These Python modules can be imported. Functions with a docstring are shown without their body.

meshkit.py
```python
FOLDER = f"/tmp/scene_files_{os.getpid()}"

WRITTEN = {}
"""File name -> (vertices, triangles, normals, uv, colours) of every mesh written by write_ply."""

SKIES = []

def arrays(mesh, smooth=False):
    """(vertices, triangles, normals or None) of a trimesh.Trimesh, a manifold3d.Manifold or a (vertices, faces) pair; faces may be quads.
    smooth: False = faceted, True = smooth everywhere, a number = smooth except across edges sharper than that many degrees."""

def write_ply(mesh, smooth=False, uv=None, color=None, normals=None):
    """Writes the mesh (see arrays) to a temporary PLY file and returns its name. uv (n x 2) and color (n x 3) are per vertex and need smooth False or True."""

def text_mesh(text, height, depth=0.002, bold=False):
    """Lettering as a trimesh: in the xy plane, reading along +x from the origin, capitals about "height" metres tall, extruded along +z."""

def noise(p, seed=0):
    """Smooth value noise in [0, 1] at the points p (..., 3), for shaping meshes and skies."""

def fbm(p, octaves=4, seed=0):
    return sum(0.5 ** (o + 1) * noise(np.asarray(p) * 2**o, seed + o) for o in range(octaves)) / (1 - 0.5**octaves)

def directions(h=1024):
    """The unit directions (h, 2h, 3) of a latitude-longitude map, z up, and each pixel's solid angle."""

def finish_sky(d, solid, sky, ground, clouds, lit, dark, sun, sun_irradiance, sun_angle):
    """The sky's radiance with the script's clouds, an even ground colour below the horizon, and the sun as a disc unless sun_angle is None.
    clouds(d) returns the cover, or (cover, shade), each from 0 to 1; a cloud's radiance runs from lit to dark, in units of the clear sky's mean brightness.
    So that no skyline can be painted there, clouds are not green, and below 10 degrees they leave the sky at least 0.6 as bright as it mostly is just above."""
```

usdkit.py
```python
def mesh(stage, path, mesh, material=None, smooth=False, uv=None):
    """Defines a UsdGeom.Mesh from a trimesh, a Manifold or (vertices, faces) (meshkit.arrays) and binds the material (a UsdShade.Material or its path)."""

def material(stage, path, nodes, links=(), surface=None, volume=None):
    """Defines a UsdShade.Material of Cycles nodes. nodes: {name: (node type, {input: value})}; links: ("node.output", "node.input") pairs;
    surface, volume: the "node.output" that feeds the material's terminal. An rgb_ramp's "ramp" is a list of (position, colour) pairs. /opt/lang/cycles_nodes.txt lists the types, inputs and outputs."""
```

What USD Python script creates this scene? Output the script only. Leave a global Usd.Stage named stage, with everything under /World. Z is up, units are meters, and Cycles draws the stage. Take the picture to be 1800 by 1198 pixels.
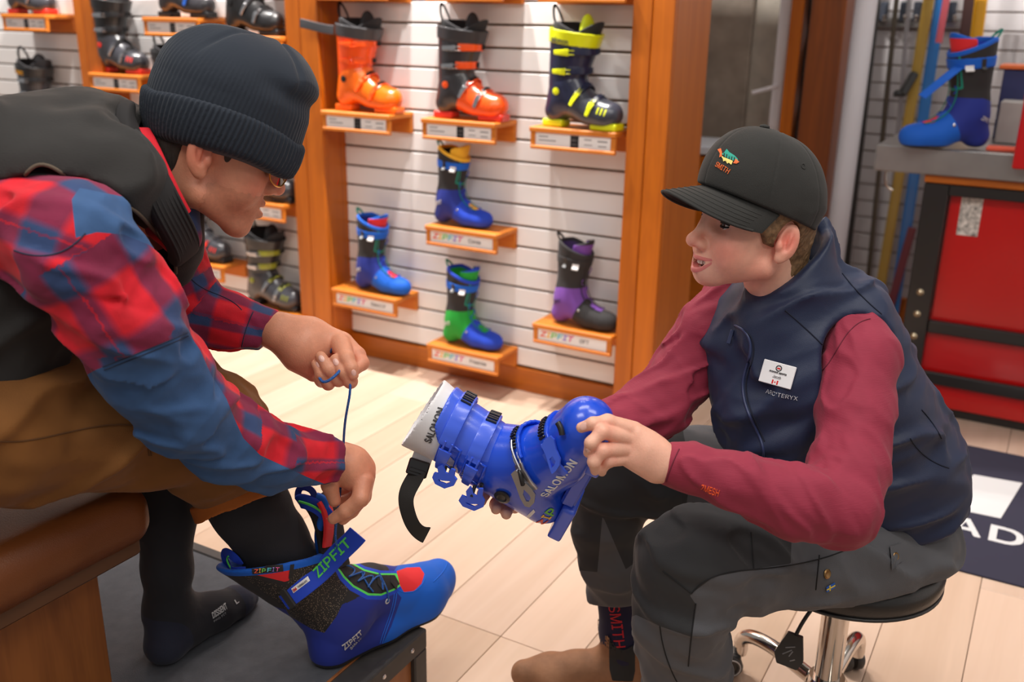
import math, random, numpy as np, trimesh, usdkit, meshkit
from pxr import Usd, UsdGeom, UsdLux, UsdShade, Sdf, Gf, Vt
from scipy.spatial import cKDTree

stage = Usd.Stage.CreateInMemory()
UsdGeom.SetStageUpAxis(stage, UsdGeom.Tokens.z)
UsdGeom.SetStageMetersPerUnit(stage, 1.0)
UsdGeom.Xform.Define(stage, '/World'); UsdGeom.Scope.Define(stage, '/World/Looks')

# ------------------------------------------------------------------ camera (surveyed from the slat wall's vanishing points)
FPX = 1695.43
PITCH, ROLL, YAW = np.radians([18.60736, 0.96388, 29.41014])
SLAT = 0.0762
CAMH, WALL_N, SLAT_TOP = 1.345692, 2.992666, 1.3167359
_f = np.array([0, np.cos(PITCH), -np.sin(PITCH)]); _r = np.array([1., 0, 0]); _u = np.cross(_r, _f)
CX, CY, CZ = np.cos(ROLL)*_r + np.sin(ROLL)*_u, -np.sin(ROLL)*_r + np.cos(ROLL)*_u, _f
EYE = np.array([0, 0, CAMH])
cam = UsdGeom.Camera.Define(stage, '/World/camera')
cam.AddTransformOp().Set(Gf.Matrix4d(*CX, 0, *CY, 0, *(-CZ), 0, *EYE, 1))
cam.CreateHorizontalApertureAttr(36.0); cam.CreateVerticalApertureAttr(36.0*1198/1800)
cam.CreateFocalLengthAttr(FPX*36/1800); cam.CreateClippingRangeAttr(Gf.Vec2f(0.05, 60))
cam.CreateFStopAttr(3.6); cam.CreateFocusDistanceAttr(1.55)
EXPOSURE = -0.42
cam.CreateExposureAttr(EXPOSURE)

# room axes: t runs along the slat wall to the right, n runs into the wall
TU = np.array([np.cos(YAW), -np.sin(YAW), 0]); NU = np.array([np.sin(YAW), np.cos(YAW), 0]); ZU = np.array([0, 0, 1.])
def W(u, n, z): return TU*u + NU*n + ZU*z
def ray(px, py): return CX*(px-900)/FPX - CY*(py-599)/FPX + CZ
def P(px, py, d): return EYE + ray(px, py)*d
def PH(px, py, h): r = ray(px, py); return EYE + r*((h-CAMH)/r[2])
def PN(px, py, n): r = ray(px, py); return EYE + r*(n/(r @ NU))
def pix(p):
    q = np.asarray(p, float)-EYE; d = q @ CZ
    return np.stack([900+FPX*(q @ CX)/d, 599-FPX*(q @ CY)/d, d], -1)
def rpx(r, d): return r*d/FPX          # a radius seen as r pixels at depth d

# ------------------------------------------------------------------ light: the shop's ceiling lamps and soft fill of the white room
dome = UsdLux.DomeLight.Define(stage, '/World/ambient_light')
dome.CreateIntensityAttr(0.13); dome.CreateColorAttr(Gf.Vec3f(1.0, 0.97, 0.94))
def look_at(p, q):
    z = np.asarray(p, float)-q; z /= np.linalg.norm(z)
    x = np.cross([0, 1, 0] if abs(z[2]) > .9 else [0, 0, 1], z); x /= np.linalg.norm(x); y = np.cross(z, x)
    return Gf.Matrix4d(*x, 0, *y, 0, *z, 0, *p, 1)
def lamp_rect(name, p, q, w, h, power, color=(1, .95, .89)):
    l = UsdLux.RectLight.Define(stage, '/World/'+name); l.AddTransformOp().Set(look_at(p, q))
    l.CreateWidthAttr(w); l.CreateHeightAttr(h); l.CreateIntensityAttr(power); l.CreateColorAttr(Gf.Vec3f(*color)); return l
for i, (u, n, w, h, pw) in enumerate([(-.9, 1.1, 1.2, .5, 12.5), (.4, 1.1, 1.2, .5, 12.5), (-1.0, -.4, 1.2, .6, 13), (1.1, .1, 1.0, .6, 12), (0.3, 3.6, 1.0, .5, 8)]):
    lamp_rect('ceiling_panel_light_%03d' % i, W(u, n, 2.75), W(u, n, 0), w, h, pw)
for i, u in enumerate([-4.2, -3.3, -2.04, -1.6]):
    lamp_rect('wall_wash_light_%03d' % i, W(u, 2.58, 3.2), W(u, 2.99, 2.95), .09, .09, 6200, (1, .95, .9))

# ------------------------------------------------------------------ materials
_mats = {}
def mat(name, color=(.5, .5, .5), rough=.5, metal=0., noise=None, bump=None, wood=None, sheen=0., coat=0., spec=.5, sss=0., trans=0., attr=None, emit=None, weave=None, ior=1.5, ramp=None, hexm=None):
    """color linear. noise=(scale, amount[, detail]); bump=(scale, distance[, stretch xyz]); wood=(axis 'u'|'n'|'z', dark colour); ramp=[(pos,colour)] over primvar attr"""
    if name in _mats: return _mats[name]
    nodes = {'p': ('principled_bsdf', dict(base_color=color, roughness=rough, metallic=metal, sheen_weight=sheen, sheen_roughness=.4, coat_weight=coat, coat_roughness=.12, specular_ior_level=spec, subsurface_weight=sss, transmission_weight=trans, ior=ior))}
    if sss: nodes['p'][1].update(subsurface_radius=(1, .35, .2), subsurface_scale=.006)
    if emit: nodes['p'][1].update(emission_color=color, emission_strength=emit)
    links = []
    nodes['tc'] = ('texture_coordinate', {})
    src = None
    if attr:
        nodes['at'] = ('attribute', {'attribute': attr})
        if ramp:
            nodes['rp'] = ('rgb_ramp', {'ramp': ramp, 'interpolate': False}); links.append(('at.fac', 'rp.fac')); src = 'rp.color'
        else: src = 'at.color'
    if wood:
        ax, dark = wood[0], wood[1]
        fine = wood[2] if len(wood) > 2 else 1.0
        nodes['vr'] = ('vector_rotate', {'rotate_type': 'z_axis', 'angle': float(YAW)}); links.append(('tc.object', 'vr.vector'))
        nodes['oi'] = ('object_info', {})
        nodes['ms'] = ('vector_math', {'math_type': 'scale', 'vector1': (7.3, 3.1, 5.7)}); links.append(('oi.random', 'ms.scale'))
        nodes['ad'] = ('vector_math', {'math_type': 'add'}); links += [('vr.vector', 'ad.vector1'), ('ms.vector', 'ad.vector2')]
        sc = {'u': (.9, 14, 14), 'n': (14, .9, 14), 'z': (14, 14, .9)}[ax]
        nodes['mp'] = ('mapping', {'scale': tuple(fine*s for s in sc)}); links.append(('ad.vector', 'mp.vector'))
        nodes['w1'] = ('noise_texture', {'scale': 1.6, 'detail': 5, 'roughness': .62, 'distortion': .9}); links.append(('mp.vector', 'w1.vector'))
        nodes['rw'] = ('rgb_ramp', {'ramp': [(.25, dark), (.62, color), (.85, tuple(min(1, c*1.12) for c in color))]}); links.append(('w1.fac', 'rw.fac'))
        nodes['hv'] = ('hsv', {}); nodes['mr'] = ('map_range', {'to_min': .94, 'to_max': 1.05}); links += [('oi.random', 'mr.value'), ('mr.result', 'hv.value'), ('rw.color', 'hv.color')]
        src = 'hv.color'
        nodes['bp'] = ('bump', {'strength': .25, 'distance': .002}); links += [('w1.fac', 'bp.height'), ('bp.normal', 'p.normal')]
    if noise:
        nodes['nz'] = ('noise_texture', {'scale': noise[0], 'detail': noise[2] if len(noise) > 2 else 4, 'roughness': .6}); links.append(('tc.object', 'nz.vector'))
        nodes['nr'] = ('map_range', {'from_min': .3, 'from_max': .7, 'to_min': 1-noise[1], 'to_max': 1+noise[1]}); links.append(('nz.fac', 'nr.value'))
        nodes['nh'] = ('hsv', {'color': color}); links.append(('nr.result', 'nh.value'))
        if src: links.append((src, 'nh.color'))
        src = 'nh.color'
    if weave:   # dotted mesh cloth: (scale, second colour, threshold)
        nodes['vo'] = ('voronoi_texture', {'scale': weave[0], 'randomness': weave[3] if len(weave) > 3 else .15}); links.append(('tc.object', 'vo.vector'))
        nodes['vl'] = ('math', {'math_type': 'less_than', 'value2': weave[2]}); links.append(('vo.distance', 'vl.value1'))
        nodes['vm'] = ('mix_color', {'a': color, 'b': weave[1]}); links += [('vl.value', 'vm.fac')]
        if src: links.append((src, 'vm.a'))
        src = 'vm.result'
    if src: links.append((src, 'p.base_color'))
    if bump:
        st = bump[2] if len(bump) > 2 else (1, 1, 1)
        nodes['bm'] = ('mapping', {'scale': tuple(float(s) for s in st)}); links.append(('tc.object', 'bm.vector'))
        nodes['bn'] = ('noise_texture', {'scale': bump[0], 'detail': 3, 'roughness': .6}); links.append(('bm.vector', 'bn.vector'))
        nodes['b2'] = ('bump', {'strength': .6, 'distance': bump[1]}); links += [('bn.fac', 'b2.height'), ('b2.normal', 'p.normal')]
    _mats[name] = usdkit.material(stage, '/World/Looks/'+name, nodes, links, surface='p.BSDF')
    return _mats[name]
def srgb(r, g, b):
    c = np.array([r, g, b])/255.; return tuple(float(x) for x in np.where(c <= .04045, c/12.92, ((c+.055)/1.055)**2.4))

# ------------------------------------------------------------------ prims
_used = {}
def numbered(parent, name):
    k = _used.get((parent, name), 0); _used[(parent, name)] = k+1
    return name if k == 0 else '%s_%03d' % (name, k)
def tag(prim, label=None, cat=None, group=None, kind=None):
    for k, v in (('label', label), ('category', cat), ('group', group), ('kind', kind)):
        if v: prim.SetCustomDataByKey(k, v)
class Node:
    def __init__(s, path, base): s.path, s.base = path, np.asarray(base, float)
def thing(name, label, cat=None, base=(0, 0, 0), group=None, kind=None):
    path = '/World/'+numbered('/World', name)
    x = UsdGeom.Xform.Define(stage, path); x.AddTranslateOp().Set(Gf.Vec3d(*map(float, base)))
    tag(x.GetPrim(), label, cat, group, kind); return Node(path, base)
def vnormals(V, F):
    fn = np.cross(V[F[:, 1]]-V[F[:, 0]], V[F[:, 2]]-V[F[:, 0]]); n = np.zeros_like(V)
    for k in range(3): np.add.at(n, F[:, k], fn)
    l = np.linalg.norm(n, axis=1, keepdims=True); return n/np.maximum(l, 1e-20)
def part(parent, name, mesh, material, smooth=False, normals=None, pv=None, label=None, cat=None, group=None, kind=None):
    """one Mesh prim under parent (a Node) or at top level (None); mesh vertices in world coordinates"""
    if parent is None:
        path = '/World/'+numbered('/World', name); base = np.zeros(3)
    else:
        path = parent.path+'/'+numbered(parent.path, name); base = parent.base
    if hasattr(mesh, 'vertices'): V, F = np.asarray(mesh.vertices, float), np.asarray(mesh.faces, int)
    else: V, F = np.asarray(mesh[0], float), np.asarray(mesh[1], int)
    if F.shape[1] == 4: F = np.vstack([F[:, [0, 1, 2]], F[:, [0, 2, 3]]])
    if normals is None and smooth is True: normals = vnormals(V, F)
    if normals is None and smooth is not False and smooth is not True:
        V2, F, normals = meshkit.arrays(trimesh.Trimesh(V, F, process=False), smooth)
        if pv: pv = None
        V = V2
    m = UsdGeom.Mesh.Define(stage, path)
    m.CreatePointsAttr(Vt.Vec3fArray.FromNumpy((V-base).astype(np.float32)))
    m.CreateFaceVertexCountsAttr(Vt.IntArray.FromNumpy(np.full(len(F), 3, np.int32)))
    m.CreateFaceVertexIndicesAttr(Vt.IntArray.FromNumpy(F.astype(np.int32).ravel()))
    m.CreateSubdivisionSchemeAttr('none')
    if normals is not None:
        m.CreateNormalsAttr(Vt.Vec3fArray.FromNumpy(np.asarray(normals, np.float32))); m.SetNormalsInterpolation('vertex')
    for k, v in (pv or {}).items():
        v = np.asarray(v, np.float32)
        if v.ndim == 1: UsdGeom.PrimvarsAPI(m).CreatePrimvar(k, Sdf.ValueTypeNames.FloatArray, 'vertex').Set(Vt.FloatArray.FromNumpy(v))
        else: UsdGeom.PrimvarsAPI(m).CreatePrimvar(k, Sdf.ValueTypeNames.Color3fArray, 'vertex').Set(Vt.Vec3fArray.FromNumpy(v))
    if material is not None: UsdShade.MaterialBindingAPI.Apply(m.GetPrim()).Bind(material)
    tag(m.GetPrim(), label, cat, group, kind)
    return Node(path, base)

# ------------------------------------------------------------------ simple solids
def join(ms):
    V, F, k = [], [], 0
    for m in ms:
        v, f = (np.asarray(m.vertices), np.asarray(m.faces)) if hasattr(m, 'vertices') else m
        V.append(v); F.append(np.asarray(f)+k); k += len(v)
    return np.vstack(V), np.vstack(F)
def cbox(lo, hi, c=0.003):
    """chamfered box, axis-aligned in its own frame: (V, F)"""
    lo, hi = np.minimum(lo, hi).astype(float), np.maximum(lo, hi).astype(float); c = min(c, .49*(hi-lo).min())
    V = []
    for s in np.ndindex(2, 2, 2):
        p = np.where(s, hi, lo); d = np.where(s, -c, c)
        for k in range(3):
            q = p+d; q[k] = p[k]; V.append(q)
    h = trimesh.convex.convex_hull(np.array(V)); return np.asarray(h.vertices), np.asarray(h.faces)
def rbox(u0, u1, n0, n1, z0, z1, c=.003):
    v, f = cbox((u0, n0, z0), (u1, n1, z1), c); return v[:, :1]*TU+v[:, 1:2]*NU+v[:, 2:]*ZU, f
def obox(center, axes, half, c=.002):
    v, f = cbox(-np.asarray(half), np.asarray(half), c); return np.asarray(center)+v @ np.asarray(axes), f
def unit(v): v = np.asarray(v, float); return v/np.linalg.norm(v)
def frames(pts):
    pts = np.asarray(pts, float); t = np.gradient(pts, axis=0); t /= np.maximum(np.linalg.norm(t, axis=1, keepdims=True), 1e-12)
    n = np.cross(t[0], [0.3, .5, .8]); n /= np.linalg.norm(n); out = []
    for k in range(len(pts)):
        n = n-t[k]*(n @ t[k]); n /= np.linalg.norm(n); out.append((t[k], n, np.cross(t[k], n)))
    return out
def tube(pts, r, seg=10, closed=False, flat=None, up=None):
    """swept round (or flat=(a,b) elliptical/strap section, up = the direction of its thin axis) tube"""
    pts = np.asarray(pts, float); m = len(pts); r = np.broadcast_to(r, (m,)).astype(float); V = []
    a = np.linspace(0, 2*np.pi, seg, endpoint=False)
    for k, (t, n, b) in enumerate(frames(pts)):
        if up is not None:
            u = up[k] if np.ndim(up) == 2 else np.asarray(up, float)
            n = u-t*(u @ t); n = n/max(np.linalg.norm(n), 1e-9); b = np.cross(t, n)
        if flat: # n thin axis
            e = 4.0
            ca, sa = np.cos(a), np.sin(a)
            V.append(pts[k]+np.outer(np.sign(ca)*abs(ca)**(2/e)*flat[0], n)+np.outer(np.sign(sa)*abs(sa)**(2/e)*flat[1]*(r[k] if r[k] < 5 else 1), b))
        else: V.append(pts[k]+r[k]*(np.outer(np.cos(a), n)+np.outer(np.sin(a), b)))
    V = np.vstack(V); F = []
    i = np.arange(seg); j = (i+1) % seg
    rng = range(m if closed else m-1)
    for k in rng:
        k0, k1 = k*seg, ((k+1) % m)*seg
        F.append(np.stack([k0+i, k0+j, k1+j], 1)); F.append(np.stack([k0+i, k1+j, k1+i], 1))
    if not closed:
        c = len(V); V = np.vstack([V, pts[:1], pts[-1:]])
        F.append(np.stack([j, i, np.full(seg, c)], 1)); F.append(np.stack([(m-1)*seg+i, (m-1)*seg+j, np.full(seg, c+1)], 1))
    return V, np.vstack(F)
def spline(pts, m=40):
    from scipy.interpolate import CubicSpline
    pts = np.asarray(pts, float); d = np.r_[0, np.cumsum(np.linalg.norm(np.diff(pts, axis=0), axis=1))]
    return CubicSpline(d, pts)(np.linspace(0, d[-1], m))
def lathe(prof, center, axis=(0, 0, 1), seg=40):
    """prof: (radius, height) pairs along the axis, closed at both ends by radius 0"""
    z = unit(axis); x = unit(np.cross([0, 1, 0] if abs(z[1]) < .9 else [1, 0, 0], z)); y = np.cross(z, x)
    prof = np.asarray(prof, float); a = np.linspace(0, 2*np.pi, seg, endpoint=False)
    V = np.vstack([np.asarray(center)+z*h+r*(np.outer(np.cos(a), x)+np.outer(np.sin(a), y)) for r, h in prof]); F = []
    i = np.arange(seg); j = (i+1) % seg
    for k in range(len(prof)-1):
        F.append(np.stack([k*seg+i, k*seg+j, (k+1)*seg+j], 1)); F.append(np.stack([k*seg+i, (k+1)*seg+j, (k+1)*seg+i], 1))
    return V, np.vstack(F)

# ------------------------------------------------------------------ signed distance modelling
def dot(a, b): return np.einsum('ij,j->i', a, np.asarray(b, np.float32))
def cone(p, a, b, ra, rb):
    a, b = np.asarray(a, np.float32), np.asarray(b, np.float32); d = b-a
    t = np.clip(dot(p-a, d)/max(float(d @ d), 1e-12), 0, 1)
    return np.linalg.norm(p-a-t[:, None]*d, axis=1)-(ra+(rb-ra)*t)
def sph(p, c, r): return np.linalg.norm(p-np.asarray(c, np.float32), axis=1)-r
def ell(p, c, r, R=None):
    q = p-np.asarray(c, np.float32)
    if R is not None: q = q @ np.asarray(R, np.float32).T
    r = np.asarray(r, np.float32); k0 = np.linalg.norm(q/r, axis=1); k1 = np.linalg.norm(q/(r*r), axis=1)
    return k0*(k0-1)/np.maximum(k1, 1e-9)
def sbox(p, c, half, r=0., R=None):
    q = p-np.asarray(c, np.float32)
    if R is not None: q = q @ np.asarray(R, np.float32).T
    q = abs(q)-(np.asarray(half, np.float32)-r)
    return np.linalg.norm(np.maximum(q, 0), axis=1)+np.minimum(q.max(1), 0)-r
def smin(a, b, k):
    h = np.maximum(k-abs(a-b), 0)/k; return np.minimum(a, b)-h*h*k*.25
def smax(a, b, k): return -smin(-a, -b, k)
def chain(p, pts, k=.01):
    """pts: list of (x,y,z,r) joints, a tapered smooth limb"""
    d = None
    for a, b in zip(pts[:-1], pts[1:]):
        c = cone(p, a[:3], b[:3], a[3], b[3]); d = c if d is None else smin(d, c, k)
    return d
def fbm(p, s, seed=0, oct=3):
    return (meshkit.fbm(np.asarray(p, float)*s+11.3, oct, seed)-.5).astype(np.float32)
def grid(f, lo, hi, h, chunk=300000, lip=1.6):
    lo, hi = np.asarray(lo, float), np.asarray(hi, float); Hh = 4*h
    n = np.ceil((hi-lo)/Hh).astype(int)+1
    ax = [lo[k]+(np.arange(n[k])+.5)*Hh-.5*h for k in range(3)]
    C = np.stack(np.meshgrid(*ax, indexing='ij'), -1).reshape(-1, 3).astype(np.float32)
    fc = np.concatenate([f(C[i:i+chunk]) for i in range(0, len(C), chunk)])
    act = np.flatnonzero(abs(fc) < Hh*.87*lip)
    G = np.repeat(np.repeat(np.repeat(fc.reshape(n), 4, 0), 4, 1), 4, 2).astype(np.float32)
    off = np.stack(np.meshgrid(*[np.arange(4)]*3, indexing='ij'), -1).reshape(-1, 3)
    ijk = np.stack(np.unravel_index(act, n), -1)
    step = max(1, chunk//64)
    for i in range(0, len(ijk), step):
        q = (ijk[i:i+step, None]*4+off[None]).reshape(-1, 3)
        v = f((lo+q*h).astype(np.float32)); G[q[:, 0], q[:, 1], q[:, 2]] = v
    return G
def nets(G, lo, h):
    s = G < 0; n = np.array(G.shape)
    sl = lambda o: tuple(slice(o[k], n[k]-1+o[k]) for k in range(3))
    cnt = np.zeros(n-1, np.int8)
    for o in np.ndindex(2, 2, 2): cnt += s[sl(o)]
    idx = np.argwhere((cnt > 0) & (cnt < 8)); pos = np.zeros((len(idx), 3)); num = np.zeros(len(idx))
    for ax in range(3):
        for o in np.ndindex(2, 2):
            a = np.insert(np.array(o), ax, 0); b = a.copy(); b[ax] = 1
            fa, fb = G[tuple((idx+a).T)], G[tuple((idx+b).T)]; m = (fa < 0) != (fb < 0)
            t = np.where(m, fa/np.where(m, fa-fb, 1), 0); pos += m[:, None]*(a+t[:, None]*(b-a)); num += m
    V = np.asarray(lo)+(idx+pos/num[:, None])*h
    vid = np.full(n-1, -1, np.int64); vid[tuple(idx.T)] = np.arange(len(idx)); F = []
    for ax in range(3):
        o1, o2 = (ax+1) % 3, (ax+2) % 3
        A = [slice(1, n[k]-1) for k in range(3)]; A[ax] = slice(0, n[ax]-1); B = list(A); B[ax] = slice(1, n[ax])
        sa, sb = s[tuple(A)], s[tuple(B)]; e = np.argwhere(sa != sb)
        if not len(e): continue
        base = e.copy(); base[:, o1] += 1; base[:, o2] += 1
        ins = sa[tuple(e.T)]
        def g(d1, d2):
            q = base.copy(); q[:, o1] -= d1; q[:, o2] -= d2; return vid[tuple(q.T)]
        q = np.stack([g(1, 1), g(0, 1), g(0, 0), g(1, 0)], 1); q[~ins] = q[~ins][:, ::-1]; F.append(q)
    F = np.vstack(F); F = F[(F >= 0).all(1)]
    d1 = np.linalg.norm(V[F[:, 0]]-V[F[:, 2]], axis=1); d2 = np.linalg.norm(V[F[:, 1]]-V[F[:, 3]], axis=1); m = d1 <= d2
    T3 = np.vstack([F[m][:, [0, 1, 2]], F[m][:, [0, 2, 3]], F[~m][:, [1, 2, 3]], F[~m][:, [1, 3, 0]]])
    return V, T3
def smooth_mesh(V, F, it=2, lam=.5, mu=-.53):
    e = np.vstack([F[:, [0, 1]], F[:, [1, 2]], F[:, [2, 0]]]); n = len(V)
    from scipy.sparse import coo_matrix
    A = coo_matrix((np.ones(len(e)*2), (np.r_[e[:, 0], e[:, 1]], np.r_[e[:, 1], e[:, 0]])), (n, n)).tocsr(); A.data[:] = 1
    d = np.maximum(np.asarray(A.sum(1)).ravel(), 1)[:, None]
    for _ in range(it):
        V = V+lam*(A @ V/d-V); V = V+mu*(A @ V/d-V)
    return V
def bounds(pts, pad):
    pts = np.asarray(pts, float); r = pts[:, 3:4] if pts.shape[1] > 3 else 0
    return (pts[:, :3]-r).min(0)-pad, (pts[:, :3]+r).max(0)+pad
def sdf(f, lo, hi, h, it=2, lip=1.6):
    V, F = nets(grid(f, lo, hi, h, lip=lip), lo, h)
    return (smooth_mesh(V, F, it) if it else V), F
def clip(V, F, s, N=None, extra=None):
    """the part of a triangle mesh where the per-vertex scalar s > 0, cut along its zero line; carries normals and one extra (n, k) array"""
    A = [V, N if N is not None else vnormals(V, F)]+([extra] if extra is not None else [])
    X = np.hstack(A); pos = s[F] > 0; c = pos.sum(1)
    keep = [F[c == 3]]; newX = [X]; k = len(X)
    for cc in (1, 2):
        T = F[c == cc]
        if not len(T): continue
        pp = pos[c == cc]; lone = np.argmax(pp if cc == 1 else ~pp, axis=1); r = np.arange(len(T))
        a, b, d = T[r, lone], T[r, (lone+1) % 3], T[r, (lone+2) % 3]
        tb = (s[a]/(s[a]-s[b]))[:, None]; td = (s[a]/(s[a]-s[d]))[:, None]
        xb, xd = X[a]+(X[b]-X[a])*tb, X[a]+(X[d]-X[a])*td
        ib = k+np.arange(len(T)); idd = ib+len(T); newX += [xb, xd]; k += 2*len(T)
        if cc == 1: keep.append(np.stack([a, ib, idd], 1))
        else: keep += [np.stack([ib, b, d], 1), np.stack([ib, d, idd], 1)]
    X = np.vstack(newX); T = np.vstack(keep)
    if not len(T): return (V[:0], T, V[:0]) + ((extra[:0],) if extra is not None else ())
    u, inv = np.unique(T, return_inverse=True); X = X[u]; T = inv.reshape(-1, 3)
    N2 = X[:, 3:6]; N2 = N2/np.maximum(np.linalg.norm(N2, axis=1, keepdims=True), 1e-9)
    return (X[:, :3], T, N2)+((X[:, 6:],) if extra is not None else ())
def split(parent, V, F, zones, N=None, rest=None, pv=None):
    """zones: list of (name, material, scalar function of V, label); each takes what is left; rest=(name, material, label)"""
    N = vnormals(V, F) if N is None else N; pa = V[:, :0]
    for z in zones:
        s = z[2](V)
        v, f, n = clip(V, F, s, N)
        if len(f): part(parent, z[0], (v, f), z[1], normals=n, label=z[3] if len(z) > 3 else None)
        V, F, N = clip(V, F, -s, N)
        if not len(F): return
    if rest is not None: part(parent, rest[0], (V, F), rest[1], normals=N, label=rest[2] if len(rest) > 2 else None)
def hit(V, F, px, py, near=0):
    """where the sight line of a photograph pixel meets a mesh (near: or the closest pixel that does)"""
    tm = V if hasattr(V, 'ray') else trimesh.Trimesh(V, F, process=False)
    for r in range(0, near+1, 3):
        for a in np.arange(0, 2*np.pi, 1.05 if r else 7):
            d = unit(ray(px+r*math.cos(a), py+r*math.sin(a))); loc, ri, ti = tm.ray.intersects_location([EYE], [d], multiple_hits=False)
            if len(loc): return loc[0], tm.face_normals[ti[0]]
    raise ValueError('no hit %s %s' % (px, py))
_tc = {}
def letters(text, bold=True, cell=None):
    if (text, bold) not in _tc:
        m = meshkit.text_mesh(text, 1.0, .08, bold); _tc[text, bold] = (np.asarray(m.vertices), np.asarray(m.faces))
    return _tc[text, bold]
def lettering(text, o, x, y, height, width=None, lift=.0006, target=None, bold=True, italic=0., thick=.0008, bend=None):
    """raised lettering from o along x with up y; laid on the mesh 'target' (trimesh) by dropping it along its normal"""
    V, F = letters(text, bold); V = V.copy(); V[:, 0] -= V[:, 0].min(); V[:, 1] -= V[:, 1].min()
    w = V[:, 0].max(); V[:, 2] *= thick/.08/max(1e-9, 1); V[:, :2] *= height/ V[:, 1].max() if False else height
    if width: V[:, 0] *= width/(w*height)
    V[:, 0] += italic*V[:, 1]
    x, y = unit(x), unit(y-unit(x)*(np.asarray(y) @ unit(x))); n = np.cross(x, y)
    if target is not None:
        vv, ff = trimesh.remesh.subdivide_to_size(V, F, max(height*.18, .0025)) if height > .006 else (V, F)
        base = np.asarray(o)+vv[:, :1]*x+vv[:, 1:2]*y
        loc, ri, ti = target.ray.intersects_location(base+n*.05, np.repeat(-n[None], len(base), 0), multiple_hits=False)
        dep = np.full(len(base), np.nan); dep[ri] = (loc-base[ri]) @ n
        g = ~np.isnan(dep)
        if g.sum() == 0: dep[:] = 0
        elif not g.all(): dep[~g] = dep[g][cKDTree(vv[g, :2]).query(vv[~g, :2])[1]]
        return base+n*(dep[:, None]+lift+vv[:, 2:]), ff
    return np.asarray(o)+V[:, :1]*x+V[:, 1:2]*y+n*(lift+V[:, 2:]), F
def text_px(parent, name, text, target, p0, p1, ptop, material, bold=True, italic=0., label=None, lift=.0006):
    """lettering on a mesh: p0, p1 = ends of its base line in the photograph, ptop = a point at cap height above p0"""
    tm = target if hasattr(target, 'ray') else trimesh.Trimesh(*target, process=False)
    a, na = hit(tm, None, *p0, 30); b, nb = hit(tm, None, *p1, 30); c, nc = hit(tm, None, *ptop, 30)
    x = b-a; n = unit(na+nb+nc)
    if n @ (EYE-a) < 0: n = -n
    x = x-n*(x @ n); y = np.cross(n, x); h = abs((c-a) @ unit(y))
    return part(parent, name, lettering(text, a, x, y, h, np.linalg.norm(x), lift, tm, bold, italic), material, label=label)
def on_px(tm, px, py, lift=0., near=0):
    p, n = hit(tm, None, px, py, near); n = n if n @ (EYE-p) > 0 else -n; return p+n*lift, n
# ================================================================== the setting
OAK = srgb(206, 130, 44); OAKD = srgb(150, 80, 18)
WOOD_Z = mat('oak_upright', srgb(190, 100, 8), .42, wood=('z', srgb(162, 80, 3)), coat=.08)
WOOD_U = mat('oak_rail', srgb(190, 102, 12), .42, wood=('u', srgb(164, 82, 6)), coat=.08)
WOOD_SIDE = mat('oak_side_panel', srgb(186, 106, 40), .42, wood=('z', srgb(166, 88, 26)), coat=.05)
SHELF_U = mat('shelf_wood', srgb(210, 122, 32), .55, wood=('u', srgb(190, 102, 16)))
WHITE_SLAT = mat('slat_white', srgb(242, 239, 238), .42, spec=.4)
GROOVE = mat('slat_groove', srgb(120, 92, 66), .6)
rng = random.Random(7)

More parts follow.
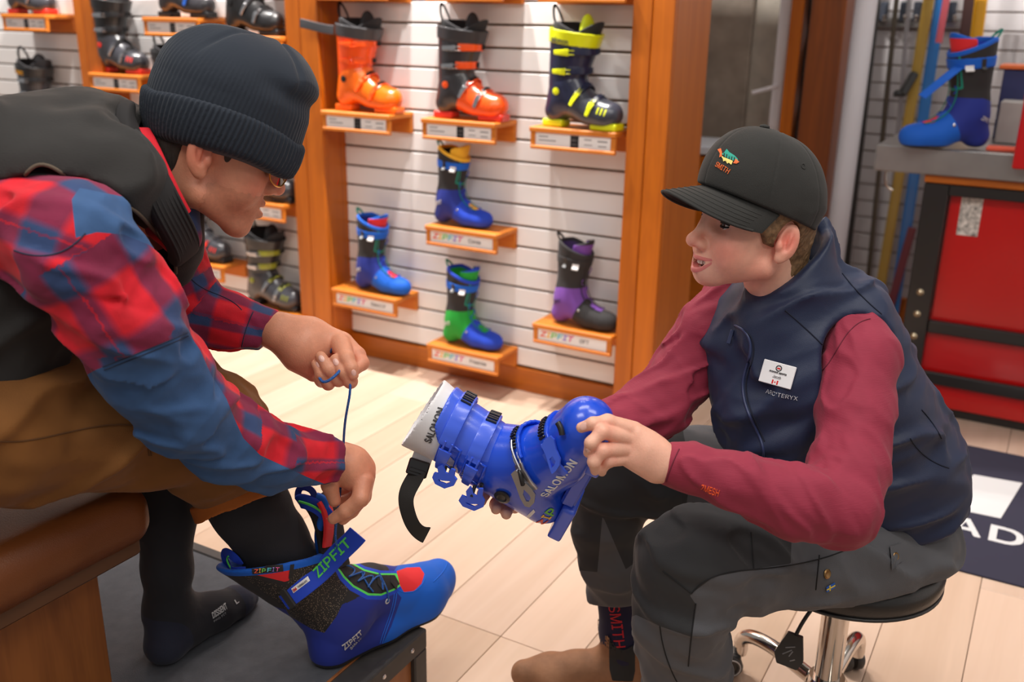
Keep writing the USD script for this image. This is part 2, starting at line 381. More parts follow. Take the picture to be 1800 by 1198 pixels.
# floor of light oak planks running towards the slat wall
FLOOR = [mat('floor_oak_%d' % k, c, .36, wood=('n', d, .55), spec=.35, coat=.12) for k, (c, d) in enumerate([
    (srgb(208, 181, 160), srgb(198, 169, 146)), (srgb(206, 178, 156), srgb(195, 165, 141)), (srgb(211, 184, 164), srgb(202, 173, 151)), (srgb(203, 175, 152), srgb(191, 161, 137))])]
floor = thing('floor', 'light oak plank floor with faint knots', kind='structure')
part(floor, 'subfloor', rbox(-5.2, 2.6, -1.2, 6.3, -.06, -.0125, .001), mat('subfloor', srgb(120, 96, 72), .8))
PW, k = .187, 0
for i in range(-28, 15):
    n = -1.2-rng.random()*1.2
    while n < 6.2:
        L = 1.22+.1*rng.random(); u = i*PW; n1 = min(n+L, 6.3); n0 = max(n, -1.2)
        ctr = W(u+PW/2, (n0+n1)/2, 0); q = [pix(W(a, b, 0)) for a in (u, u+PW) for b in np.linspace(n0, n1, 6)]
        if n1-n0 > .05 and any(x[2] > .3 and -150 < x[0] < 1950 and 0 < x[1] < 1500 for x in q):
            part(floor, 'plank', rbox(u+.0007, u+PW-.0007, n0+.0007, n1-.0007, -.012, 0, .0012), FLOOR[rng.choice([0, 0, 1, 2, 2, 3])])
        n += L

# slat wall in three bays, each slat with its own edges and a recessed groove below it
wall = thing('wall_back', 'white slat wall with horizontal grooves behind the boot shelves', kind='structure')
BAYS = [(-5.0, -3.83), (-3.67, -2.585), (-2.449, -1.20)]
part(wall, 'backing_board', rbox(-5.05, -1.09, WALL_N+.012, WALL_N+.03, 0, 2.8, .001), GROOVE)
for b0, b1 in BAYS:
    for k in range(-8, 17):
        z1 = SLAT_TOP-(k-1)*SLAT-.004; z0 = SLAT_TOP-k*SLAT+.004
        part(wall, 'slat', rbox(b0, b1, WALL_N, WALL_N+.0125, z0, z1, .0025), WHITE_SLAT)
part(None, 'baseboard_back', rbox(-5.0, -1.20, WALL_N-.004, WALL_N+.012, 0, .091, .003), WOOD_U, kind='structure', label='honey coloured wooden baseboard under the slat wall')
PF = WALL_N-.13
def post(name, u0, um, u1, label, n1=WALL_N+.01, sidemat=None):
    t = thing(name, label, kind='structure')
    part(t, 'front_board', rbox(u0, um-.0015, PF, PF+.022, 0, 2.7, .003), WOOD_Z)
    part(t, 'front_board', rbox(um+.0015, u1, PF-.002, PF+.022, 0, 2.7, .003), WOOD_Z)
    part(t, 'side_panel', rbox(u1-.02, u1, PF+.022, n1, 0, 2.7, .002), sidemat or WOOD_Z)
    part(t, 'side_panel', rbox(u0, u0+.02, PF+.022, n1, 0, 2.7, .002), sidemat or WOOD_Z)
post('trim_1', -2.606, -2.535, -2.449, 'tall wooden post just behind the man in the beanie')
post('trim_2', -3.80, -3.745, -3.655, 'tall wooden post farthest left, between the two bays of black boots')
post('trim_3', -1.213, -1.148, -1.077, 'broad wooden end post behind the seated boy, right end of the slat wall', 3.19, WOOD_SIDE)

# the workshop behind the end post
CONC = mat('concrete', srgb(150, 138, 126), .85, noise=(9, .22, 6), bump=(60, .002))
CONC2 = mat('concrete_light', srgb(176, 168, 156), .85, noise=(14, .12, 6), bump=(60, .002))
def upx(px, py, n): return float(PN(px, py, n) @ TU)
t = thing('wall_workshop', 'rough grey concrete wall seen past the end post', kind='structure')
part(t, 'rough_face', rbox(upx(1235, 60, 4.4)-.4, upx(1320, 60, 4.4), 4.4, 4.6, 0, 2.7, .004), CONC)
part(t, 'smooth_face', rbox(upx(1320, 60, 4.4), upx(1372, 60, 4.4)+.05, 4.43, 4.6, 0, 2.7, .004), CONC2)
WHITEP = mat('white_paint', srgb(222, 220, 226), .5)
part(None, 'trim_4', rbox(upx(1369, 30, 4.2), upx(1388, 30, 4.2), 4.2, 4.29, 0, 2.7, .004), WHITEP, kind='structure', label='white painted door trim beside the concrete wall')
part(None, 'bracket_arm', tube([PN(1322, 163, 4.18), PN(1345, 157, 4.19), PN(1368, 151, 4.2)], .009), WHITEP, label='short white bracket arm sticking out of the white door trim', cat='bracket')
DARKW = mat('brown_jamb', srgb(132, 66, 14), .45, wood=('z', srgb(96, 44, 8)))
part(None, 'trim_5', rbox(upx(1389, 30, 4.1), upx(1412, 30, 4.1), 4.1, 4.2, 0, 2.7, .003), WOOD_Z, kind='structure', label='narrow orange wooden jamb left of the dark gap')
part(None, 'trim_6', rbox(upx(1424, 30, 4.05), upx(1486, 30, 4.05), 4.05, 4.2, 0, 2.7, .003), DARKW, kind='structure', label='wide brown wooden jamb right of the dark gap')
part(None, 'dark_clothes_strip', tube(spline([W(upx(1417, 30, 4.2), 4.2, z)+TU*.01*math.sin(z*23) for z in np.linspace(.3, 2.2, 30)], 60), .026), mat('charcoal_cloth', srgb(44, 40, 40), .8, noise=(30, .5)), label='dark hanging garment seen in the gap between the jambs', cat='garment')
part(None, 'support_column', lathe([(0, 0), (.062, 0), (.062, 2.7), (0, 2.7)], W(upx(1507, 30, 4.25), 4.3, 0), seg=32), WHITEP, smooth=40, kind='structure', label='round white support column in front of the ski rack')

t = thing('wall_far', 'grey white slat wall behind the rack of skis', kind='structure')
FN = 4.72
part(t, 'backing_board', rbox(-.9, 2.4, FN+.012, FN+.03, 0, 2.7, .001), GROOVE)
for k in range(-6, 17):
    z1 = SLAT_TOP-(k-1)*SLAT-.003; z0 = SLAT_TOP-k*SLAT+.003
    part(t, 'slat', rbox(-.9, 2.4, FN, FN+.0125, z0, z1, .0025), mat('slat_grey_white', srgb(206, 202, 204), .5))
part(None, 'baseboard_far', rbox(-.9, 2.4, FN-.02, FN+.02, 0, .12, .003), WOOD_U, kind='structure', label='orange wooden baseboard under the far slat wall')
# pale side partition closing the shop at the right
part(None, 'wall_right', rbox(2.4, 2.45, 1.5, FN+.03, 0, 2.7, .002), WHITE_SLAT, kind='structure')

# navy doormat with white print
NAVY = mat('mat_navy', srgb(42, 40, 58), .95, bump=(900, .001)); MATW = mat('mat_white_print', srgb(205, 203, 203), .9)
t = thing('floor_mat', 'navy blue floor mat with a white block logo in front of the red tool chest', 'mat', W(.2, 2.9, 0))
part(t, 'pile', rbox(-.44, 1.0, 2.478, 3.34, 0, .006, .002), NAVY)
def flat_poly(px, z, th=.0012):
    from shapely.geometry import Polygon
    q = [PH(x, y, z) for x, y in px]; uv = [(a @ TU, a @ NU) for a in q]
    m = trimesh.creation.extrude_polygon(Polygon(uv).buffer(0), th, engine='earcut'); v = np.asarray(m.vertices)
    return v[:, :1]*TU+v[:, 1:2]*NU+(v[:, 2:]+z)*ZU, np.asarray(m.faces)
part(t, 'logo_block', flat_poly([(1711, 834), (1797, 849), (1759, 911), (1668, 892)], .006), MATW)
part(t, 'logo_block', flat_poly([(1670, 826), (1699, 829), (1680, 842), (1660, 839)], .006), MATW)
a, b = PH(1664, 931, .006), PH(1737, 946, .006); pitch = (b-a) @ TU; hgt = float((PH(1746, 921, .006)-PH(1737, 946, .006)) @ NU)
for k, ch in enumerate('HEAD'):
    part(t, 'letter', lettering(ch, a+TU*pitch*(k-2), TU, NU, hgt, pitch*.82, .0002, None, True), MATW)

# ================================================================== shelves on the slat wall
CARD = mat('price_card', srgb(240, 238, 238), .35); CARD_BLACK = mat('card_black', srgb(40, 38, 40), .5); CARD_GREY = mat('card_grey_print', srgb(150, 148, 150), .6); INK = mat('card_ink', srgb(70, 68, 70), .6)
RAINBOW = [mat('print_%d' % k, srgb(*c), .5) for k, c in enumerate([(238, 96, 70), (244, 190, 70), (120, 200, 80), (84, 196, 214), (150, 130, 220), (226, 96, 150)])]
SHELVES = {}
def shelf(key, u0, u1, ztop, label, group, words=None):
    w = .15; F0 = WALL_N-w; base = W((u0+u1)/2, WALL_N, ztop-.07)
    t = thing('boot_shelf', label, 'shelf', base, group)
    part(t, 'top_board', rbox(u0-.004, u1+.002, F0-.004, WALL_N-.001, ztop-.017, ztop, .003), SHELF_U)
    part(t, 'bottom_rail', rbox(u0, u1, F0-.002, F0+.014, ztop-.072, ztop-.059, .003), SHELF_U)
    part(t, 'side_stile', rbox(u0, u0+.017, F0, F0+.014, ztop-.059, ztop-.017, .002), SHELF_U)
    part(t, 'side_stile', rbox(u1-.017, u1, F0, F0+.014, ztop-.059, ztop-.017, .002), SHELF_U)
    part(t, 'back_cleat', rbox(u0, u1, WALL_N-.02, WALL_N-.001, ztop-.076, ztop-.017, .002), SHELF_U)
    c = part(t, 'price_card', rbox(u0+.016, u1-.016, F0+.005, F0+.008, ztop-.06, ztop-.016, .0005), CARD)
    X0, X1, zc = u0+.022, u1-.022, ztop-.038; Wd = X1-X0
    if words:
        n = lettering('ZIPFIT', W(X0+.004, F0+.005, zc-.008), TU, ZU, .0195, Wd*.5, .0003, None, True, .25)
        v, f = n; xs = (v-W(X0+.004, F0, 0)) @ TU/(Wd*.5)
        ctr = xs[f].mean(1)
        from scipy.sparse.csgraph import connected_components
        from scipy.sparse import coo_matrix
        lab = connected_components(coo_matrix((np.ones(len(f)*3), (f.ravel(), np.roll(f, 1, 1).ravel())), (len(v), len(v))))[1]
        comps = sorted(set(lab), key=lambda q: xs[lab == q].mean())
        for j, q in enumerate(comps):
            ff = f[lab[f[:, 0]] == q]; part(t, 'card_letter', (v, ff), RAINBOW[min(j, 5)])
        part(t, 'card_print', lettering(words, W(X0+Wd*.62, F0+.005, zc-.006), TU, ZU, .0135, None, .0003, None, False), INK)
    else:
        def bar(a, b, z0, z1, m): part(t, 'card_print', rbox(X0+a*Wd, X0+b*Wd, F0+.0046, F0+.0052, zc+z0, zc+z1, .0001), m)
        bar(.47, .585, -.021, .018, CARD_BLACK)
        bar(.03, .16, .006, .010, CARD_GREY); bar(.03, .27, -.006, -.002, CARD_GREY)
        bar(.66, .76, .006, .010, CARD_GREY); bar(.66, .77, -.010, -.007, CARD_GREY); bar(.84, .97, .003, .008, CARD_GREY); bar(.85, .96, -.012, -.008, CARD_GREY)
        bar(.49, .565, .001, .005, CARD_GREY); bar(.49, .56, -.012, -.009, CARD_GREY)
    SHELVES[key] = (u0, u1, ztop); return t
zs = lambda k: SLAT_TOP-k*SLAT-.004
G1, G2 = 'price tagged boot shelves', 'liner shelves'
shelf('A', -2.432, -2.121, 1.003, 'wooden shelf with price card under the all orange ski boot', G1)
shelf('B', -1.980, -1.681, 1.003, 'wooden shelf with price card under the orange and black ski boot', G1)
shelf('C', -1.546, -1.240, 1.003, 'wooden shelf with price card under the navy and lime ski boot', G1)
shelf('D', -1.969, -1.671, .624, 'wooden shelf with a card lettered Corsa under the blue and yellow liner', G2, 'Corsa')
shelf('E', -2.420, -2.110, .320, 'wooden shelf with a card lettered Gara LV, leftmost below the blue liner with red toe', G2, 'Gara LV')
shelf('F', -1.968, -1.660, .172, 'wooden shelf with a card lettered Freeride under the green and blue liner', G2, 'Freeride')
shelf('G', -1.518, -1.220, .330, 'wooden shelf with a card lettered GFT under the purple liner', G2, 'GFT')
shelf('T1', -1.960, -1.660, 1.46, 'high wooden shelf whose underside shows above the orange and black boot', G1)
shelf('T2', -1.530, -1.230, 1.46, 'high wooden shelf whose underside shows above the navy and lime boot', G1)
shelf('T3', -2.432, -2.121, 1.46, 'high wooden shelf just above the all orange boot', G1)
def lshelf(key, pFTR, wid, ztop, label):
    u1 = float(PN(*pFTR, WALL_N-.15) @ TU); shelf(key, u1-wid, u1, ztop, label, G1)
for key, q, lab in [('L1', (80, 26), 'wooden shelf with price card at the top left corner of the wall'),
                    ('L2', (243, 133), 'wooden shelf with price card under the tall black boot beside the left post'),
                    ('L3', (347, 32), 'wooden shelf with price card high above the back of the beanie'),
                    ('L4', (498, 361), "wooden shelf with price card just past the man's glasses"),
                    ('L5', (390.6, 469), 'wooden shelf with price card under the grey boot with red buckles')]:
    z = float(PN(*q, WALL_N-.15)[2]); print(key, 'z', z, (z-SLAT_TOP)/SLAT)
    lshelf(key, q, .31, z, lab)
u6 = float(PN(527, 547, WALL_N-.15) @ TU); z6 = float(PN(500, 547, WALL_N-.12)[2])
shelf('L6', u6-.30, u6+.02, z6, 'wooden shelf under the black and olive boot by the post', G1)
u7 = float(PN(45, 225, WALL_N-.1) @ TU); z7 = float(PN(70, 232, WALL_N-.1)[2])
shelf('L7', u7-.03, u7+.28, z7, "wooden shelf hidden behind the man's black shoulder", G1)
u8 = float(PN(290, 165, WALL_N-.1) @ TU)
shelf('L8', u8+.0, u8+.30, float(PN(310, 222, WALL_N-.1)[2]), 'wooden shelf hidden behind the back of the beanie', G1)
# ================================================================== ski boots and liners, modelled in a foot frame: x to the toe, z up, -y the buckle side
def placer(heel, fwd, up=(0, 0, 1), scale=1.):
    x = unit(fwd); z = unit(np.asarray(up, float)-x*(np.asarray(up) @ x)); y = np.cross(z, x); R = np.stack([x, y, z])*scale
    return lambda v: np.asarray(heel)+np.asarray(v) @ R
_cache = {}
def cached(key, fn):
    if key not in _cache: _cache[key] = fn()
    return _cache[key]
def soft(c): return lambda p, c=c: c
# ---- outer shell
def f_lower(p):
    q = p*np.array([1, 1.06, 1], np.float32)
    d = cone(q, (.262, 0, .052), (.19, 0, .055), .040, .046)
    d = smin(d, cone(q, (.245, .012, .045), (.245, -.012, .045), .040, .040), .02)
    d = smin(d, cone(q, (.20, 0, .056), (.105, 0, .085), .046, .052), .03)
    d = smin(d, cone(q, (.055, 0, .055), (.085, 0, .14), .043, .055), .03)
    d = smin(d, cone(q, (.15, 0, .085), (.115, 0, .14), .046, .05), .03)
    d = smax(d, -(p[:, 2]-.016), .01); d = smax(d, p[:, 2]-.20, .006)
    return d
def cuff_axis(z): return .088+(z-.13)*.2
def f_cuff_solid(p, grow=0.):
    q = p.copy(); q[:, 0] = (p[:, 0]-cuff_axis(p[:, 2]))*.86; q[:, 1] *= 1.03
    r = .0575+.022*np.clip((p[:, 2]-.16)/.15, -0.3, 1.2)+grow
    return (np.hypot(q[:, 0], q[:, 1])-r)*.97
def f_cuff(p):
    o = f_cuff_solid(p); d = smax(o, -(o+.006), .003)
    top = p[:, 2]-(.285-.10*(p[:, 0]-cuff_axis(.285))-.4*np.maximum(-(p[:, 0]-cuff_axis(.28))-.03, 0)*-1)
    d = smax(d, top, .004)
    low = (.125+.35*np.maximum(p[:, 0]-.085, 0))-p[:, 2]
    d = smax(d, low, .006)
    return d
def f_liner_top(p):
    o = f_cuff_solid(p, -.008); d = smax(o, -(o+.009), .006)
    x = p[:, 0]-cuff_axis(p[:, 2])
    top = p[:, 2]-(.325-.42*np.maximum(x+.01, -.03)+1.1*np.maximum(x-.035, 0))
    return smax(smax(d, top, .01), .2-p[:, 2], .004)
def f_strap(p):
    o = f_cuff_solid(p, .004); d = smax(o, -(o+.005), .002)
    x = p[:, 0]-cuff_axis(p[:, 2]); zc = p[:, 2]+.12*x
    return smax(d, abs(zc-.286)-.022, .003)
def boot_parts(h=.0036):
    def go():
        D = {}
        D['lower'] = sdf(f_lower, (-.01, -.075, 0), (.33, .075, .21), h)
        D['cuff'] = sdf(f_cuff, (-.02, -.1, .09), (.22, .1, .33), h*.85, 1)
        D['liner'] = sdf(f_liner_top, (-.02, -.1, .19), (.24, .1, .37), h, 1)
        D['strap'] = sdf(f_strap, (-.02, -.1, .24), (.24, .1, .33), h*.85, 1)
        return D
    return cached(('boot', h), go)
def surf_pt(f, base, d, r=.2):
    """march from outside onto an sdf"""
    d = unit(d); a, b = np.asarray(base, float)+d*r, np.asarray(base, float)
    for t in np.linspace(0, 1, 120):
        p = a+(b-a)*t
        if f(p[None].astype(np.float32))[0] < 0: return p
    return b
def ring(f, z, a0, a1, m, lift, cx=None, slope=0.):
    """points on surface f around a vertical axis from angle a0 to a1 (0 = toe, -90 = buckle side)"""
    out = []
    for a in np.radians(np.linspace(a0, a1, m)):
        c = np.array([cuff_axis(z) if cx is None else cx, 0, z]); d = np.array([np.cos(a), np.sin(a), 0])
        p = surf_pt(f, c+np.array([0, 0, slope*np.cos(a)]), d); out.append(p+d*lift)
    return np.array(out)
def buckle_set(kind):
    """meshes of one buckle: strap, ladder teeth, lever, in the foot frame"""
    def go():
        S, T, L = [], [], []
        if kind in ('cuff0', 'cuff1'):
            z = .245 if kind == 'cuff0' else .185; f = f_cuff_solid
            pts = ring(f, z, 62, -64, 24, .003, slope=.0); nrm = unit_rows(pts-np.array([cuff_axis(z), 0, z]))
            S.append(tube(pts, 1., 12, flat=(.003, .0125), up=nrm))
            for k in range(3, 12): S_ = pts[k]; n = nrm[k]; T.append(obox(S_+n*.004, (unit(pts[k+1]-pts[k-1]), np.cross(n, unit(pts[k+1]-pts[k-1])), n), (.0018, .009, .0028), .0008))
            p2 = ring(f, z-.004, -70, -112, 10, .009); n2 = unit_rows(p2-np.array([cuff_axis(z), 0, z]))
            L.append(tube(p2, np.linspace(1.1, .7, 10), 12, flat=(.0026, .010), up=n2))
            L.append(tube(ring(f, z-.004, -56, -74, 6, .008)+[0, 0, .006], .0016, 8)); L.append(tube(ring(f, z-.004, -56, -74, 6, .008)-[0, 0, .006], .0016, 8))
        else:
            x = .205 if kind == 'toe' else .145; tilt = .35 if kind == 'toe' else .55
            def arc(a0, a1, m, lift, dx=0):
                out = []
                for a in np.radians(np.linspace(a0, a1, m)):
                    d = np.array([0, -np.sin(a), np.cos(a)]); c = np.array([x+dx+tilt*-.035*0, 0, .055 if kind == 'toe' else .085])
                    d2 = unit(d+np.array([tilt*np.cos(a), 0, 0])); out.append(surf_pt(f_lower, c, d2)+d2*lift)
                return np.array(out)
            pts = arc(-52, 48, 20, .003); c = np.array([x, 0, .05]); nrm = unit_rows(pts-c)
            S.append(tube(pts, 1., 12, flat=(.003, .011), up=nrm))
            for k in range(9, 17): n = nrm[k]; tt = unit(pts[k+1]-pts[k-1]); T.append(obox(pts[k]+n*.004, (tt, np.cross(n, tt), n), (.0016, .007, .0026), .0008))
            p2 = arc(56, 98, 10, .008); n2 = unit_rows(p2-c)
            L.append(tube(p2, np.linspace(1.0, .6, 10), 12, flat=(.0025, .0105), up=n2))
            for s in (-.005, .005): L.append(tube(arc(40, 60, 6, .007, s), .0015, 8))
        return join(S), join(T), join(L)
    return cached(('buckle', kind), go)
def unit_rows(v): return v/np.maximum(np.linalg.norm(v, axis=1, keepdims=True), 1e-9)
def X(m, to): return to(m[0]), m[1]
def plastic(name, c, rough=.3): return mat('plastic_'+name, c, rough, coat=.25, spec=.5)
BLACKP = plastic('black', srgb(30, 29, 31), .38); CHROME = mat('buckle_metal', srgb(200, 200, 204), .22, metal=1.)
LINERB = mat('liner_black_cloth', srgb(34, 32, 35), .85, sheen=.08)
def ski_boot(label, to, lower, cuff, sole, strap=BLACKP, lever=CHROME, ladder=BLACKP, bstrap=None, liner=LINERB, accent=None, group=None, words=None, loop=True, tongue=None, panel=None, tail=False):
    D = boot_parts(); t = thing('ski_boot', label, 'ski boot', to(np.array([[.15, 0, 0]]))[0], group)
    V, F = D['lower']; V2 = to(V)
    N = vnormals(V2, F)
    if panel:   # heel panel in its own colour
        s = (.125-V[:, 0])+.55*(V[:, 2]-.06)
        v, f, n = clip(V2, F, -s, N); part(t, 'shell', (v, f), lower, normals=n); v, f, n = clip(V2, F, s, N); part(t, 'heel_panel', (v, f), panel, normals=n)
    else: part(t, 'shell', (V2, F), lower, normals=N)
    part(t, 'cuff', X(D['cuff'], to), cuff, True)
    part(t, 'liner', X(D['liner'], to), liner, True)
    part(t, 'tongue', X(cached('tongue', lambda: sdf(lambda p: smax(ell(p, (.160, 0, .305), (.016, .040, .055), None), .24-p[:, 2], .005), (.12, -.06, .23), (.20, .06, .38), .0036)), to), tongue or liner, True)
    part(t, 'power_strap', X(D['strap'], to), strap, True)
    if tail: part(t, 'strap_tail', X(tube(spline([(.055, -.068, .29), (.02, -.085, .295), (-.03, -.098, .305), (-.075, -.10, .312)], 20), 1., 12, flat=(.0018, .016), up=np.array([.2, -1, 0])), to), strap, 40)
    for nm, x0, x1, w in (('heel_sole', .012, .092, .029), ('toe_sole', .20, .298, .032)):
        part(t, nm, X(cached(('sole', nm), lambda: sdf(lambda p: sbox(p, ((x0+x1)/2, 0, .0125), ((x1-x0)/2, w, .0125), .006), (x0-.01, -.05, -.006), (x1+.01, .05, .032), .0036)), to), sole, True)
    for kind in ('cuff0', 'cuff1', 'instep', 'toe'):
        S, Tt, L = buckle_set(kind)
        b = part(t, 'buckle', X(S, to), bstrap or cuff, 40); part(b, 'ladder', X(Tt, to), ladder); part(b, 'lever', X(L, to), lever, 40)
    part(t, 'pivot', X(cached('pivot', lambda: lathe([(0, 0), (.011, 0), (.012, -.004), (.006, -.006), (0, -.005)], (.083, -.0535, .118), (0, 1, 0), 24)), to), accent or BLACKP, 40)
    if loop: part(t, 'pull_loop', X(cached('loop', lambda: tube(spline([(.052, -.02, .335), (.038, -.014, .372), (.034, 0, .385), (.038, .014, .372), (.052, .02, .335)], 24), 1, 8, flat=(.0012, .006), up=np.array([1, 0, .3]))), to), liner, 40)
    if words:
        tm = trimesh.Trimesh(*X(D['strap'], to), process=False)
        o = to(np.array([[.062, -.09, .274], [.142, -.09, .262], [.06, -.09, .292]]))
        part(t, 'lettering', lettering(words[0], o[0], o[1]-o[0], o[2]-o[0], .016, .072, .0006, tm), words[1])
    if accent:
        tm = trimesh.Trimesh(V2, F, process=False)
        o = to(np.array([[.235, -.06, .055], [.262, -.06, .05], [.238, -.06, .067]]))
        part(t, 'toe_stripe', lettering('|||', o[0], o[1]-o[0], o[2]-o[0], .012, .03, .0006, tm), accent)
    return t

# ---- soft inner liner
def liner_axis(z, lean): return .075+(z-.1)*lean
def f_liner(p, lean=.14, top=.325, slope=.22, hollow=.010, wide=0., ycurve=None):
    q = p*np.array([1, 1.0, 1], np.float32)
    d = cone(q, (.248, 0, .036), (.17, 0, .042), .034, .040)
    d = smin(d, cone(q, (.225, .010, .034), (.225, -.008, .034), .033, .034), .02)
    d = smin(d, cone(q, (.17, 0, .042), (.09, 0, .075), .040, .046), .03)
    d = smin(d, cone(q, (.045, 0, .040), (.075, 0, .115), .038, .043), .03)
    d = smin(d, cone(q, (.13, 0, .07), (.09, 0, .125), .038, .042), .03)
    x = p[:, 0]-liner_axis(p[:, 2], lean); y = p[:, 1] if ycurve is None else p[:, 1]-ycurve(p[:, 2])
    r = .044+(.020+wide)*np.clip((p[:, 2]-.13)/.17, 0, 1.1)
    s = smax(np.hypot(x*.88, y)-r, .10-p[:, 2], .02)
    d = smin(d, s*.96, .035)
    d = smax(d, -(p[:, 2]-.004), .008)
    inner = smax(np.hypot(x*.88, y)-(r-hollow), .14-p[:, 2], .02)
    d = smax(d, -inner, .004)
    topz = top-.42*np.maximum(x+.045, 0)
    return smax(d, p[:, 2]-topz, .008)
def liner_mesh(h=.0034): return cached(('linermesh', h), lambda: sdf(f_liner, (-.02, -.085, -.01), (.31, .085, .37), h))
def boot_liner(label, to, cols, group=None, loop_mat=None, words=None, tail=False, mirror=1):
    """cols: heel, toe, shaft, collar, toecap, strap, lace, trim, sole materials"""
    V, F = liner_mesh(); V = V*np.array([1, mirror, 1.]); F = F if mirror > 0 else F[:, ::-1]
    t = thing('boot_liner', label, 'boot liner', to(np.array([[.12, 0, 0]]))[0], group); N = vnormals(to(V), F)
    S = dict(v=V)
    def zone(fn): return fn(V)
    x, z, y = (lambda A: A[:, 0]), (lambda A: A[:, 2]), (lambda A: A[:, 1])
    ax = lambda A: A[:, 0]-liner_axis(A[:, 2], .14)
    topz = lambda A: .325-.42*np.maximum(ax(A)+.045, 0)
    throat = lambda A: np.minimum(.029+.10*np.maximum(A[:, 2]-.11, 0)*.3-abs(A[:, 1]), np.minimum(.5*(A[:, 0]-.062), .5*(A[:, 2]-(.235-1.0*(A[:, 0]-.05)*.62))))
    Z = [('sole', cols['sole'], lambda A: .0115-A[:, 2]),
         ('collar', cols['collar'], lambda A: A[:, 2]-topz(A)+.014),
         ('lining', cols['lining'], lambda A: -(np.hypot(ax(A)*.88, A[:, 1])-(.044+.020*np.clip((A[:, 2]-.13)/.17, 0, 1.1)-.005))+np.where(A[:, 2] > .15, 0, -.1)),
         ('toe_patch', cols['toecap'], lambda A: .024-np.hypot((A[:, 0]-.196)*1.0, A[:, 1]*1.05)+np.where(A[:, 2] > .05, 0, -.1)),
         ('tongue', cols['tongue'], throat),
         ('throat_trim', cols['trim'], lambda A: throat(A)+.0045),
         ('toe_panel', cols['toe'], lambda A: A[:, 0]-.125-.55*(.06-A[:, 2])*-1+.0),
         ('heel_panel', cols['heel'], lambda A: (.152+.25*np.maximum(.07-A[:, 0], -.0)*-1)-A[:, 2])]
    Vw = to(V); cur = (V, F); VV, FF, NN = V, F, N
    for nm, m, fn in Z:
        s = fn(VV)
        a = clip(VV, FF, s, NN)
        if len(a[1]): part(t, nm, (to(a[0]), a[1]), m, normals=a[2])
        VV, FF, NN = clip(VV, FF, -s, NN)
    part(t, 'shaft', (to(VV), FF), cols['shaft'], normals=NN)
    tm = trimesh.Trimesh(Vw, F, process=False)
    # strap round the shaft
    def fs(p):
        xx = p[:, 0]-liner_axis(p[:, 2], .14); r = .044+.020*np.clip((p[:, 2]-.13)/.17, 0, 1.1); o = np.hypot(xx*.88, p[:, 1])-r-.0025
        return smax(smax(o, -(o+.0045), .001), abs(p[:, 2]+.10*xx-.252)-.0155, .002)
    SV, SF = cached('lstrap', lambda: sdf(fs, (-.02, -.085, .2), (.2, .085, .3), .003, 1))
    sv, sf, sn = clip(to(SV), SF, -(SV[:, 1]*-mirror-.03+abs(SV[:, 0]-.088)*2.2)+.0, vnormals(to(SV), SF))
    part(t, 'strap', (to(SV), SF), cols['strap'], True)
    lab = np.array([[.125, -.065*mirror, .233], [.152, -.052*mirror, .230]])
    strapm = trimesh.Trimesh(to(SV), SF, process=False)
    def patch(nm, a, b, hh, m, target):
        o = to(np.array([a, b])); up = to(np.array([a, np.array(a)+[0, 0, .01]])); up = up[1]-up[0]
        if mirror < 0: o = o[::-1]
        v = np.array([[0, 0, 0], [1, 0, 0], [1, 1, 0], [0, 1, 0.]]); xx = o[1]-o[0]; w = np.linalg.norm(xx); xx = unit(xx); yy = unit(up-xx*(up @ xx)); nn = np.cross(xx, yy)
        g = np.stack(np.meshgrid(np.linspace(0, w, 9), np.linspace(0, hh, 5), indexing='ij'), -1).reshape(-1, 2); base = o[0]+g[:, :1]*xx+g[:, 1:]*yy
        loc, ri, _ = target.ray.intersects_location(base+nn*.05, np.repeat(-nn[None], len(base), 0), multiple_hits=False)
        dep = np.zeros(len(base)); dep[ri] = (loc-base[ri]) @ nn; top = base+nn*(dep[:, None]+.0012)
        fq = np.array([[i*5+j, (i+1)*5+j, (i+1)*5+j+1, i*5+j+1] for i in range(8) for j in range(4)])
        bot = top-nn*.001; n0 = len(top); return part(t, nm, (np.vstack([top, bot]), np.vstack([fq, fq[:, ::-1]+n0])), m)
    patch('strap_label', [.118, -.067*mirror, .229], [.140, -.06*mirror, .227], .018, CARD, strapm)
    patch('strap_keeper', [.080, -.07*mirror, .236], [.094, -.07*mirror, .234], .032, BLACKP, strapm)
    if tail: part(t, 'strap_tail', X(tube(spline([(.145, -.03*mirror, .24), (.175, -.045*mirror, .222), (.215, -.05*mirror, .19), (.255, -.05*mirror, .155)], 24), 1., 12, flat=(.002, .0145), up=np.array([.45, -.4*mirror, .6])), to), cols['strap'], 40)
    o = to(np.array([[.030, -.04*mirror, .078], [.068, -.04*mirror, .092], [.027, -.04*mirror, .096]]))
    if words is not False:
        if mirror < 0: o = to(np.array([[.068, .04, .092], [.030, .04, .078], [.065, .04, .108]]))
        part(t, 'heel_lettering', lettering('ZIPFIT', o[0], o[1]-o[0], o[2]-o[0], .0125, .040, .0006, tm, True, .25), words or MATW)
    def ft(p):
        xx = p[:, 0]-liner_axis(p[:, 2], .14); r = .044+.020*np.clip((p[:, 2]-.13)/.17, 0, 1.1)-.0115; o = np.hypot(xx*.88, p[:, 1])-r
        return smax(smax(smax(o, -(o+.008), .003), .006-xx, .01), smax(p[:, 2]-.335+6*p[:, 1]**2, .2-p[:, 2], .01), .006)
    TV, TF = cached('ltongue', lambda: sdf(ft, (0, -.08, .19), (.2, .08, .35), .0034)); TW = to(TV); TN = vnormals(TW, TF)
    s_ = TV[:, 2]-.318; a = clip(TW, TF, s_, TN); part(t, 'tongue_top', (a[0], a[1]), cols['collar'], normals=a[2])
    a = clip(TW, TF, -s_, TN); part(t, 'tongue_upper', (a[0], a[1]), cols.get('tongue_in', cols['toecap']), normals=a[2])
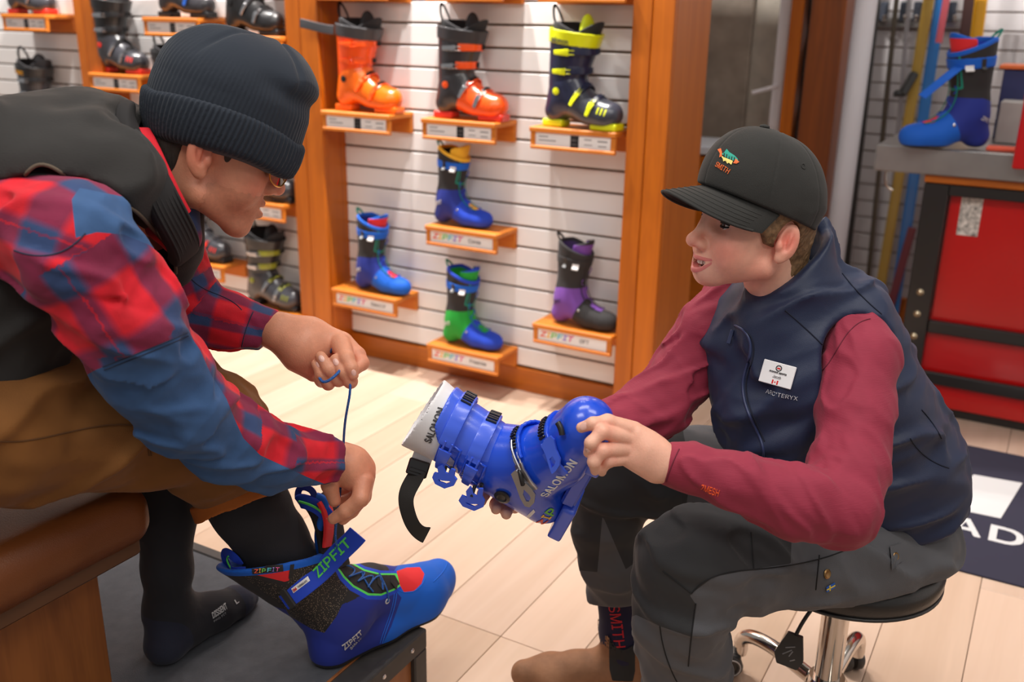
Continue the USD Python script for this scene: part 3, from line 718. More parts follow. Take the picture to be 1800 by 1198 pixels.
    # laces zigzag over the tongue
    pts = []
    for k in range(9):
        zz = .21-.0165*k; s = 1 if k % 2 else -1
        c = np.array([.075+.0, 0, .0]); xb = .10+.013*k+max(0, k-4)*.006
        p = surf_pt(f_liner, (xb-.06, s*.017, max(.03, zz-.07)), (.75, s*.05, .65), .14); pts.append(p+np.array([.75, 0, .65])*.004)
    pts = np.array(pts)*np.array([1, mirror, 1.])
    part(t, 'lace', X(tube(spline(pts, 80), .0022, 6), to), cols['lace'], 60)
    for s in (-1, 1):
        q = pts[::2] if s < 0 else pts[1::2]
        part(t, 'lace_cord', X(tube(spline(q+[0, s*mirror*.003, 0], 50), .0018, 6), to), cols['trim'], 60)
    part(t, 'pull_loop', X(tube(spline([(.040, -.012, .318), (.026, -.010, .336), (.020, 0, .343), (.026, .010, .336), (.040, .012, .318)], 24), 1, 8, flat=(.0015, .006), up=np.array([1, 0, .4])), to), loop_mat or cols['trim'], 40)
    part(t, 'eyelet', X(lathe([(0, 0), (.0045, 0), (.0052, -.002), (.0025, -.0035), (0, -.003)], surf_pt(f_liner, (.142, 0, .062), (0, -1, .25))*np.array([1, mirror, 1.]), (0, 1*mirror, -.25), 14), to), CHROME, 40)
    return t
cloth = lambda n, c: mat('neoprene_'+n, c, .75, sheen=.08)
B_ROYAL, B_BLUE, B_NAVY = cloth('royal', srgb(0, 92, 200)), cloth('blue', srgb(24, 66, 196)), cloth('navy', srgb(26, 44, 140))
RED_C, YEL_C, GRN_C, PUR_C = cloth('red', srgb(226, 38, 44)), cloth('yellow', srgb(238, 178, 40)), cloth('green', srgb(22, 158, 50)), cloth('purple', srgb(116, 68, 160))
BLK_C, WHT_C, TEAL_C = cloth('black', srgb(38, 35, 36)), cloth('white', srgb(226, 224, 222)), cloth('teal', srgb(0, 130, 110))
LIME_C, SOLE_C, DKP_C = cloth('lime', srgb(90, 220, 90)), cloth('sole', srgb(24, 22, 24)), cloth('dark_purple', srgb(64, 44, 92))
base_cols = dict(heel=B_NAVY, toe=B_ROYAL, shaft=BLK_C, collar=B_ROYAL, lining=B_NAVY, toecap=RED_C, strap=B_ROYAL, lace=B_BLUE, trim=TEAL_C, tongue=BLK_C, sole=SOLE_C)

# ---- the display: heel and toe pixels give place and heading on the shelf boards
BOOT_S, LINER_S = .98, .92
def place(key, heel, toe, L, scale=None, z=None, n=2.905):
    """stand a boot on a shelf board: heel at depth n, turned until its toe is seen at the toe's picture column"""
    zt = (SHELVES[key][2] if z is None else z)+.0006; s = scale or (BOOT_S if L > .3 else LINER_S)
    us = np.linspace(-5, -.5, 2000); u = us[np.argmin([abs(pix(W(a, n, zt))[0]-heel[0]) for a in us])]; a = W(u, n, zt); best = None
    for phi in np.radians(np.arange(0, 32, .5)):
        f = TU*math.cos(phi)-NU*math.sin(phi); e = abs(pix(a+f*L*s*.97)[0]-toe[0])
        if best is None or e < best[0]: best = (e, f, phi)
    print('boot', key, 'err', round(float(best[0]), 1), 'turn', round(math.degrees(best[2]), 1))
    return placer(a, best[1], (0, 0, 1), s)
ORANGE = plastic('orange', srgb(255, 112, 10)); ORANGE2 = plastic('red_orange', srgb(250, 88, 22)); GREYP = plastic('dark_grey', srgb(52, 50, 54)); NAVYP = plastic('navy', srgb(34, 38, 66))
LIMEP = plastic('lime', srgb(226, 232, 20)); CHAR = plastic('charcoal', srgb(62, 62, 68)); REDP = plastic('red', srgb(220, 52, 36)); SLATEP = plastic('slate', srgb(58, 60, 72)); OLIVE = plastic('olive', srgb(140, 142, 44)); BLUEACC = plastic('blue_accent', srgb(40, 90, 180))
GB = 'ski boots displayed on the slat wall'
ski_boot('all orange ski boot with a black power strap', place('A', (593, 191), (704, 196), .31), ORANGE, ORANGE2, ORANGE, plastic('strap_grey', srgb(62, 62, 66), .6), ORANGE2, BLACKP, ORANGE2, accent=None, group=GB, tail=True)
ski_boot('ski boot with an orange shell and a black cuff and heel', place('B', (764, 202), (891, 207), .31), ORANGE2, GREYP, REDP, plastic('strap_black', srgb(48, 46, 50), .6), CHROME, BLACKP, ORANGE2, accent=ORANGE2, group=GB, panel=GREYP)
ski_boot('navy ski boot with lime yellow power strap, sole and tongue', place('C', (955, 216), (1091, 222), .31), SLATEP, NAVYP, LIMEP, LIMEP, LIMEP, NAVYP, NAVYP, LINERB, accent=LIMEP, group=GB, words=('salomon', INK), tongue=mat('liner_lime', srgb(206, 220, 30), .6), panel=NAVYP)
GL = 'soft liners displayed on the slat wall'
boot_liner('blue liner with a yellow toe patch and white and yellow collar on the Corsa shelf', place('D', (764, 392), (873, 395), .283, .87), dict(base_cols, heel=B_NAVY, toe=B_BLUE, collar=YEL_C, lining=BLK_C, toecap=YEL_C, tongue=BLK_C), GL, words=WHT_C)
boot_liner('blue liner with a red toe patch on the leftmost liner shelf', place('E', (627, 498), (722, 502), .283), dict(base_cols), GL, words=WHT_C)
boot_liner('green and blue liner on the lowest shelf', place('F', (779, 606), (882, 612), .283), dict(base_cols, heel=GRN_C, toe=B_BLUE, collar=B_BLUE, lining=GRN_C, toecap=GRN_C), GL, words=WHT_C)
boot_liner('purple and black liner on the GFT shelf', place('G', (968, 570), (1081, 579), .283), dict(heel=PUR_C, toe=BLK_C, shaft=BLK_C, collar=BLK_C, lining=DKP_C, toecap=PUR_C, strap=BLK_C, lace=PUR_C, trim=BLK_C, tongue=BLK_C, sole=SOLE_C), GL, words=DKP_C)
GK = 'dark ski boots on the left part of the wall'
ski_boot('tall black ski boot with red sole and silver buckles beside the far left post', place('L2', (177, 124), (280, 121), .31), CHAR, BLACKP, REDP, BLACKP, CHROME, BLACKP, BLACKP, accent=REDP, group=GK)
ski_boot("grey ski boot with red buckles, half hidden behind the man's chin", place('L5', (318, 458), (423, 455), .31), CHAR, BLACKP, BLACKP, BLACKP, REDP, CHROME, CHAR, accent=REDP, group=GK)
ski_boot('black ski boot with olive yellow trim on the lowest left shelf', place('L6', (437, 542), (536, 546), .31), CHAR, BLACKP, BLACKP, BLACKP, CHROME, BLACKP, OLIVE, accent=OLIVE, group=GK, panel=GREYP)
ski_boot('black ski boot with yellow lettering on its strap, far left above the black vest', place('L7', (48, 229), (128, 232), .31), BLACKP, GREYP, BLACKP, BLACKP, CHROME, BLACKP, BLACKP, group=GK, words=('ATOMIC', plastic('amber', srgb(240, 170, 20))))
ski_boot('grey and red soled ski boot cut by the top left corner of the picture', place('L1', (20, 21), (108, 20), .31), CHAR, BLACKP, REDP, BLACKP, CHROME, BLACKP, BLACKP, group=GK)
ski_boot('black ski boot with a blue buckle high above the beanie', place('L3', (283, 25), (384, 25), .31), GREYP, BLACKP, BLACKP, BLACKP, BLUEACC, BLACKP, BLACKP, group=GK)
ski_boot("black ski boot mostly hidden behind the front of the beanie", place('L4', (425, 356), (521, 352), .31), GREYP, BLACKP, BLACKP, BLACKP, CHROME, BLACKP, BLACKP, group=GK)
ski_boot('black ski boot whose top rim peeps out left of the beanie', place('L8', (280, 218), (370, 220), .31), BLACKP, GREYP, BLACKP, BLACKP, CHROME, BLACKP, BLACKP, group=GK)
u9 = float(PN(408, 40, WALL_N-.1) @ TU)
shelf('L9', u9-.02, u9+.29, float(PN(440, 62, WALL_N-.1)[2]), 'wooden shelf hidden behind the crown of the beanie', G1)
ski_boot('black ski boot standing high between the beanie and the near post', place('L9', (400, 60), (498, 62), .31), BLACKP, GREYP, BLACKP, BLACKP, CHROME, BLACKP, BLACKP, group=GK)
# ================================================================== people: joints read as (pixel x, pixel y, depth, radius in pixels)
def J(px, py, d, r): q = P(px, py, d); return (q[0], q[1], q[2], rpx(r, d))
def JJ(rows): return [J(*r) for r in rows]
def fold(p, axis, along, across, amp, seed):
    a = unit(axis); q = np.asarray(p, float); t = q @ a; q = (q-t[:, None]*a)*across+t[:, None]*a*along
    return (amp*2*(meshkit.fbm(q+5.1, 3, seed)-.5)).astype(np.float32)
def ridge(p, axis, along, across, amp, seed):
    """sharper cloth creases"""
    a = unit(axis); q = np.asarray(p, float); t = q @ a; q = (q-t[:, None]*a)*across+t[:, None]*a*along
    n = meshkit.noise(q+3.7, seed)*.65+.35*meshkit.noise(q*2.1+1.3, seed+5); return (amp*(1-2*abs(n-.5)*2)).astype(np.float32)
def crease(p, axis, along, across, amp, seed, w=.075):
    """narrow raised folds running along axis"""
    a = unit(axis); q = np.asarray(p, float); t = q @ a; q = (q-t[:, None]*a)*across+t[:, None]*a*along
    n = .75*meshkit.noise(q+8.2, seed)+.25*meshkit.noise(q*1.9+2.2, seed+3); return (amp*np.exp(-((n-.5)/w)**2)).astype(np.float32)
def skin_mat(name, c, freckle=.08):
    return mat(name, c, .46, noise=(55, freckle, 3), bump=(380, .0006), sss=.12, spec=.45, attr='skin')
def blush(V, to_inv, base, red, others):
    """skin pigment: rosier cheeks, nose, ears and knuckles"""
    q = to_inv(V); m = np.stack([q[:, 0], abs(q[:, 1]), q[:, 2]], 1); w = np.zeros(len(V))
    for c, r, k in (((.072, .042, -.030), .026, .8), ((.112, 0, -.028), .016, .7), ((-.008, .084, 0), .024, .9), ((.085, 0, -.1), .02, .35), ((.02, .06, -.05), .03, .35)): w = np.maximum(w, k*np.exp(-(((m-c)/r)**2).sum(1)))
    for c, r, k in others: w = np.maximum(w, k*np.exp(-(((V-np.asarray(c))/r)**2).sum(1)))
    return np.asarray(base)+(np.asarray(red)-np.asarray(base))*w[:, None]
# a head in its own frame: x = face, y = left, z = up, origin between the ears
def head_sdf(p, o):
    sx = p*np.array([1, 1, 1], np.float32); ay = abs(p[:, 1])
    m = np.stack([p[:, 0], ay, p[:, 2]], 1)          # mirrored half
    d = ell(p, (.001, 0, .042), (.091, .075, .083))
    d = smin(d, ell(p, (.040, 0, .000), (.058, .062, .075)), .03)
    ch = o.get('chin', 0.); d = smin(d, cone(m, (.062, .018, -.092+ch), (.008, .050, -.062+ch*.6), .016, .020), .030)     # jaw
    d = smin(d, sph(p, (.077, 0, -.099+ch), .0165), .028)                                    # chin
    d = smin(d, ell(m, (.058, .036, -.035), (.030, .026, .032)), .025)                    # cheek
    d = smin(d, cone(m, (.083, .012, .030), (.066, .045, .030), .009, .008), .018)        # brow
    d = smax(d, -ell(m, (.094, .031, .008), (.016, .018, .012)), .014)                    # eye socket
    d = smin(d, ell(m, (.071, .031, .008), (.0125, .0135, .0115)), .004)                  # lids over the ball
    d = smin(d, cone(p, (.091, 0, .014), (.113, 0, -.022), .0065, .0085), .014)           # nose bridge
    d = smin(d, ell(p, (.113, 0, -.027), (.0125, .0115, .0105)), .008)                    # nose tip
    d = smin(d, ell(m, (.101, .0115, -.031), (.011, .0075, .0080)), .007)                 # wings
    d = smax(d, -ell(m, (.108, .0062, -.0375), (.0055, .0032, .0045)), .003)              # nostrils
    d = smin(d, ell(p, (.080, 0, -.062), (.020, .026, .024)), .018)                       # mouth mound
    op = o.get('open', 0.)
    for zz, r, sgn in ((-.0565+op*.3, .0052, 1), (-.0715-op*.5, .0062, -1)):              # lips follow the mouth's curve
        mw = o.get('mw', .026); yy = np.minimum(ay, mw); xx = .0985-.030*(yy/.028)**2*1.0; zc = zz+sgn*0+(yy/mw)**2*(o.get('smile', .004)-(.007+op*.35)*sgn)
        dd = np.sqrt((p[:, 0]-xx)**2*.8+np.maximum(ay-mw, 0)**2+((p[:, 2]-zc)*1.0)**2)-r*(1-.55*(yy/mw)**2); d = smin(d, dd, .0045)
    if op:
        m2 = mw-.002; yy = np.minimum(ay, m2); zc = -.064+(yy/m2)**2*o.get('smile', .004); xx = .098-.030*(yy/.028)**2
        dd = np.sqrt(((p[:, 0]-xx)*.5)**2+np.maximum(ay-m2+.002, 0)**2*1.5+((p[:, 2]-zc)*1.0)**2)-(op+.001)*(1-.50*(yy/m2)**2); d = smax(d, -dd, .003)
    else:
        yy = np.minimum(ay, .024); zc = -.064+(yy/.024)**2*o.get('smile', .004); xx = .102-.030*(yy/.028)**2
        dd = np.sqrt(((p[:, 0]-xx)*.6)**2+np.maximum(ay-.022, 0)**2+((p[:, 2]-zc)*1.6)**2)-.0022; d = smax(d, -dd, .002)
    # ear
    R = np.array([[.94, -.30, .12], [.28, .95, .05], [-.13, -.02, .99]])
    e = ell(m, (-.010, .0785, -.003), (.0175, .0090, .0305), R); e = smax(e, -ell(m, (-.004, .0875, .001), (.0115, .0088, .0215), R), .003)
    e = smin(e, ell(m, (.0035, .0775, -.010), (.005, .006, .007)), .005); e = smin(e, ell(m, (-.0105, .0815, .002), (.0035, .0045, .016), R), .003)
    e = smin(e, ell(m, (-.002, .0765, -.030), (.008, .0055, .0085)), .008)
    d = smin(d, e, .006)
    d = smin(d, chain(p, o['neck'], .03), .03)
    return d
def build_head(o, to, h=.0017):
    lo, hi = np.array([-.13, -.11, -.16]), np.array([.14, .11, .14])
    for q in o['neck']: lo = np.minimum(lo, np.array(q[:3])-q[3]-.01); hi = np.maximum(hi, np.array(q[:3])+q[3]+.01)
    V, F = sdf(lambda p: head_sdf(p, o), lo, hi, h, 2); return V, F
def skull(p, grow=0.):
    return smin(ell(p, (.001, 0, .042), (.091+grow, .075+grow, .083+grow)), ell(p, (.040, 0, .005), (.058+grow, .062+grow, .075+grow)), .03)
def hand_sdf(p, palm, fingers, kf=.004):
    d = None
    for c in palm:
        e = chain(p, c, .018); d = e if d is None else smin(d, e, .016)
    f = None
    for c in fingers:
        e = chain(p, c, .005); d = smin(d, e, kf)
    return d
def build_hand(palm, fingers, h=.0016, kf=.004):
    palm, fingers = [JJ(c) for c in palm], [JJ(c) for c in fingers]
    lo, hi = bounds(sum(palm+fingers, []), .008)
    return sdf(lambda p: hand_sdf(p, palm, fingers, kf), lo, hi, h, 2)
def nail(parent, tm, px, py, ang, w, l, m):
    """a finger nail lying on the skin at a pixel, its long axis turned ang degrees from the picture's right"""
    p, n = hit(tm, None, px, py); n = n if n @ (EYE-p) > 0 else -n
    a = CX*math.cos(math.radians(ang))+CY*math.sin(math.radians(ang)); a = unit(a-n*(a @ n)); b = np.cross(n, a)
    g = trimesh.creation.icosphere(2, 1.0); v = np.asarray(g.vertices)*[l, w, .0011]
    v[:, 2] -= .18*(v[:, 1]**2)/max(w, 1e-6)*1.0
    return part(parent, 'finger_nail', (p+v[:, :1]*a+v[:, 1:2]*b+v[:, 2:]*n, g.faces), m, True)
NAIL = mat('nail', srgb(232, 184, 170), .25, coat=.3)
def seam(parent, tm, px, material, r=.0009, name='seam', lift=.0003, m=40, label=None):
    """a stitched line following pixels over a mesh"""
    q = spline(np.array([list(map(float, a))+[0] for a in px]), m)[:, :2] if len(px) > 2 else np.linspace(px[0], px[1], m)
    pts = []
    for a in q:
        try: pts.append(on_px(tm, a[0], a[1], lift)[0])
        except ValueError: pass
    if len(pts) > 2: return part(parent, name, tube(np.array(pts), r, 6), material, 60, label=label)
# ================================================================== the man in the beanie, on the bench
HP, HB = .20, .62         # platform top, bench top
SKIN_M = skin_mat('skin_man', srgb(214, 150, 120)); HAIR_M = mat('hair_dark', srgb(46, 34, 28), .7, noise=(90, .4), bump=(200, .002, (1, 1, .15)))
man = thing('person', 'man in dark beanie, black vest and red plaid shirt, bending down to pull a lace', 'person', P(60, 760, 1.35))
# -- head
hx = unit(CX*.90+np.array([0, .28, 0])-ZU*.37); hz0 = ZU+CX*.0; hz = unit(hz0-hx*(hz0 @ hx)); hy = np.cross(hz, hx)
MHS = 1.0; MHO = P(364, 267, 1.36)-hy*(-.062)*MHS
to_m = lambda v: MHO+(np.asarray(v)*MHS) @ np.stack([hx, hy, hz])
inv_m = lambda w: ((np.asarray(w)-MHO) @ np.stack([hx, hy, hz]).T)/MHS
nb = inv_m(P(232, 345, 1.42)[None])[0]
om = dict(neck=[(-.030, 0, -.02, .055), (-.055, 0, -.075, .054), (nb[0], nb[1], nb[2], .062)], smile=.006, open=.003)
HV, HF = build_head(om, to_m); HVw = to_m(HV)
# -- hands
zl = 1.63
LHV, LHF = build_hand([[(440, 570, zl+.01, 27), (492, 585, zl, 29), (530, 608, zl, 40), (548, 618, zl+.005, 36)], [(492, 580, zl, 28), (545, 590, zl+.01, 30), (598, 603, zl+.008, 22)], [(530, 630, zl+.0, 24), (552, 655, zl+.01, 16)]],
    [[(556, 640, zl-.034, 9.5), (566, 658, zl-.038, 11), (577, 674, zl-.03, 11), (566, 668, zl+.0, 12), (548, 645, zl+.012, 13)],
     [(564, 627, zl-.038, 10), (578, 648, zl-.043, 12), (595, 667, zl-.034, 12), (588, 655, zl, 13), (565, 630, zl+.012, 14)],
     [(590, 632, zl-.040, 10.5), (603, 653, zl-.045, 12), (616, 670, zl-.036, 12), (606, 650, zl, 13), (585, 615, zl+.012, 14)],
     [(598, 604, zl-.006, 19), (609, 630, zl-.040, 14), (617, 647, zl-.048, 12), (621, 659, zl-.048, 9.5)],
     [(604, 604, zl+.006, 19), (628, 624, zl-.005, 14.5), (636, 638, zl-.014, 12.5), (624, 650, zl-.030, 10)]], kf=.003)
zr = 1.66
RHV, RHF = build_hand([[(548, 800, zr-.03, 28), (586, 808, zr-.01, 29), (612, 820, zr, 33), (628, 836, zr, 28)], [(586, 800, zr, 24), (625, 815, zr+.01, 22), (642, 822, zr+.015, 16)]],
    [[(580, 828, zr-.02, 17), (580, 852, zr-.02, 15), (588, 880, zr-.012, 11)],
     [(638, 846, zr-.012, 19), (634, 876, zr-.028, 14.5), (608, 897, zr-.024, 12.5), (586, 911, zr-.016, 10)],
     [(643, 836, zr+.002, 17), (638, 872, zr-.008, 14), (618, 897, zr-.006, 12), (603, 912, zr-.002, 10)],
     [(643, 826, zr+.012, 15), (640, 858, zr+.01, 13), (618, 878, zr+.016, 12), (603, 880, zr+.02, 10)],
     [(640, 820, zr+.022, 14), (632, 848, zr+.026, 12), (612, 864, zr+.034, 10), (602, 862, zr+.038, 9)]], kf=.003)
# -- hidden core joining head, arms, trunk and legs
mc = dict(pel=J(-10, 690, 1.40, 80), che=J(130, 350, 1.40, 70), nek=J(225, 320, 1.43, 45), sn=J(120, 410, 1.26, 40), en=J(320, 715, 1.38, 40), wn=J(560, 802, 1.62, 24), sf=J(262, 380, 1.50, 30), ef=J(312, 530, 1.61, 30), wf=J(455, 575, 1.63, 22), kr=J(372, 750, 1.64, 42), ar=J(560, 1065, 1.80, 20), kl=J(292, 730, 1.68, 36), al=J(294, 1050, 1.79, 20))
heel_l = PH(278, 1150, HP+.02); toe_l = PH(418, 1068, HP+.015)
heel_r = PH(602, 1150, HP+.03); toe_r = PH(770, 1030, HP+.02)
def f_core(p):
    d = chain(p, [mc['pel'], mc['che'], mc['nek']], .06)
    for c in (['che', 'sn', 'en', 'wn'], ['che', 'sf', 'ef', 'wf'], ['pel', 'kr', 'ar'], ['pel', 'kl', 'al']): d = smin(d, chain(p, [mc[k] for k in c], .02), .03)
    return d
lo, hi = bounds(list(mc.values()), .03); CV, CF = sdf(f_core, lo, hi, .011)
BV, BF = join([(HVw, HF), (LHV, LHF), (RHV, RHF), (CV, CF)])
part(man, 'body', (BV, BF), SKIN_M, True, pv={'skin': blush(BV, inv_m, srgb(212, 146, 116), srgb(214, 118, 94), [(P(625, 640, zl), .03, .5), (P(645, 845, zr), .03, .5)])}, label='face, neck and hands')
tmL, tmR = trimesh.Trimesh(LHV, LHF, process=False), trimesh.Trimesh(RHV, RHF, process=False)
for px, py, a, w in ((559, 641, 125, .0042), (565, 630, 125, .0048), (590, 636, 120, .0048), (622, 655, 110, .0042)): nail(man, tmL, px, py, a, w, w*1.35, NAIL)
# -- stubble, brow and lips as thin skins over the face
def face_patch(name, V, F, N, fn, m, lift=.0006, label=None):
    s = fn(V); v, f, n = clip(V, F, s, N)
    if len(f): return v, f, n
NH = vnormals(HV, HF)
def face_part(person, name, HV, HF, NH, to, Rr, s, m, lift, label=None, S=1.):
    v, f, n = clip(HV+NH*lift, HF, s, NH)
    if len(f): return part(person, name, (to(v), f), m, normals=n @ Rr, label=label)
Rm = np.stack([hx, hy, hz]); ayv = abs(HV[:, 1]); X_, Z_ = HV[:, 0], HV[:, 2]
lipline = lambda zc, w, k=.0: w*(1-.6*np.minimum(ayv/.026, 1)**2)-abs(Z_-zc-(ayv/.026)**2*.006)-np.where((X_ > .07) & (ayv < .026), 0, .1)
LIP = mat('lip', srgb(196, 108, 100), .4, sss=.1); LIPK = mat('lip_pink', srgb(218, 124, 118), .38, sss=.1)
face_part(man, 'lip', HV, HF, NH, to_m, Rm, lipline(-.0565, .0052), LIP, .0003); face_part(man, 'lip', HV, HF, NH, to_m, Rm, lipline(-.0725, .006), LIP, .0003)
hn = fbm(HV, 120, 3)
face_part(man, 'stubble', HV, HF, NH, to_m, Rm, np.minimum(-.040-Z_+hn*.012, X_-.012+hn*.015), mat('stubble', srgb(194, 128, 100), .55, noise=(160, .1)), .0004, 'short dark stubble along jaw and lip')
face_part(man, 'sideburn', HV, HF, NH, to_m, Rm, .0055-np.hypot((X_-.028)*1.0, (Z_-.008)*.45)-np.where(HV[:, 1] < -.045, 0, .1), HAIR_M, .0012)
hv, hf = sdf(lambda p: smax(smax(smin(skull(p, .005), chain(p, [(-.029, 0, -.02, .059), (-.053, 0, -.072, .058)], .02), .02)-.004*fbm(p*np.array([1, 1, .25]), 160, 4), p[:, 0]+.032+.5*np.maximum(p[:, 2]+.02, 0)*0, .008), np.maximum(-.082-p[:, 2], p[:, 2]-.055), .01), (-.15, -.1, -.1), (.01, .1, .14), .003)
part(man, 'hair', (to_m(hv), hf), HAIR_M, True, label='short dark hair at the nape')
# -- beanie: knitted ribs are real ridges
def beanie(p, cuff):
    p = p+np.array([0, 0, .011], np.float32)
    c0 = np.array([.008, 0, .052], np.float32); q = p-c0
    ang = np.arctan2(q[:, 1], q[:, 0]-.15*(p[:, 2]-.06)); rib = (.5+.5*np.cos(ang*92)).astype(np.float32)
    Rt = np.array([[.97, 0, -.24], [0, 1, 0], [.24, 0, .97]])
    g = .006 if cuff else 0.
    d = smin(ell(p, (.015, 0, .072), (.104+g, .088+g, .094), Rt), ell(p, (.025, 0, .035), (.094+g, .080+g, .07), Rt), .05)
    d = smin(d, ell(p, (.000, 0, .066), (.091+g, .086+g, .094)), .03)
    if not cuff:
        d = smin(d, ell(p, (.020, 0, .118), (.094, .080, .058)), .05); d = smin(d, ell(p, (.072, .0, .135), (.040, .046, .034)), .045)
        fade = np.clip((.165-p[:, 2])/.06, .2, 1)
        d = d-.0012*rib*fade-.005*ridge(p, (.3, 0, 1), 7, 10, 1., 21)*np.clip((p[:, 2]-.10)/.05, 0, 1)
        d = d+.007*np.exp(-((p[:, 2]-.128+.2*(p[:, 0]-.06))/.014)**2)*np.clip((p[:, 0]-.03)/.05, 0, 1)
        for k in range(4):   # crown darts
            a = k*np.pi/2+.6; qx, qy = p[:, 0]-.05, p[:, 1]; dr = abs(qx*math.sin(a)-qy*math.cos(a)); dd = np.where(qx*math.cos(a)+qy*math.sin(a) > -.005, 1, 0)
            d = d+.004*np.exp(-(dr/.005)**2)*dd*np.clip((p[:, 2]-.13)/.03, 0, 1)
        return smax(d, .03+.02*p[:, 0]-p[:, 2], .006)
    d = d-.0030*rib; sag = 1.0*np.maximum(p[:, 0]-.02, 0)**2-.25*np.maximum(abs(p[:, 1])-.05, 0)
    top = p[:, 2]-(.070+.02*p[:, 0]-sag); low = (.008+.05*p[:, 0]-sag)-p[:, 2]
    return smax(smax(d, top, .010), low, .010)
KNIT = mat('knit_navy', srgb(33, 40, 51), .95, sheen=.12, bump=(900, .0007))
bt = None
V, F = sdf(lambda p: beanie(p, False), (-.14, -.12, -.03), (.17, .12, .24), .0019, 1); bn = part(man, 'beanie', (to_m(V), F), KNIT, True, label='dark blue ribbed knit beanie')
V, F = sdf(lambda p: beanie(p, True), (-.15, -.13, -.06), (.16, .13, .13), .0019, 1); part(bn, 'cuff', (to_m(V), F), KNIT, True)
# -- wire glasses
GOLD = mat('gold_wire', srgb(222, 170, 80), .25, metal=1.); GLASS = usdkit.material(stage, '/World/Looks/clear_lens', {'t': ('transparent_bsdf', {'color': (.97, .97, .96)}), 'g': ('glossy_bsdf', {'roughness': .02, 'color': (.9, .9, .9)}), 'f': ('fresnel', {'IOR': 1.18}), 'm': ('mix_closure', {})}, [('f.fac', 'm.fac'), ('t.BSDF', 'm.closure1'), ('g.BSDF', 'm.closure2')], surface='m.closure')
fr = None
def rim(s): return [(x, s*y, z) for x, y, z in [(.122, .013, .010), (.121, .013, -.006), (.116, .026, -.017), (.107, .042, -.018), (.093, .054, -.008), (.092, .054, .010), (.108, .036, .015)]]
L0 = []
for s in (1, -1):
    c = np.array(rim(s)); c = spline(np.vstack([c, c[:1]]), 50)[:-1]
    L0.append(tube(c, .0013, 8, closed=True)); L0.append(tube(spline([(.092, s*.055, .008), (.06, s*.074, .010), (.0, s*.079, .012)], 12), .0012, 8))
    L0.append(tube([(.121, s*.013, -.004), (.112, s*.012, -.010)], .0016, 6))
L0.append(tube(spline([(.122, .012, .007), (.124, 0, .010), (.122, -.012, .007)], 10), .0013, 8))
gv, gf = join(L0); gl = part(man, 'glasses', (to_m(gv), gf), GOLD, 40, label='thin gold wire glasses')
for s in (1, -1):
    c = np.array(rim(s)); c = spline(np.vstack([c, c[:1]]), 30)[:-1]; m0 = c.mean(0); n = len(c)
    f = np.array([[k, (k+1) % n, n] for k in range(n)]); part(gl, 'lens', (to_m(np.vstack([c, m0])), f), GLASS)

# -- shirt
def plaid_mat():
    nodes = {'u': ('attribute', {'attribute': 'st_u'}), 'v': ('attribute', {'attribute': 'st_v'}), 'p': ('principled_bsdf', {'roughness': .85, 'sheen_weight': .08})}
    links = []
    for a in 'uv':
        nodes['s'+a] = ('math', {'math_type': 'multiply', 'value2': 1.0}); nodes['f'+a] = ('math', {'math_type': 'fraction'})
        nodes['r'+a] = ('rgb_ramp', {'ramp': [(0, (0, 0, 0)), (.50, (0, 0, 0)), (.60, (1, 1, 1)), (.92, (1, 1, 1)), (1, (0, 0, 0))]})
        links += [(a+'.fac', 's%s.value1' % a), ('s%s.value' % a, 'f%s.value1' % a), ('f%s.value' % a, 'r%s.fac' % a)]
    RED, BLU, MIX = srgb(212, 14, 36), srgb(44, 66, 110), srgb(128, 26, 64)
    nodes['m1'] = ('mix_color', {'a': RED, 'b': MIX}); nodes['m2'] = ('mix_color', {'a': MIX, 'b': BLU}); nodes['m3'] = ('mix_color', {})
    links += [('ru.color', 'm1.fac'), ('ru.color', 'm2.fac'), ('m1.result', 'm3.a'), ('m2.result', 'm3.b'), ('rv.color', 'm3.fac')]
    nodes['tc'] = ('texture_coordinate', {}); nodes['n'] = ('noise_texture', {'scale': 700}); nodes['b'] = ('bump', {'strength': .5, 'distance': .0006}); nodes['n2'] = ('noise_texture', {'scale': 26, 'detail': 4})
    nodes['mr'] = ('map_range', {'from_min': .3, 'from_max': .7, 'to_min': .86, 'to_max': 1.14}); nodes['h'] = ('hsv', {})
    links += [('tc.object', 'n.vector'), ('tc.object', 'n2.vector'), ('n.fac', 'b.height'), ('b.normal', 'p.normal'), ('n2.fac', 'mr.value'), ('mr.result', 'h.value'), ('m3.result', 'h.color'), ('h.color', 'p.base_color')]
    return usdkit.material(stage, '/World/Looks/plaid_flannel', nodes, links, surface='p.BSDF')
PLAID = plaid_mat(); DENIM = mat('patch_blue', srgb(54, 88, 134), .85, sheen=.08, bump=(800, .0006), noise=(40, .08))
def limb_uv(V, pts, ref, size_u=.085, size_v=.085, twist=0.):
    """plaid coordinates along and around a limb"""
    pts = np.asarray([q[:3] for q in pts]); best = np.full(len(V), 1e9); U = np.zeros(len(V)); A = np.zeros(len(V)); acc = 0
    for a, b in zip(pts[:-1], pts[1:]):
        d = b-a; L = np.linalg.norm(d); d = d/L; t = (V-a) @ d; tc = np.clip(t, 0, L); c = a+tc[:, None]*d; r = V-c; dist = np.linalg.norm(r, axis=1)
        e1 = unit(np.asarray(ref)-d*(np.asarray(ref) @ d)); e2 = np.cross(d, e1); ang = np.arctan2(r @ e2, r @ e1)
        m = dist < best; best[m] = dist[m]; U[m] = (acc+t)[m]; A[m] = (ang*.085)[m]; acc += L
    return U/size_u, A/size_v+twist
cloth_dir = CX
na = JJ([(60, 400, 1.25, 95), (130, 425, 1.225, 99), (222, 560, 1.28, 90), (268, 650, 1.34, 80), (322, 712, 1.39, 72), (400, 772, 1.48, 62), (480, 802, 1.55, 50), (582, 805, 1.63, 33)])
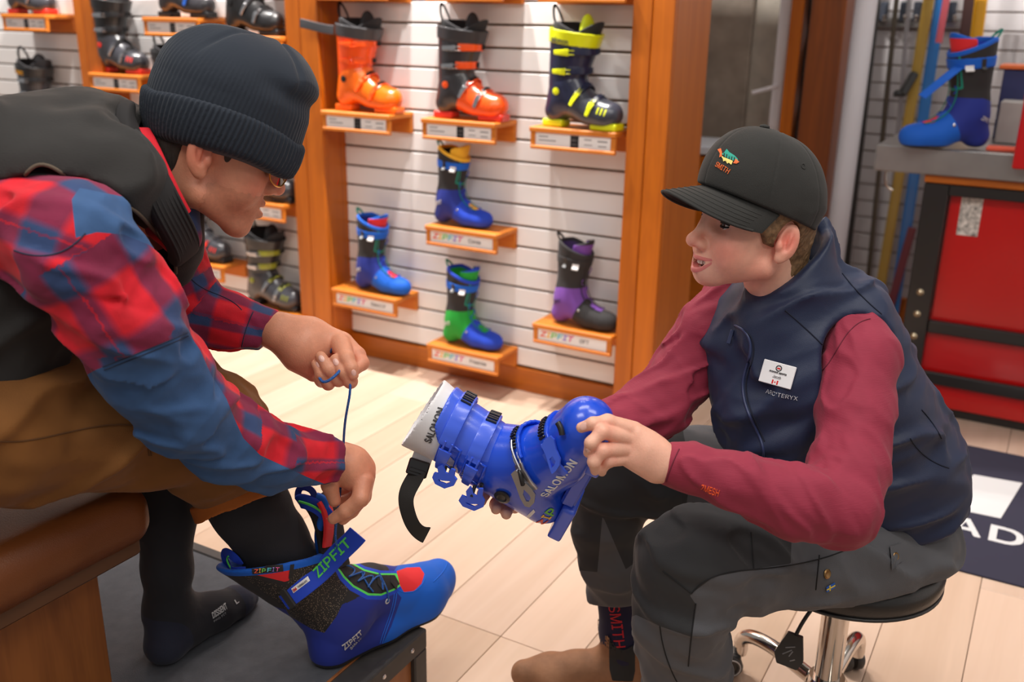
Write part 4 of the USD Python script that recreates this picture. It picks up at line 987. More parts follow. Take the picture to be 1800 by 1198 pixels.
def f_sleeve(p):
    d = chain(p, na, .02)
    ax = np.array(na[5][:3])-np.array(na[1][:3])
    w = ridge(p, ax+CX*.25, 22, 7, .0035, 31)+ridge(p, CX*1.0-CY*.4, 9, 26, .002, 35)+crease(p, CX*.8-CY*.25+CZ*.3, 4, 17, .009, 37)
    d = d-w
    a = np.array(na[-1][:3]); dr = unit(np.array(na[-1][:3])-np.array(na[-2][:3])); cut = dot(p-a.astype(np.float32), dr)-.004
    return smax(d, cut, .005)
lo, hi = bounds(na, .035); SV, SF = sdf(f_sleeve, lo, hi, .0034, lip=3.)
tms = trimesh.Trimesh(SV, SF, process=False); SN = vnormals(SV, SF)
U, A = limb_uv(SV, na, CZ, .120, .108, .2)
uv = np.stack([U, A], 1)
# blue elbow and shoulder patches cut out of the sleeve along the photograph's seams, as lines over the limb
q = pix(SV); front = (SN @ (EYE-SV.mean(0))) > -1e9
def side(ax_, ay_, bx, by): return ((bx-ax_)*(q[:, 1]-ay_)-(by-ay_)*(q[:, 0]-ax_))/math.hypot(bx-ax_, by-ay_)
def polyside(pts):
    from shapely.geometry import Polygon, Point
    import shapely
    pg = Polygon(pts); pt = shapely.points(q[:, 0], q[:, 1]); dd = shapely.distance(pg.exterior, pt); return np.where(shapely.contains(pg, pt), dd, -dd)
# elbow patch: below the seam across the upper arm, on the outer side of the forearm
s_el = np.minimum(side(180, 645, 330, 585), 1e3); s_el = np.minimum(s_el, polyside([(150, 660), (180, 643), (330, 583), (352, 615), (372, 660), (398, 700), (412, 735), (428, 770), (458, 800), (540, 838), (570, 850), (560, 900), (300, 900), (120, 700)]))
s_sh = polyside([(126, 350), (140, 330), (240, 350), (320, 420), (318, 480), (306, 470), (292, 455), (262, 430), (218, 412), (170, 408), (133, 418)])
from_cam = lambda s: s*.001
v, f, n, e = clip(SV, SF, from_cam(s_el), SN, uv); shirt = part(man, 'sleeve_patch', (v, f), DENIM, normals=n, label='plain blue elbow patch')
v2, f2, n2, e2 = clip(SV, SF, -from_cam(s_el), SN, np.column_stack([uv, s_sh*.001]))
va, fa, na_, ea = clip(v2, f2, e2[:, 2], n2, e2); part(man, 'shoulder_patch', (va, fa), DENIM, normals=na_, label='plain blue shoulder yoke')
vb, fb, nb_, eb = clip(v2, f2, -e2[:, 2], n2, e2); part(man, 'shirt_sleeve', (vb, fb), PLAID, normals=nb_, pv={'st_u': eb[:, 0], 'st_v': eb[:, 1]}, label='red and blue plaid sleeve, near arm')
DARKT = mat('thread_dark', srgb(36, 46, 70), .9)
seam(man, tms, [(183, 650), (255, 622), (331, 590)], DARKT, .0008); seam(man, tms, [(181, 644), (254, 616), (330, 584)], DARKT, .0008)
seam(man, tms, [(25, 440), (100, 445), (150, 410)], DARKT, .001)
fa_ = JJ([(292, 420, 1.57, 56), (300, 480, 1.59, 58), (330, 545, 1.62, 55), (400, 562, 1.63, 44), (472, 580, 1.64, 35)])
def f_sleeve2(p):
    d = chain(p, fa_, .02)-ridge(p, np.array(fa_[-1][:3])-np.array(fa_[0][:3]), 10, 24, .003, 41)-crease(p, CX*.7-CY*.4+CZ*.2, 5, 22, .006, 43)
    a = np.array(fa_[-1][:3]); dr = unit(CX*.80-CY*.42+CZ*.1); return smax(d, dot(p-a.astype(np.float32), dr)-.003, .004)
lo, hi = bounds(fa_, .03); V, F = sdf(f_sleeve2, lo, hi, .0034, lip=3.); U, A = limb_uv(V, fa_, CZ, .09, .09, .62)
part(man, 'shirt_sleeve', (V, F), PLAID, True, pv={'st_u': U, 'st_v': A}, label='red and blue plaid sleeve, far arm')
tm2 = trimesh.Trimesh(V, F, process=False)
seam(man, tm2, [(425, 610), (432, 580), (445, 548)], DARKT, .0008); seam(man, tm2, [(328, 478), (365, 510), (405, 528), (425, 545)], DARKT, .0008)
# shirt collar and the vest
BLACKV = mat('vest_canvas', srgb(42, 40, 39), .88, sheen=.08, bump=(500, .0008), noise=(14, .12)); RIBK = mat('rib_black', srgb(34, 32, 33), .9, bump=(1, .0))
col = lambda: PLAID

V, F = sdf(lambda p: chain(p, JJ([(250, 235, 1.44, 48), (268, 300, 1.42, 54), (295, 372, 1.42, 48), (318, 415, 1.43, 36)]), .02), *bounds(JJ([(250, 235, 1.44, 48), (295, 372, 1.42, 60), (318, 415, 1.43, 46)]), .02), .004)
part(man, 'shirt_collar', (V, F), PLAID, True, pv={'st_u': V[:, 2]/.1+.2, 'st_v': V[:, 0]/.14+.1}, label='red plaid collar between neck and vest')
vest_j = JJ([(-60, 640, 1.36, 160), (-30, 480, 1.37, 175), (60, 350, 1.38, 165), (150, 320, 1.40, 140), (205, 330, 1.42, 112)])
vest_f = JJ([(205, 330, 1.42, 110), (275, 390, 1.45, 70), (312, 432, 1.47, 34), (306, 470, 1.49, 30)])
hole = JJ([(60, 402, 1.20, 92), (130, 424, 1.18, 97), (235, 480, 1.2, 88), (300, 560, 1.2, 80)])
def f_vest(p):
    d = chain(p, vest_j, .05); d = smin(d, chain(p, vest_f, .02), .04)
    d = smin(d, cone(p, J(20, 300, 1.28, 1)[:3], J(190, 320, 1.30, 1)[:3], rpx(112, 1.28), rpx(96, 1.3)), .05)
    d = d-ridge(p, CX*.6+CY*.6, 5, 12, .006, 51)-crease(p, CX*.9+CY*.5, 3, 9, .008, 55)-fold(p, CX, 8, 8, .004, 53)
    d = smax(d, -(chain(p, na, .02)-.004), .006)
    nk = chain(p, [tuple(to_m(np.array([q_[:3]]))[0])+(q_[3]*MHS+.012,) for q_ in om['neck'][:2]]+[J(262, 300, 1.40, 62)], .02); d = smax(d, -nk, .012)
    return d
lo, hi = bounds(vest_j+vest_f, .03); lo = np.maximum(lo, P(-200, 600, 1.3)-.6); VV, VF = sdf(f_vest, lo, hi, .005, lip=2.6)
VN = vnormals(VV, VF); q = pix(VV)
s_arm = polyside([(-300, 470), (0, 385), (24, 352), (44, 306), (66, 288), (96, 294), (150, 335), (228, 362), (268, 400), (300, 440), (309, 470), (310, 495), (250, 500), (150, 480), (60, 470), (-60, 480)])
v, f, n = clip(VV, VF, -s_arm*.001+np.where(VN @ CZ < .25, 0, 1.), VN); vest = part(man, 'vest', (v, f), BLACKV, normals=n, label='black canvas vest')
tmv = trimesh.Trimesh(VV, VF, process=False)
seam(man, tmv, [(2, 385), (24, 352), (44, 308), (66, 290), (96, 296), (150, 337), (228, 364), (268, 402), (300, 442), (309, 480)], mat('vest_edge', srgb(88, 74, 60), .8), .0028, 'armhole_binding', .0, 60)
part(man, 'shirt_collar_edge', tube(spline([P(246, 228, 1.335), P(272, 280, 1.315), P(300, 340, 1.315), P(322, 380, 1.330)], 40), 1., 14, flat=(.004, .014), up=-CZ*.75+CX*.6+CY*.2), mat('flannel_red', srgb(200, 14, 36), .85), 40, label='red edge of the shirt collar')
# ribbed stand collar of the vest
cl = np.array([P(222, 205, 1.36), P(248, 275, 1.305), P(284, 352, 1.305), P(318, 418, 1.355), P(322, 445, 1.40)]); cl = spline(cl, 40)
nrm = np.array([unit(EYE-c)*.8+unit(CX*.2-CY*.1) for c in cl])
part(vest, 'rib_collar', tube(cl, 1., 16, flat=(.012, .024), up=nrm), RIBK, 40, label='ribbed black collar')
for k in range(7):
    off = (k-3)*.0062; side_v = np.cross(np.gradient(cl, axis=0), nrm); side_v = unit_rows(side_v); nn = unit_rows(nrm-np.gradient(cl, axis=0)*0)
    part(vest, 'rib', tube(cl+side_v*off+nn*.0115, .0019, 6), RIBK, 60)
p, n = hit(trimesh.Trimesh(VV, VF, process=False), None, 314, 440); part(vest, 'snap_button', lathe([(0, 0), (.007, 0), (.0075, .002), (.004, .003), (0, .002)], p, EYE-p, 20), GOLD, 40)
# -- trousers
DUCK = mat('duck_canvas', srgb(124, 78, 30), .85, sheen=.08, noise=(7, .14), bump=(600, .0008)); DUCK2 = mat('duck_lining', srgb(176, 96, 32), .85, bump=(600, .0008))
pr = JJ([(-130, 740, 1.30, 150), (0, 745, 1.36, 128), (150, 745, 1.45, 105), (290, 745, 1.55, 92), (368, 748, 1.62, 82), (385, 800, 1.64, 72), (410, 870, 1.68, 60)])
pl = JJ([(-60, 700, 1.42, 110), (120, 690, 1.52, 90), (300, 690, 1.66, 80), (330, 720, 1.68, 70), (310, 800, 1.72, 52)])
def f_pants(p):
    d = smin(chain(p, pr, .03), chain(p, pl, .03), .02); d = d-ridge(p, CX-CY*.35, 7, 15, .006, 61)-crease(p, CX*.8+CY*.45, 3, 10, .012, 65)-fold(p, CX, 12, 12, .004, 63)
    a = np.array(P(413, 872, 1.68), np.float32); dr = unit(CX*.38-CY*.90); d = smax(d, dot(p-a, dr)-.0, .008)
    return smax(d, (HB+.001)-p[:, 2]-np.where(dot(p, NU) > .95, 1., 0.), .006)
lo, hi = bounds(pr[1:]+pl, .03); lo = np.maximum(lo, P(-160, 800, 1.4)-.45); PV, PF_ = sdf(f_pants, lo, hi, .0045, lip=2.6)
part(man, 'trousers', (PV, PF_), DUCK, True, label='brown canvas work trousers')
tmp = trimesh.Trimesh(PV, PF_, process=False); TH = mat('thread_brown', srgb(92, 58, 26), .9)
seam(man, tmp, [(0, 775), (60, 772), (140, 755), (250, 750)], TH, .0012); seam(man, tmp, [(252, 690), (256, 750), (262, 800)], TH, .0012); seam(man, tmp, [(256, 690), (260, 750), (266, 800)], TH, .0012)
cuffpts = spline([P(332, 872, 1.66), P(352, 895, 1.63), P(385, 902, 1.63), P(440, 885, 1.65), P(482, 858, 1.70)], 30)
fcj = [J(400, 866, 1.70, 78)]
def f_roll(p):
    a = np.array(P(418, 874, 1.685), np.float32); dr = unit(CX*.36-CY*.90); t = dot(p-a, dr); r = np.linalg.norm(p-a-t[:, None]*dr.astype(np.float32), axis=1)
    d = abs(r-rpx(76, 1.69))-.004; d = smax(d, abs(t)-.014, .004); return d-fold(p, CX, 18, 18, .004, 67)
V, F = sdf(f_roll, P(418, 874, 1.69)-.13, P(418, 874, 1.69)+.13, .003); part(man, 'trouser_cuff', (V, F), DUCK2, True, label='rolled up orange brown trouser cuff')
# -- socks: the standing foot and the leg inside the liner
SOCK = mat('sock_black', srgb(34, 33, 38), .9, sheen=.08, bump=(700, .0008)); SOCKN = mat('sock_navy', srgb(36, 38, 54), .92, sheen=.1, bump=(500, .001))
ll = JJ([(292, 790, 1.70, 58), (292, 900, 1.74, 50), (294, 1000, 1.77, 40), (296, 1060, 1.80, 38)])
hl = np.array(PH(283, 1135, HP+.035)); fd = unit(PH(425, 1062, HP+.02)-PH(290, 1150, HP+.02)); fd = unit(fd*[1, 1, 0])
def f_sock(p):
    d = chain(p, ll, .02); an = np.array(ll[-1][:3])
    d = smin(d, cone(p, an, hl+fd*.012+[0, 0, .002], .040, .034), .02)
    d = smin(d, cone(p, an-[0, 0, .02], hl+fd*.14, .036, .030), .03)
    d = smin(d, chain(p, [tuple(hl+fd*.01)+(.034,), tuple(hl+fd*.13-[0, 0, .004])+(.031,), tuple(hl+fd*.185-[0, 0, .010])+(.028,), tuple(hl+fd*.215-[0, 0, .016])+(.020,)], .02), .02)
    lat = unit(np.cross(fd, [0, 0, 1])); d = smin(d, chain(p, [tuple(hl+fd*.16-lat*.014-[0, 0, .010])+(.026,), tuple(hl+fd*.20-lat*.012-[0, 0, .014])+(.021,)], .01), .015)
    d = d-ridge(p, CX+CY*.2, 30, 12, .0016, 71)
    return smax(d, HP+.001-p[:, 2], .004)
lo, hi = bounds(ll+[tuple(hl)+(.06,), tuple(hl+fd*.23)+(.04,)], .02); KV, KF = sdf(f_sock, lo, hi, .0033)
KN = vnormals(KV, KF); rel = KV-hl; fx = rel @ fd
s_toe = fx-.178; s_heel = .062-np.hypot(fx+.012, rel[:, 2]-.0)
v, f, n = clip(KV, KF, s_toe, KN); part(man, 'sock_toe', (v, f), SOCKN, normals=n, label='navy toe of the sock'); v, f, n = clip(KV, KF, -s_toe, KN)
s2 = .060-np.hypot((v-hl) @ fd+.014, (v-hl)[:, 2]); a_, b_, c_ = clip(v, f, s2, n); part(man, 'sock_heel', (a_, b_), SOCKN, normals=c_, label='navy heel of the sock'); a_, b_, c_ = clip(v, f, -s2, n); sk = part(man, 'sock', (a_, b_), SOCK, normals=c_, label='tall black ski sock')
tmk = trimesh.Trimesh(KV, KF, process=False)
text_px(sk, 'lettering', 'DISSENT', tmk, (374, 1087), (400, 1069), (372, 1077), MATW, True, .15)
text_px(sk, 'lettering', 'PRO FIT', tmk, (376, 1093), (398, 1078), (375, 1090), CARD_GREY, False); text_px(sk, 'lettering', 'L', tmk, (415, 1062), (420, 1058), (414, 1053), MATW)
rl = JJ([(392, 835, 1.68, 62), (440, 890, 1.71, 64), (478, 950, 1.74, 58), (515, 1000, 1.77, 50), (560, 1070, 1.80, 42)])
V, F = sdf(lambda p: chain(p, rl, .02)-ridge(p, CX, 20, 9, .002, 73), *bounds(rl, .015), .004); part(man, 'sock', (V, F), SOCK, True, label='black sock going down into the blue liner')
# ================================================================== fitting platform, bench, the liner being laced
RUBBER = mat('rubber_mat', srgb(74, 76, 82), .8, noise=(34, .16, 6), bump=(420, .0012)); IRON = mat('black_steel', srgb(58, 55, 54), .5, noise=(40, .15), spec=.4)
SIDEW = mat('platform_wood', srgb(150, 92, 48), .5, wood=('u', srgb(120, 66, 30)))
pu, pn, pn0 = -.934, 1.335, .35
t = thing('fitting_platform', "low black platform with a rubber top and wooden sides under the man's feet", 'platform', W(-1.4, 1.0, 0))
part(t, 'rubber_top', rbox(-2.5, pu-.062, pn0, pn-.03, HP-.02, HP, .003), RUBBER)
part(t, 'edge_plank', rbox(pu-.060, pu-.001, pn0, pn-.001, HP-.02, HP-.001, .003), IRON, label='dark grey edge strip')
part(t, 'edge_plank', rbox(-2.5, pu-.062, pn-.028, pn, HP-.02, HP-.001, .003), IRON)
part(t, 'wood_edge', rbox(pu-.064, pu-.058, pn0, pn-.03, HP-.03, HP+.001, .001), SIDEW)
part(t, 'top_rail', rbox(pu-.02, pu, pn0, pn, HP-.045, HP-.0005, .003), IRON)
part(t, 'corner_post', rbox(pu-.035, pu-.001, pn-.04, pn+.001, 0, HP-.045, .003), IRON)
part(t, 'bottom_rail', rbox(pu-.02, pu-.001, pn0, pn-.04, 0, .03, .003), IRON)
part(t, 'side_panel', rbox(pu-.025, pu-.012, pn0, pn-.03, .0, HP-.045, .002), SIDEW)
part(t, 'side_panel', rbox(-2.5, pu-.03, pn-.02, pn-.006, 0, HP-.02, .002), SIDEW)
for n_ in (pn-.05, pn-.14, pn-.17): part(t, 'screw', lathe([(0, 0), (.005, 0), (.004, .0015), (0, .002)], W(pu, n_, HP-.022), TU, 12), CHROME)
LEATHER = mat('brown_leather', srgb(110, 60, 27), .38, bump=(420, .0007), noise=(6, .1), spec=.32); PANELW = mat('bench_panel_wood', srgb(160, 94, 42), .45, wood=('z', srgb(122, 66, 26)), coat=.2)
t = thing('fitting_bench', 'wooden bench with a padded brown leather seat, under the man', 'bench', W(-1.6, .6, HP))
def f_cush(p):
    q = np.stack([p @ TU.astype(np.float32), p @ NU.astype(np.float32), p[:, 2]], 1)
    d = sbox(q, (-1.62, .515, HB-.052), (.43, .43, .052), .045)
    return d-.004*np.clip(fbm(p, 7, 81), -.5, .5)-.0016*ridge(q, (0, 0, 1), 6, 26, 1., 83)*np.clip((.04-abs(p[:, 2]-(HB-.075)))/.03, 0, 1)
cs = np.array([W(a, b, c) for a in (-2.06, -1.18) for b in (.08, .95) for c in (HB-.11, HB+.01)])
V, F = sdf(f_cush, cs.min(0)-.01, cs.max(0)+.01, .007); part(t, 'cushion', (V, F), LEATHER, True)
part(t, 'seat_board', rbox(-2.0, -1.225, .1, .93, HB-.135, HB-.10, .006), mat('dark_board', srgb(96, 60, 34), .5))
part(t, 'end_panel', rbox(-1.345, -1.315, .06, .905, HP+.001, HB-.135, .004), PANELW)
part(t, 'front_panel', rbox(-2.0, -1.346, .875, .904, HP+.001, HB-.135, .004), PANELW)
p_ = W(-1.315, .88, HB-.175); part(t, 'screw', lathe([(0, 0), (.006, 0), (.006, .002), (.002, .001), (0, .0)], p_, TU, 14), IRON)

# -- the liner on his foot
fdr = NU*math.cos(.192)+TU*math.sin(.192); latr = np.cross(fdr, ZU)     # latr points to the outer (camera) side
WH = PH(605, 1171, HP)-latr*.036                                                            # middle of the heel on the platform
def wl(x, y, z): return WH+fdr*x*1.09+latr*y+ZU*z
A0 = P(592, 1064, pix(wl(.05, 0, .10))[2]); C0 = P(490, 976, 1.745)
shd = unit(C0-A0); print('liner shaft', round(float(np.linalg.norm(C0-A0)), 3), pix(wl(.27, 0, .02)), pix(A0))
rimn = unit(ZU*1.0-CX*.10+np.array([0, .34, 0]))
def wshaft(p, r0, r1):
    q = p-A0.astype(np.float32); tt = q @ shd.astype(np.float32); rad = np.linalg.norm(q-tt[:, None]*shd.astype(np.float32), axis=1)
    return rad-(r0+(r1-r0)*np.clip(tt/.19, -.3, 1.2)), tt
def f_wl(p):
    S = lambda *a: tuple(wl(*a[:3]))+(a[3],)
    d = chain(p, [S(.262, -.004, .040, .037), S(.20, .006, .045, .045), S(.13, .002, .062, .045)], .03)
    d = smin(d, cone(p, wl(.215, .020, .036), wl(.225, -.018, .036), .036, .036), .02)
    d = smin(d, chain(p, [S(.002, 0, .042, .040), S(.03, .0, .085, .050), tuple(A0)+(.056,)], .03), .04)
    d = smin(d, chain(p, [S(.16, 0, .058, .044), S(.09, 0, .105, .047)], .03), .03)
    d = smin(d, chain(p, [S(.002, -.002, .022, .042), S(.10, .004, .022, .047), S(.19, .010, .026, .051), S(.245, .002, .032, .042)], .02), .012)
    s, tt = wshaft(p, .060, .080); s = smax(s, -tt-.01, .02); d = smin(d, s, .04)
    d = smax(d, HP+.002-p[:, 2], .008)
    i, tt = wshaft(p, .050, .070); d = smax(d, -smax(i, -tt+.04, .02), .004)
    d = smax(d, dot(p-C0.astype(np.float32), rimn), .008)
    return d-.0012*ridge(p, CX, 14, 14, 1., 87)
pts = [tuple(wl(.29, 0, .04))+(.05,), tuple(wl(-.04, 0, .05))+(.05,), tuple(C0)+(.085,)]
lo, hi = bounds(pts, .02); LV, LF = sdf(f_wl, lo, hi, .0026, 2); LN = vnormals(LV, LF)
lin = thing('boot_liner', "blue liner with red toe patch and green lettered strap, laced on the man's right foot", 'boot liner', WH)
q = pix(LV); face = np.einsum('ij,ij->i', LN, EYE-LV) > -.25*np.linalg.norm(EYE-LV, axis=1)
hgt = LV[:, 2]-HP; xl = (LV-WH) @ fdr; yl = (LV-WH) @ latr
inner_s, inner_t = wshaft(LV.astype(np.float32), .055, .075)
MESHB = mat('mesh_black', srgb(34, 30, 28), .6, weave=(330, srgb(140, 122, 104), .26, .7), sheen=.06)
near = lambda s: np.where(face, s, np.minimum(s, -.5))
cuts = [('sole', SOLE_C, .0125+.004*np.clip((xl-.2)/.05, 0, 1)-hgt),
        ('lining', B_ROYAL, np.where((inner_t > .05), -inner_s, -.1)),
        ('collar', B_ROYAL, ((LV-C0) @ rimn)+.013),
        ('toe_patch', RED_C, np.minimum(polyside([(697, 1003), (715, 997), (738, 996), (746, 1008), (741, 1025), (728, 1038), (710, 1040), (703, 1028)])*.001, np.where(hgt > .04, 1, -1)+np.where(np.einsum('ij,ij->i', LN, EYE-LV) > 0, 0, -2))),
        ('throat', BLK_C, np.minimum(polyside([(592, 992), (607, 984), (640, 1003), (668, 1010), (694, 1010), (703, 1026), (692, 1034), (670, 1043), (648, 1042), (622, 1028), (606, 1012)])*.001, np.where(hgt > .05, 1, -1))),
        ('green_piping', LIME_C, np.minimum(polyside([(588, 991), (606, 981), (641, 1000), (668, 1007), (697, 1007), (706, 1028), (693, 1037), (670, 1046.5), (647, 1046), (620, 1031), (603, 1014)])*.001, np.where(hgt > .05, 1, -1))),
        ('throat_binding', B_BLUE, np.minimum(polyside([(583, 990), (605, 976), (642, 995), (668, 1002), (700, 1003), (711, 1029), (696, 1042), (671, 1054), (645, 1053), (615, 1037), (597, 1018)])*.001, np.where(hgt > .05, 1, -1))),
        ('red_panel', RED_C, near(polyside([(395, 985), (410, 1000), (500, 1022), (508, 1020), (516, 988), (516, 970), (400, 965)])*.001)),
        ('side_mesh', MESHB, near(polyside([(516, 980), (560, 970), (590, 990), (606, 1018), (612, 1040), (592, 1082), (570, 1112), (548, 1105), (510, 1083), (498, 1064), (470, 1045), (424, 1010), (500, 1030), (508, 1022)])*.001)),
        ('toe_panel', B_ROYAL, np.maximum(np.minimum(polyside([(697, 1040), (706, 1050), (700, 1066), (688, 1100), (670, 1137), (690, 1200), (860, 1200), (860, 940), (705, 985), (692, 1004), (700, 1030)])*.001, 1), xl-.21)),
        ('back_panel', BLK_C, np.where(hgt > .135, .01, -.01)+0*xl)]
VV, FF, NN = LV, LF, LN; M = np.stack([c[2] for c in cuts], 1)
for k, (nm, m, s) in enumerate(cuts):
    a = clip(VV, FF, M[:, k], NN, M)
    if len(a[1]): part(lin, nm, (a[0], a[1]), m, normals=a[2])
    VV, FF, NN, M = clip(VV, FF, -M[:, k], NN, M)
part(lin, 'heel_panel', (VV, FF), B_NAVY, normals=NN, label='dark blue heel panel')
tml = trimesh.Trimesh(LV, LF, process=False)
text_px(lin, 'lettering', 'ZIPFIT', tml, (606, 1142), (637, 1112), (600, 1134), MATW, True, .2)
text_px(lin, 'lettering', 'GARA LV', tml, (617, 1141), (635, 1121), (614.5, 1137.5), MATW, False)
STITCH = mat('stitch_blue', srgb(30, 110, 220), .8)
seam(lin, tml, [(697, 1042), (692, 1070), (682, 1100), (672, 1130)], STITCH, .0009, m=60); seam(lin, tml, [(693, 1042), (688, 1070), (678, 1100), (668, 1130)], STITCH, .0007, m=60)
seam(lin, tml, [(762, 1022), (772, 1012), (785, 992), (784, 978)], STITCH, .0008); seam(lin, tml, [(700, 1036), (722, 1040), (742, 1026), (747, 1008)], STITCH, .0006)
e, n_ = on_px(tml, 681, 1056, 0, 9); part(lin, 'eyelet', tube([e+np.cross(n_, unit(np.cross(n_, ZU)))*.0045*math.cos(a)+unit(np.cross(n_, ZU))*.0045*math.sin(a) for a in np.linspace(0, 2*np.pi, 21)[:-1]], .0014, 8, closed=True), MATW, 60)
LACE = mat('lace_blue', srgb(20, 84, 170), .7, weave=(700, srgb(170, 200, 120), .24, 1.))
def lace(pxs, r=.0017, lift=.002): return tube(spline([on_px(tml, a, b, lift, 12)[0] for a, b in pxs], 30), r, 8)
for pts in ([(600, 992), (622, 1002), (612, 1014)], [(612, 1014), (640, 1008), (628, 1022)], [(628, 1022), (655, 1014), (646, 1032)], [(646, 1032), (668, 1014), (672, 1036)], [(672, 1036), (666, 1010)], [(666, 1008), (673, 1022), (680, 1040), (681, 1056)], [(634, 1005), (642, 1022), (655, 1040)]): part(lin, 'lace', lace(pts), LACE, 60)
for pts in ([(668, 1013), (676, 1034)], [(690, 1013), (697, 1031)]): part(lin, 'lace_guide', tube([on_px(tml, *a, .001, 12)[0] for a in (pts[0], ((pts[0][0]+pts[1][0])/2-4, (pts[0][1]+pts[1][1])/2), pts[1])], 1., 10, flat=(.0012, .007), up=on_px(tml, *pts[0], 0, 12)[1]), BLK_C, 40)
# the strap with its free end, label and keeper
def on_or(px, py, d, lift):
    try: return on_px(tml, px, py, lift)[0]
    except ValueError: return P(px, py, d)
sp = [on_px(tml, 498, 1052, .004)[0], on_px(tml, 520, 1035, .005)[0], on_px(tml, 545, 1016, .005)[0], on_px(tml, 568, 996, .006)[0]]
dlast = pix(sp[-1])[2]; sp += [P(592, 975, dlast+.004), P(614, 954, dlast+.006), P(629, 938, dlast+.006)]
sp = spline(sp, 40); upv = unit(EYE-sp[20]); stv, stf = tube(sp, 1., 16, flat=(.0022, .0185), up=upv)
st = part(lin, 'strap', (stv, stf), B_BLUE, 40); tst = trimesh.Trimesh(stv, stf, process=False)
text_px(st, 'lettering', 'ZIPFIT', tst, (560, 1016), (618, 957), (552, 1000), LIME_C, True, .1, 'green lettering')
o_ = on_px(tst, 624, 960)[0]
def patch_px(parent, name, tm, quad, m, lift=.0008, th=.0006):
    a, b, c, d = [np.array(q_, float) for q_ in quad]; top = []; nn = 9
    for s_ in np.linspace(0, 1, nn):
        for r_ in np.linspace(0, 1, 5):
            x_ = (a*(1-s_)+b*s_)*(1-r_)+(d*(1-s_)+c*s_)*r_; top.append(on_px(tm, x_[0], x_[1], lift, 12)[0])
    top = np.array(top); bot = top-unit(EYE-top[0])*th; fq = np.array([[i*5+j, (i+1)*5+j, (i+1)*5+j+1, i*5+j+1] for i in range(nn-1) for j in range(4)])
    return part(parent, name, (np.vstack([top, bot]), np.vstack([fq[:, ::-1], fq+len(top)])), m)
patch_px(st, 'label', tst, [(516, 1042), (545, 1020), (541, 1012), (512, 1034)], CARD)
RED3 = mat('print_red', srgb(214, 40, 40), .5)
text_px(st, 'lettering', '3M', tst, (517, 1040), (523, 1035), (514.5, 1036), RED3, True, lift=.0018); text_px(st, 'lettering', 'THINSULATE', tst, (525, 1033), (541, 1021), (523, 1030), INK, False, lift=.0018)
kd = unit(sp[5]-sp[1]); kn2 = unit(upv-kd*(upv @ kd)); part(st, 'keeper', obox(sp[3]+kn2*.003, (kd, np.cross(kn2, kd), kn2), (.007, .021, .0035), .002), BLK_C)
try:
    lb = patch_px(lin, 'label', tml, [(444, 1008), (498, 1003), (497, 992), (442, 997)], BLK_C, .0012)
    ch_px = [(447, 'Z', 0), (455, 'I', 1), (460, 'P', 2), (469, 'F', 3), (478, 'I', 4), (483, 'T', 5)]
    for x_, c_, k_ in ch_px: text_px(lb, 'letter', c_, tml, (x_, 1006-.09*(x_-447)), (x_+(3 if c_ == 'I' else 7), 1006-.09*(x_-447)), (x_, 999-.09*(x_-447)), RAINBOW[k_], lift=.0022)
except ValueError as e_: print('label', e_)
patch_px(lin, 'label', tml, [(507, 1016), (514, 1015), (517, 991), (510, 992)], BLK_C, .0012)
# pull loop at the back, tongue flap at the front
part(lin, 'pull_loop', tube(spline([P(422, 990, 1.69), P(402, 972, 1.70), P(394, 975, 1.72), P(401, 995, 1.71), P(412, 1004, 1.69), P(432, 1003, 1.685)], 30), 1., 10, flat=(.002, .008), up=CZ*.8+CX*.5), B_BLUE, 40)
part(lin, 'loop_stripe', tube(spline([P(402, 977, 1.695), P(399, 982, 1.70), P(405, 997, 1.698), P(416, 1004, 1.682)], 20), .0016, 6), LIME_C, 60)
dt = 1.735
f1 = spline([P(572, 1000, dt+.02), P(562, 965, dt+.02), P(561, 930, dt+.01), P(569, 903, dt), P(571, 885, dt), P(556, 872, dt)], 40)
part(lin, 'tongue', tube(spline([P(592, 1000, dt+.03), P(583, 950, dt+.03), P(573, 905, dt+.03), P(556, 873, dt+.03)], 40), 1., 20, flat=(.006, .034), up=unit(CX*.8-CZ*.5)), BLK_C, 40)
part(lin, 'tongue_red', tube(spline([P(576, 960, dt+.012), P(578, 930, dt+.01), P(577, 905, dt+.005), P(566, 880, dt+.004)], 40), 1., 16, flat=(.004, .020), up=unit(CX*.95-CZ*.2)), RED_C, 40)
part(lin, 'tongue_rim', tube(f1, .0075, 12), B_ROYAL, 60)
part(lin, 'tongue_top', tube(spline([P(528, 880, dt+.01), P(545, 884, dt-.005), P(562, 893, dt-.004), P(574, 906, dt)], 30), 1., 16, flat=(.006, .013), up=unit(CZ*-.9+CX*.3)), B_BLUE, 40)
part(lin, 'tongue_piping', tube(spline([P(526, 881, dt-.004), P(545, 887, dt-.016), P(561, 896, dt-.014), P(573, 912, dt-.01)], 30), .0022, 8), LIME_C, 60)
part(lin, 'tongue_loop', tube(spline([P(524, 876, dt+.01), P(526, 860, dt+.01), P(536, 856, dt), P(548, 862, dt-.004), P(552, 874, dt-.004)], 30), 1., 10, flat=(.002, .006), up=CZ), B_NAVY, 40)
# -- the lace from hand to hand
ln = thing('pull_lace', 'thin blue braided lace stretched upright between the hands of the man', 'lace', P(604, 800, 1.66))
part(ln, 'cord', tube(spline([P(605, 655, zl-.03), P(614.5, 668, zl-.045), P(610, 720, zl-.03), P(603, 800, zr+.0), P(593, 905, zr+.02), P(590, 930, 1.69), P(592, 960, 1.72), P(600, 992, 1.76)], 80), .0021, 10), LACE, 60)
part(ln, 'finger_loop', tube(spline([P(585, 612, zl-.02), P(566, 640, zl-.0), P(561, 662, zl-.044), P(570, 671, zl-.058), P(583, 665, zl-.062), P(594, 655, zl-.058), P(604, 640, zl-.04)], 40), .0024, 10), LACE, 60)
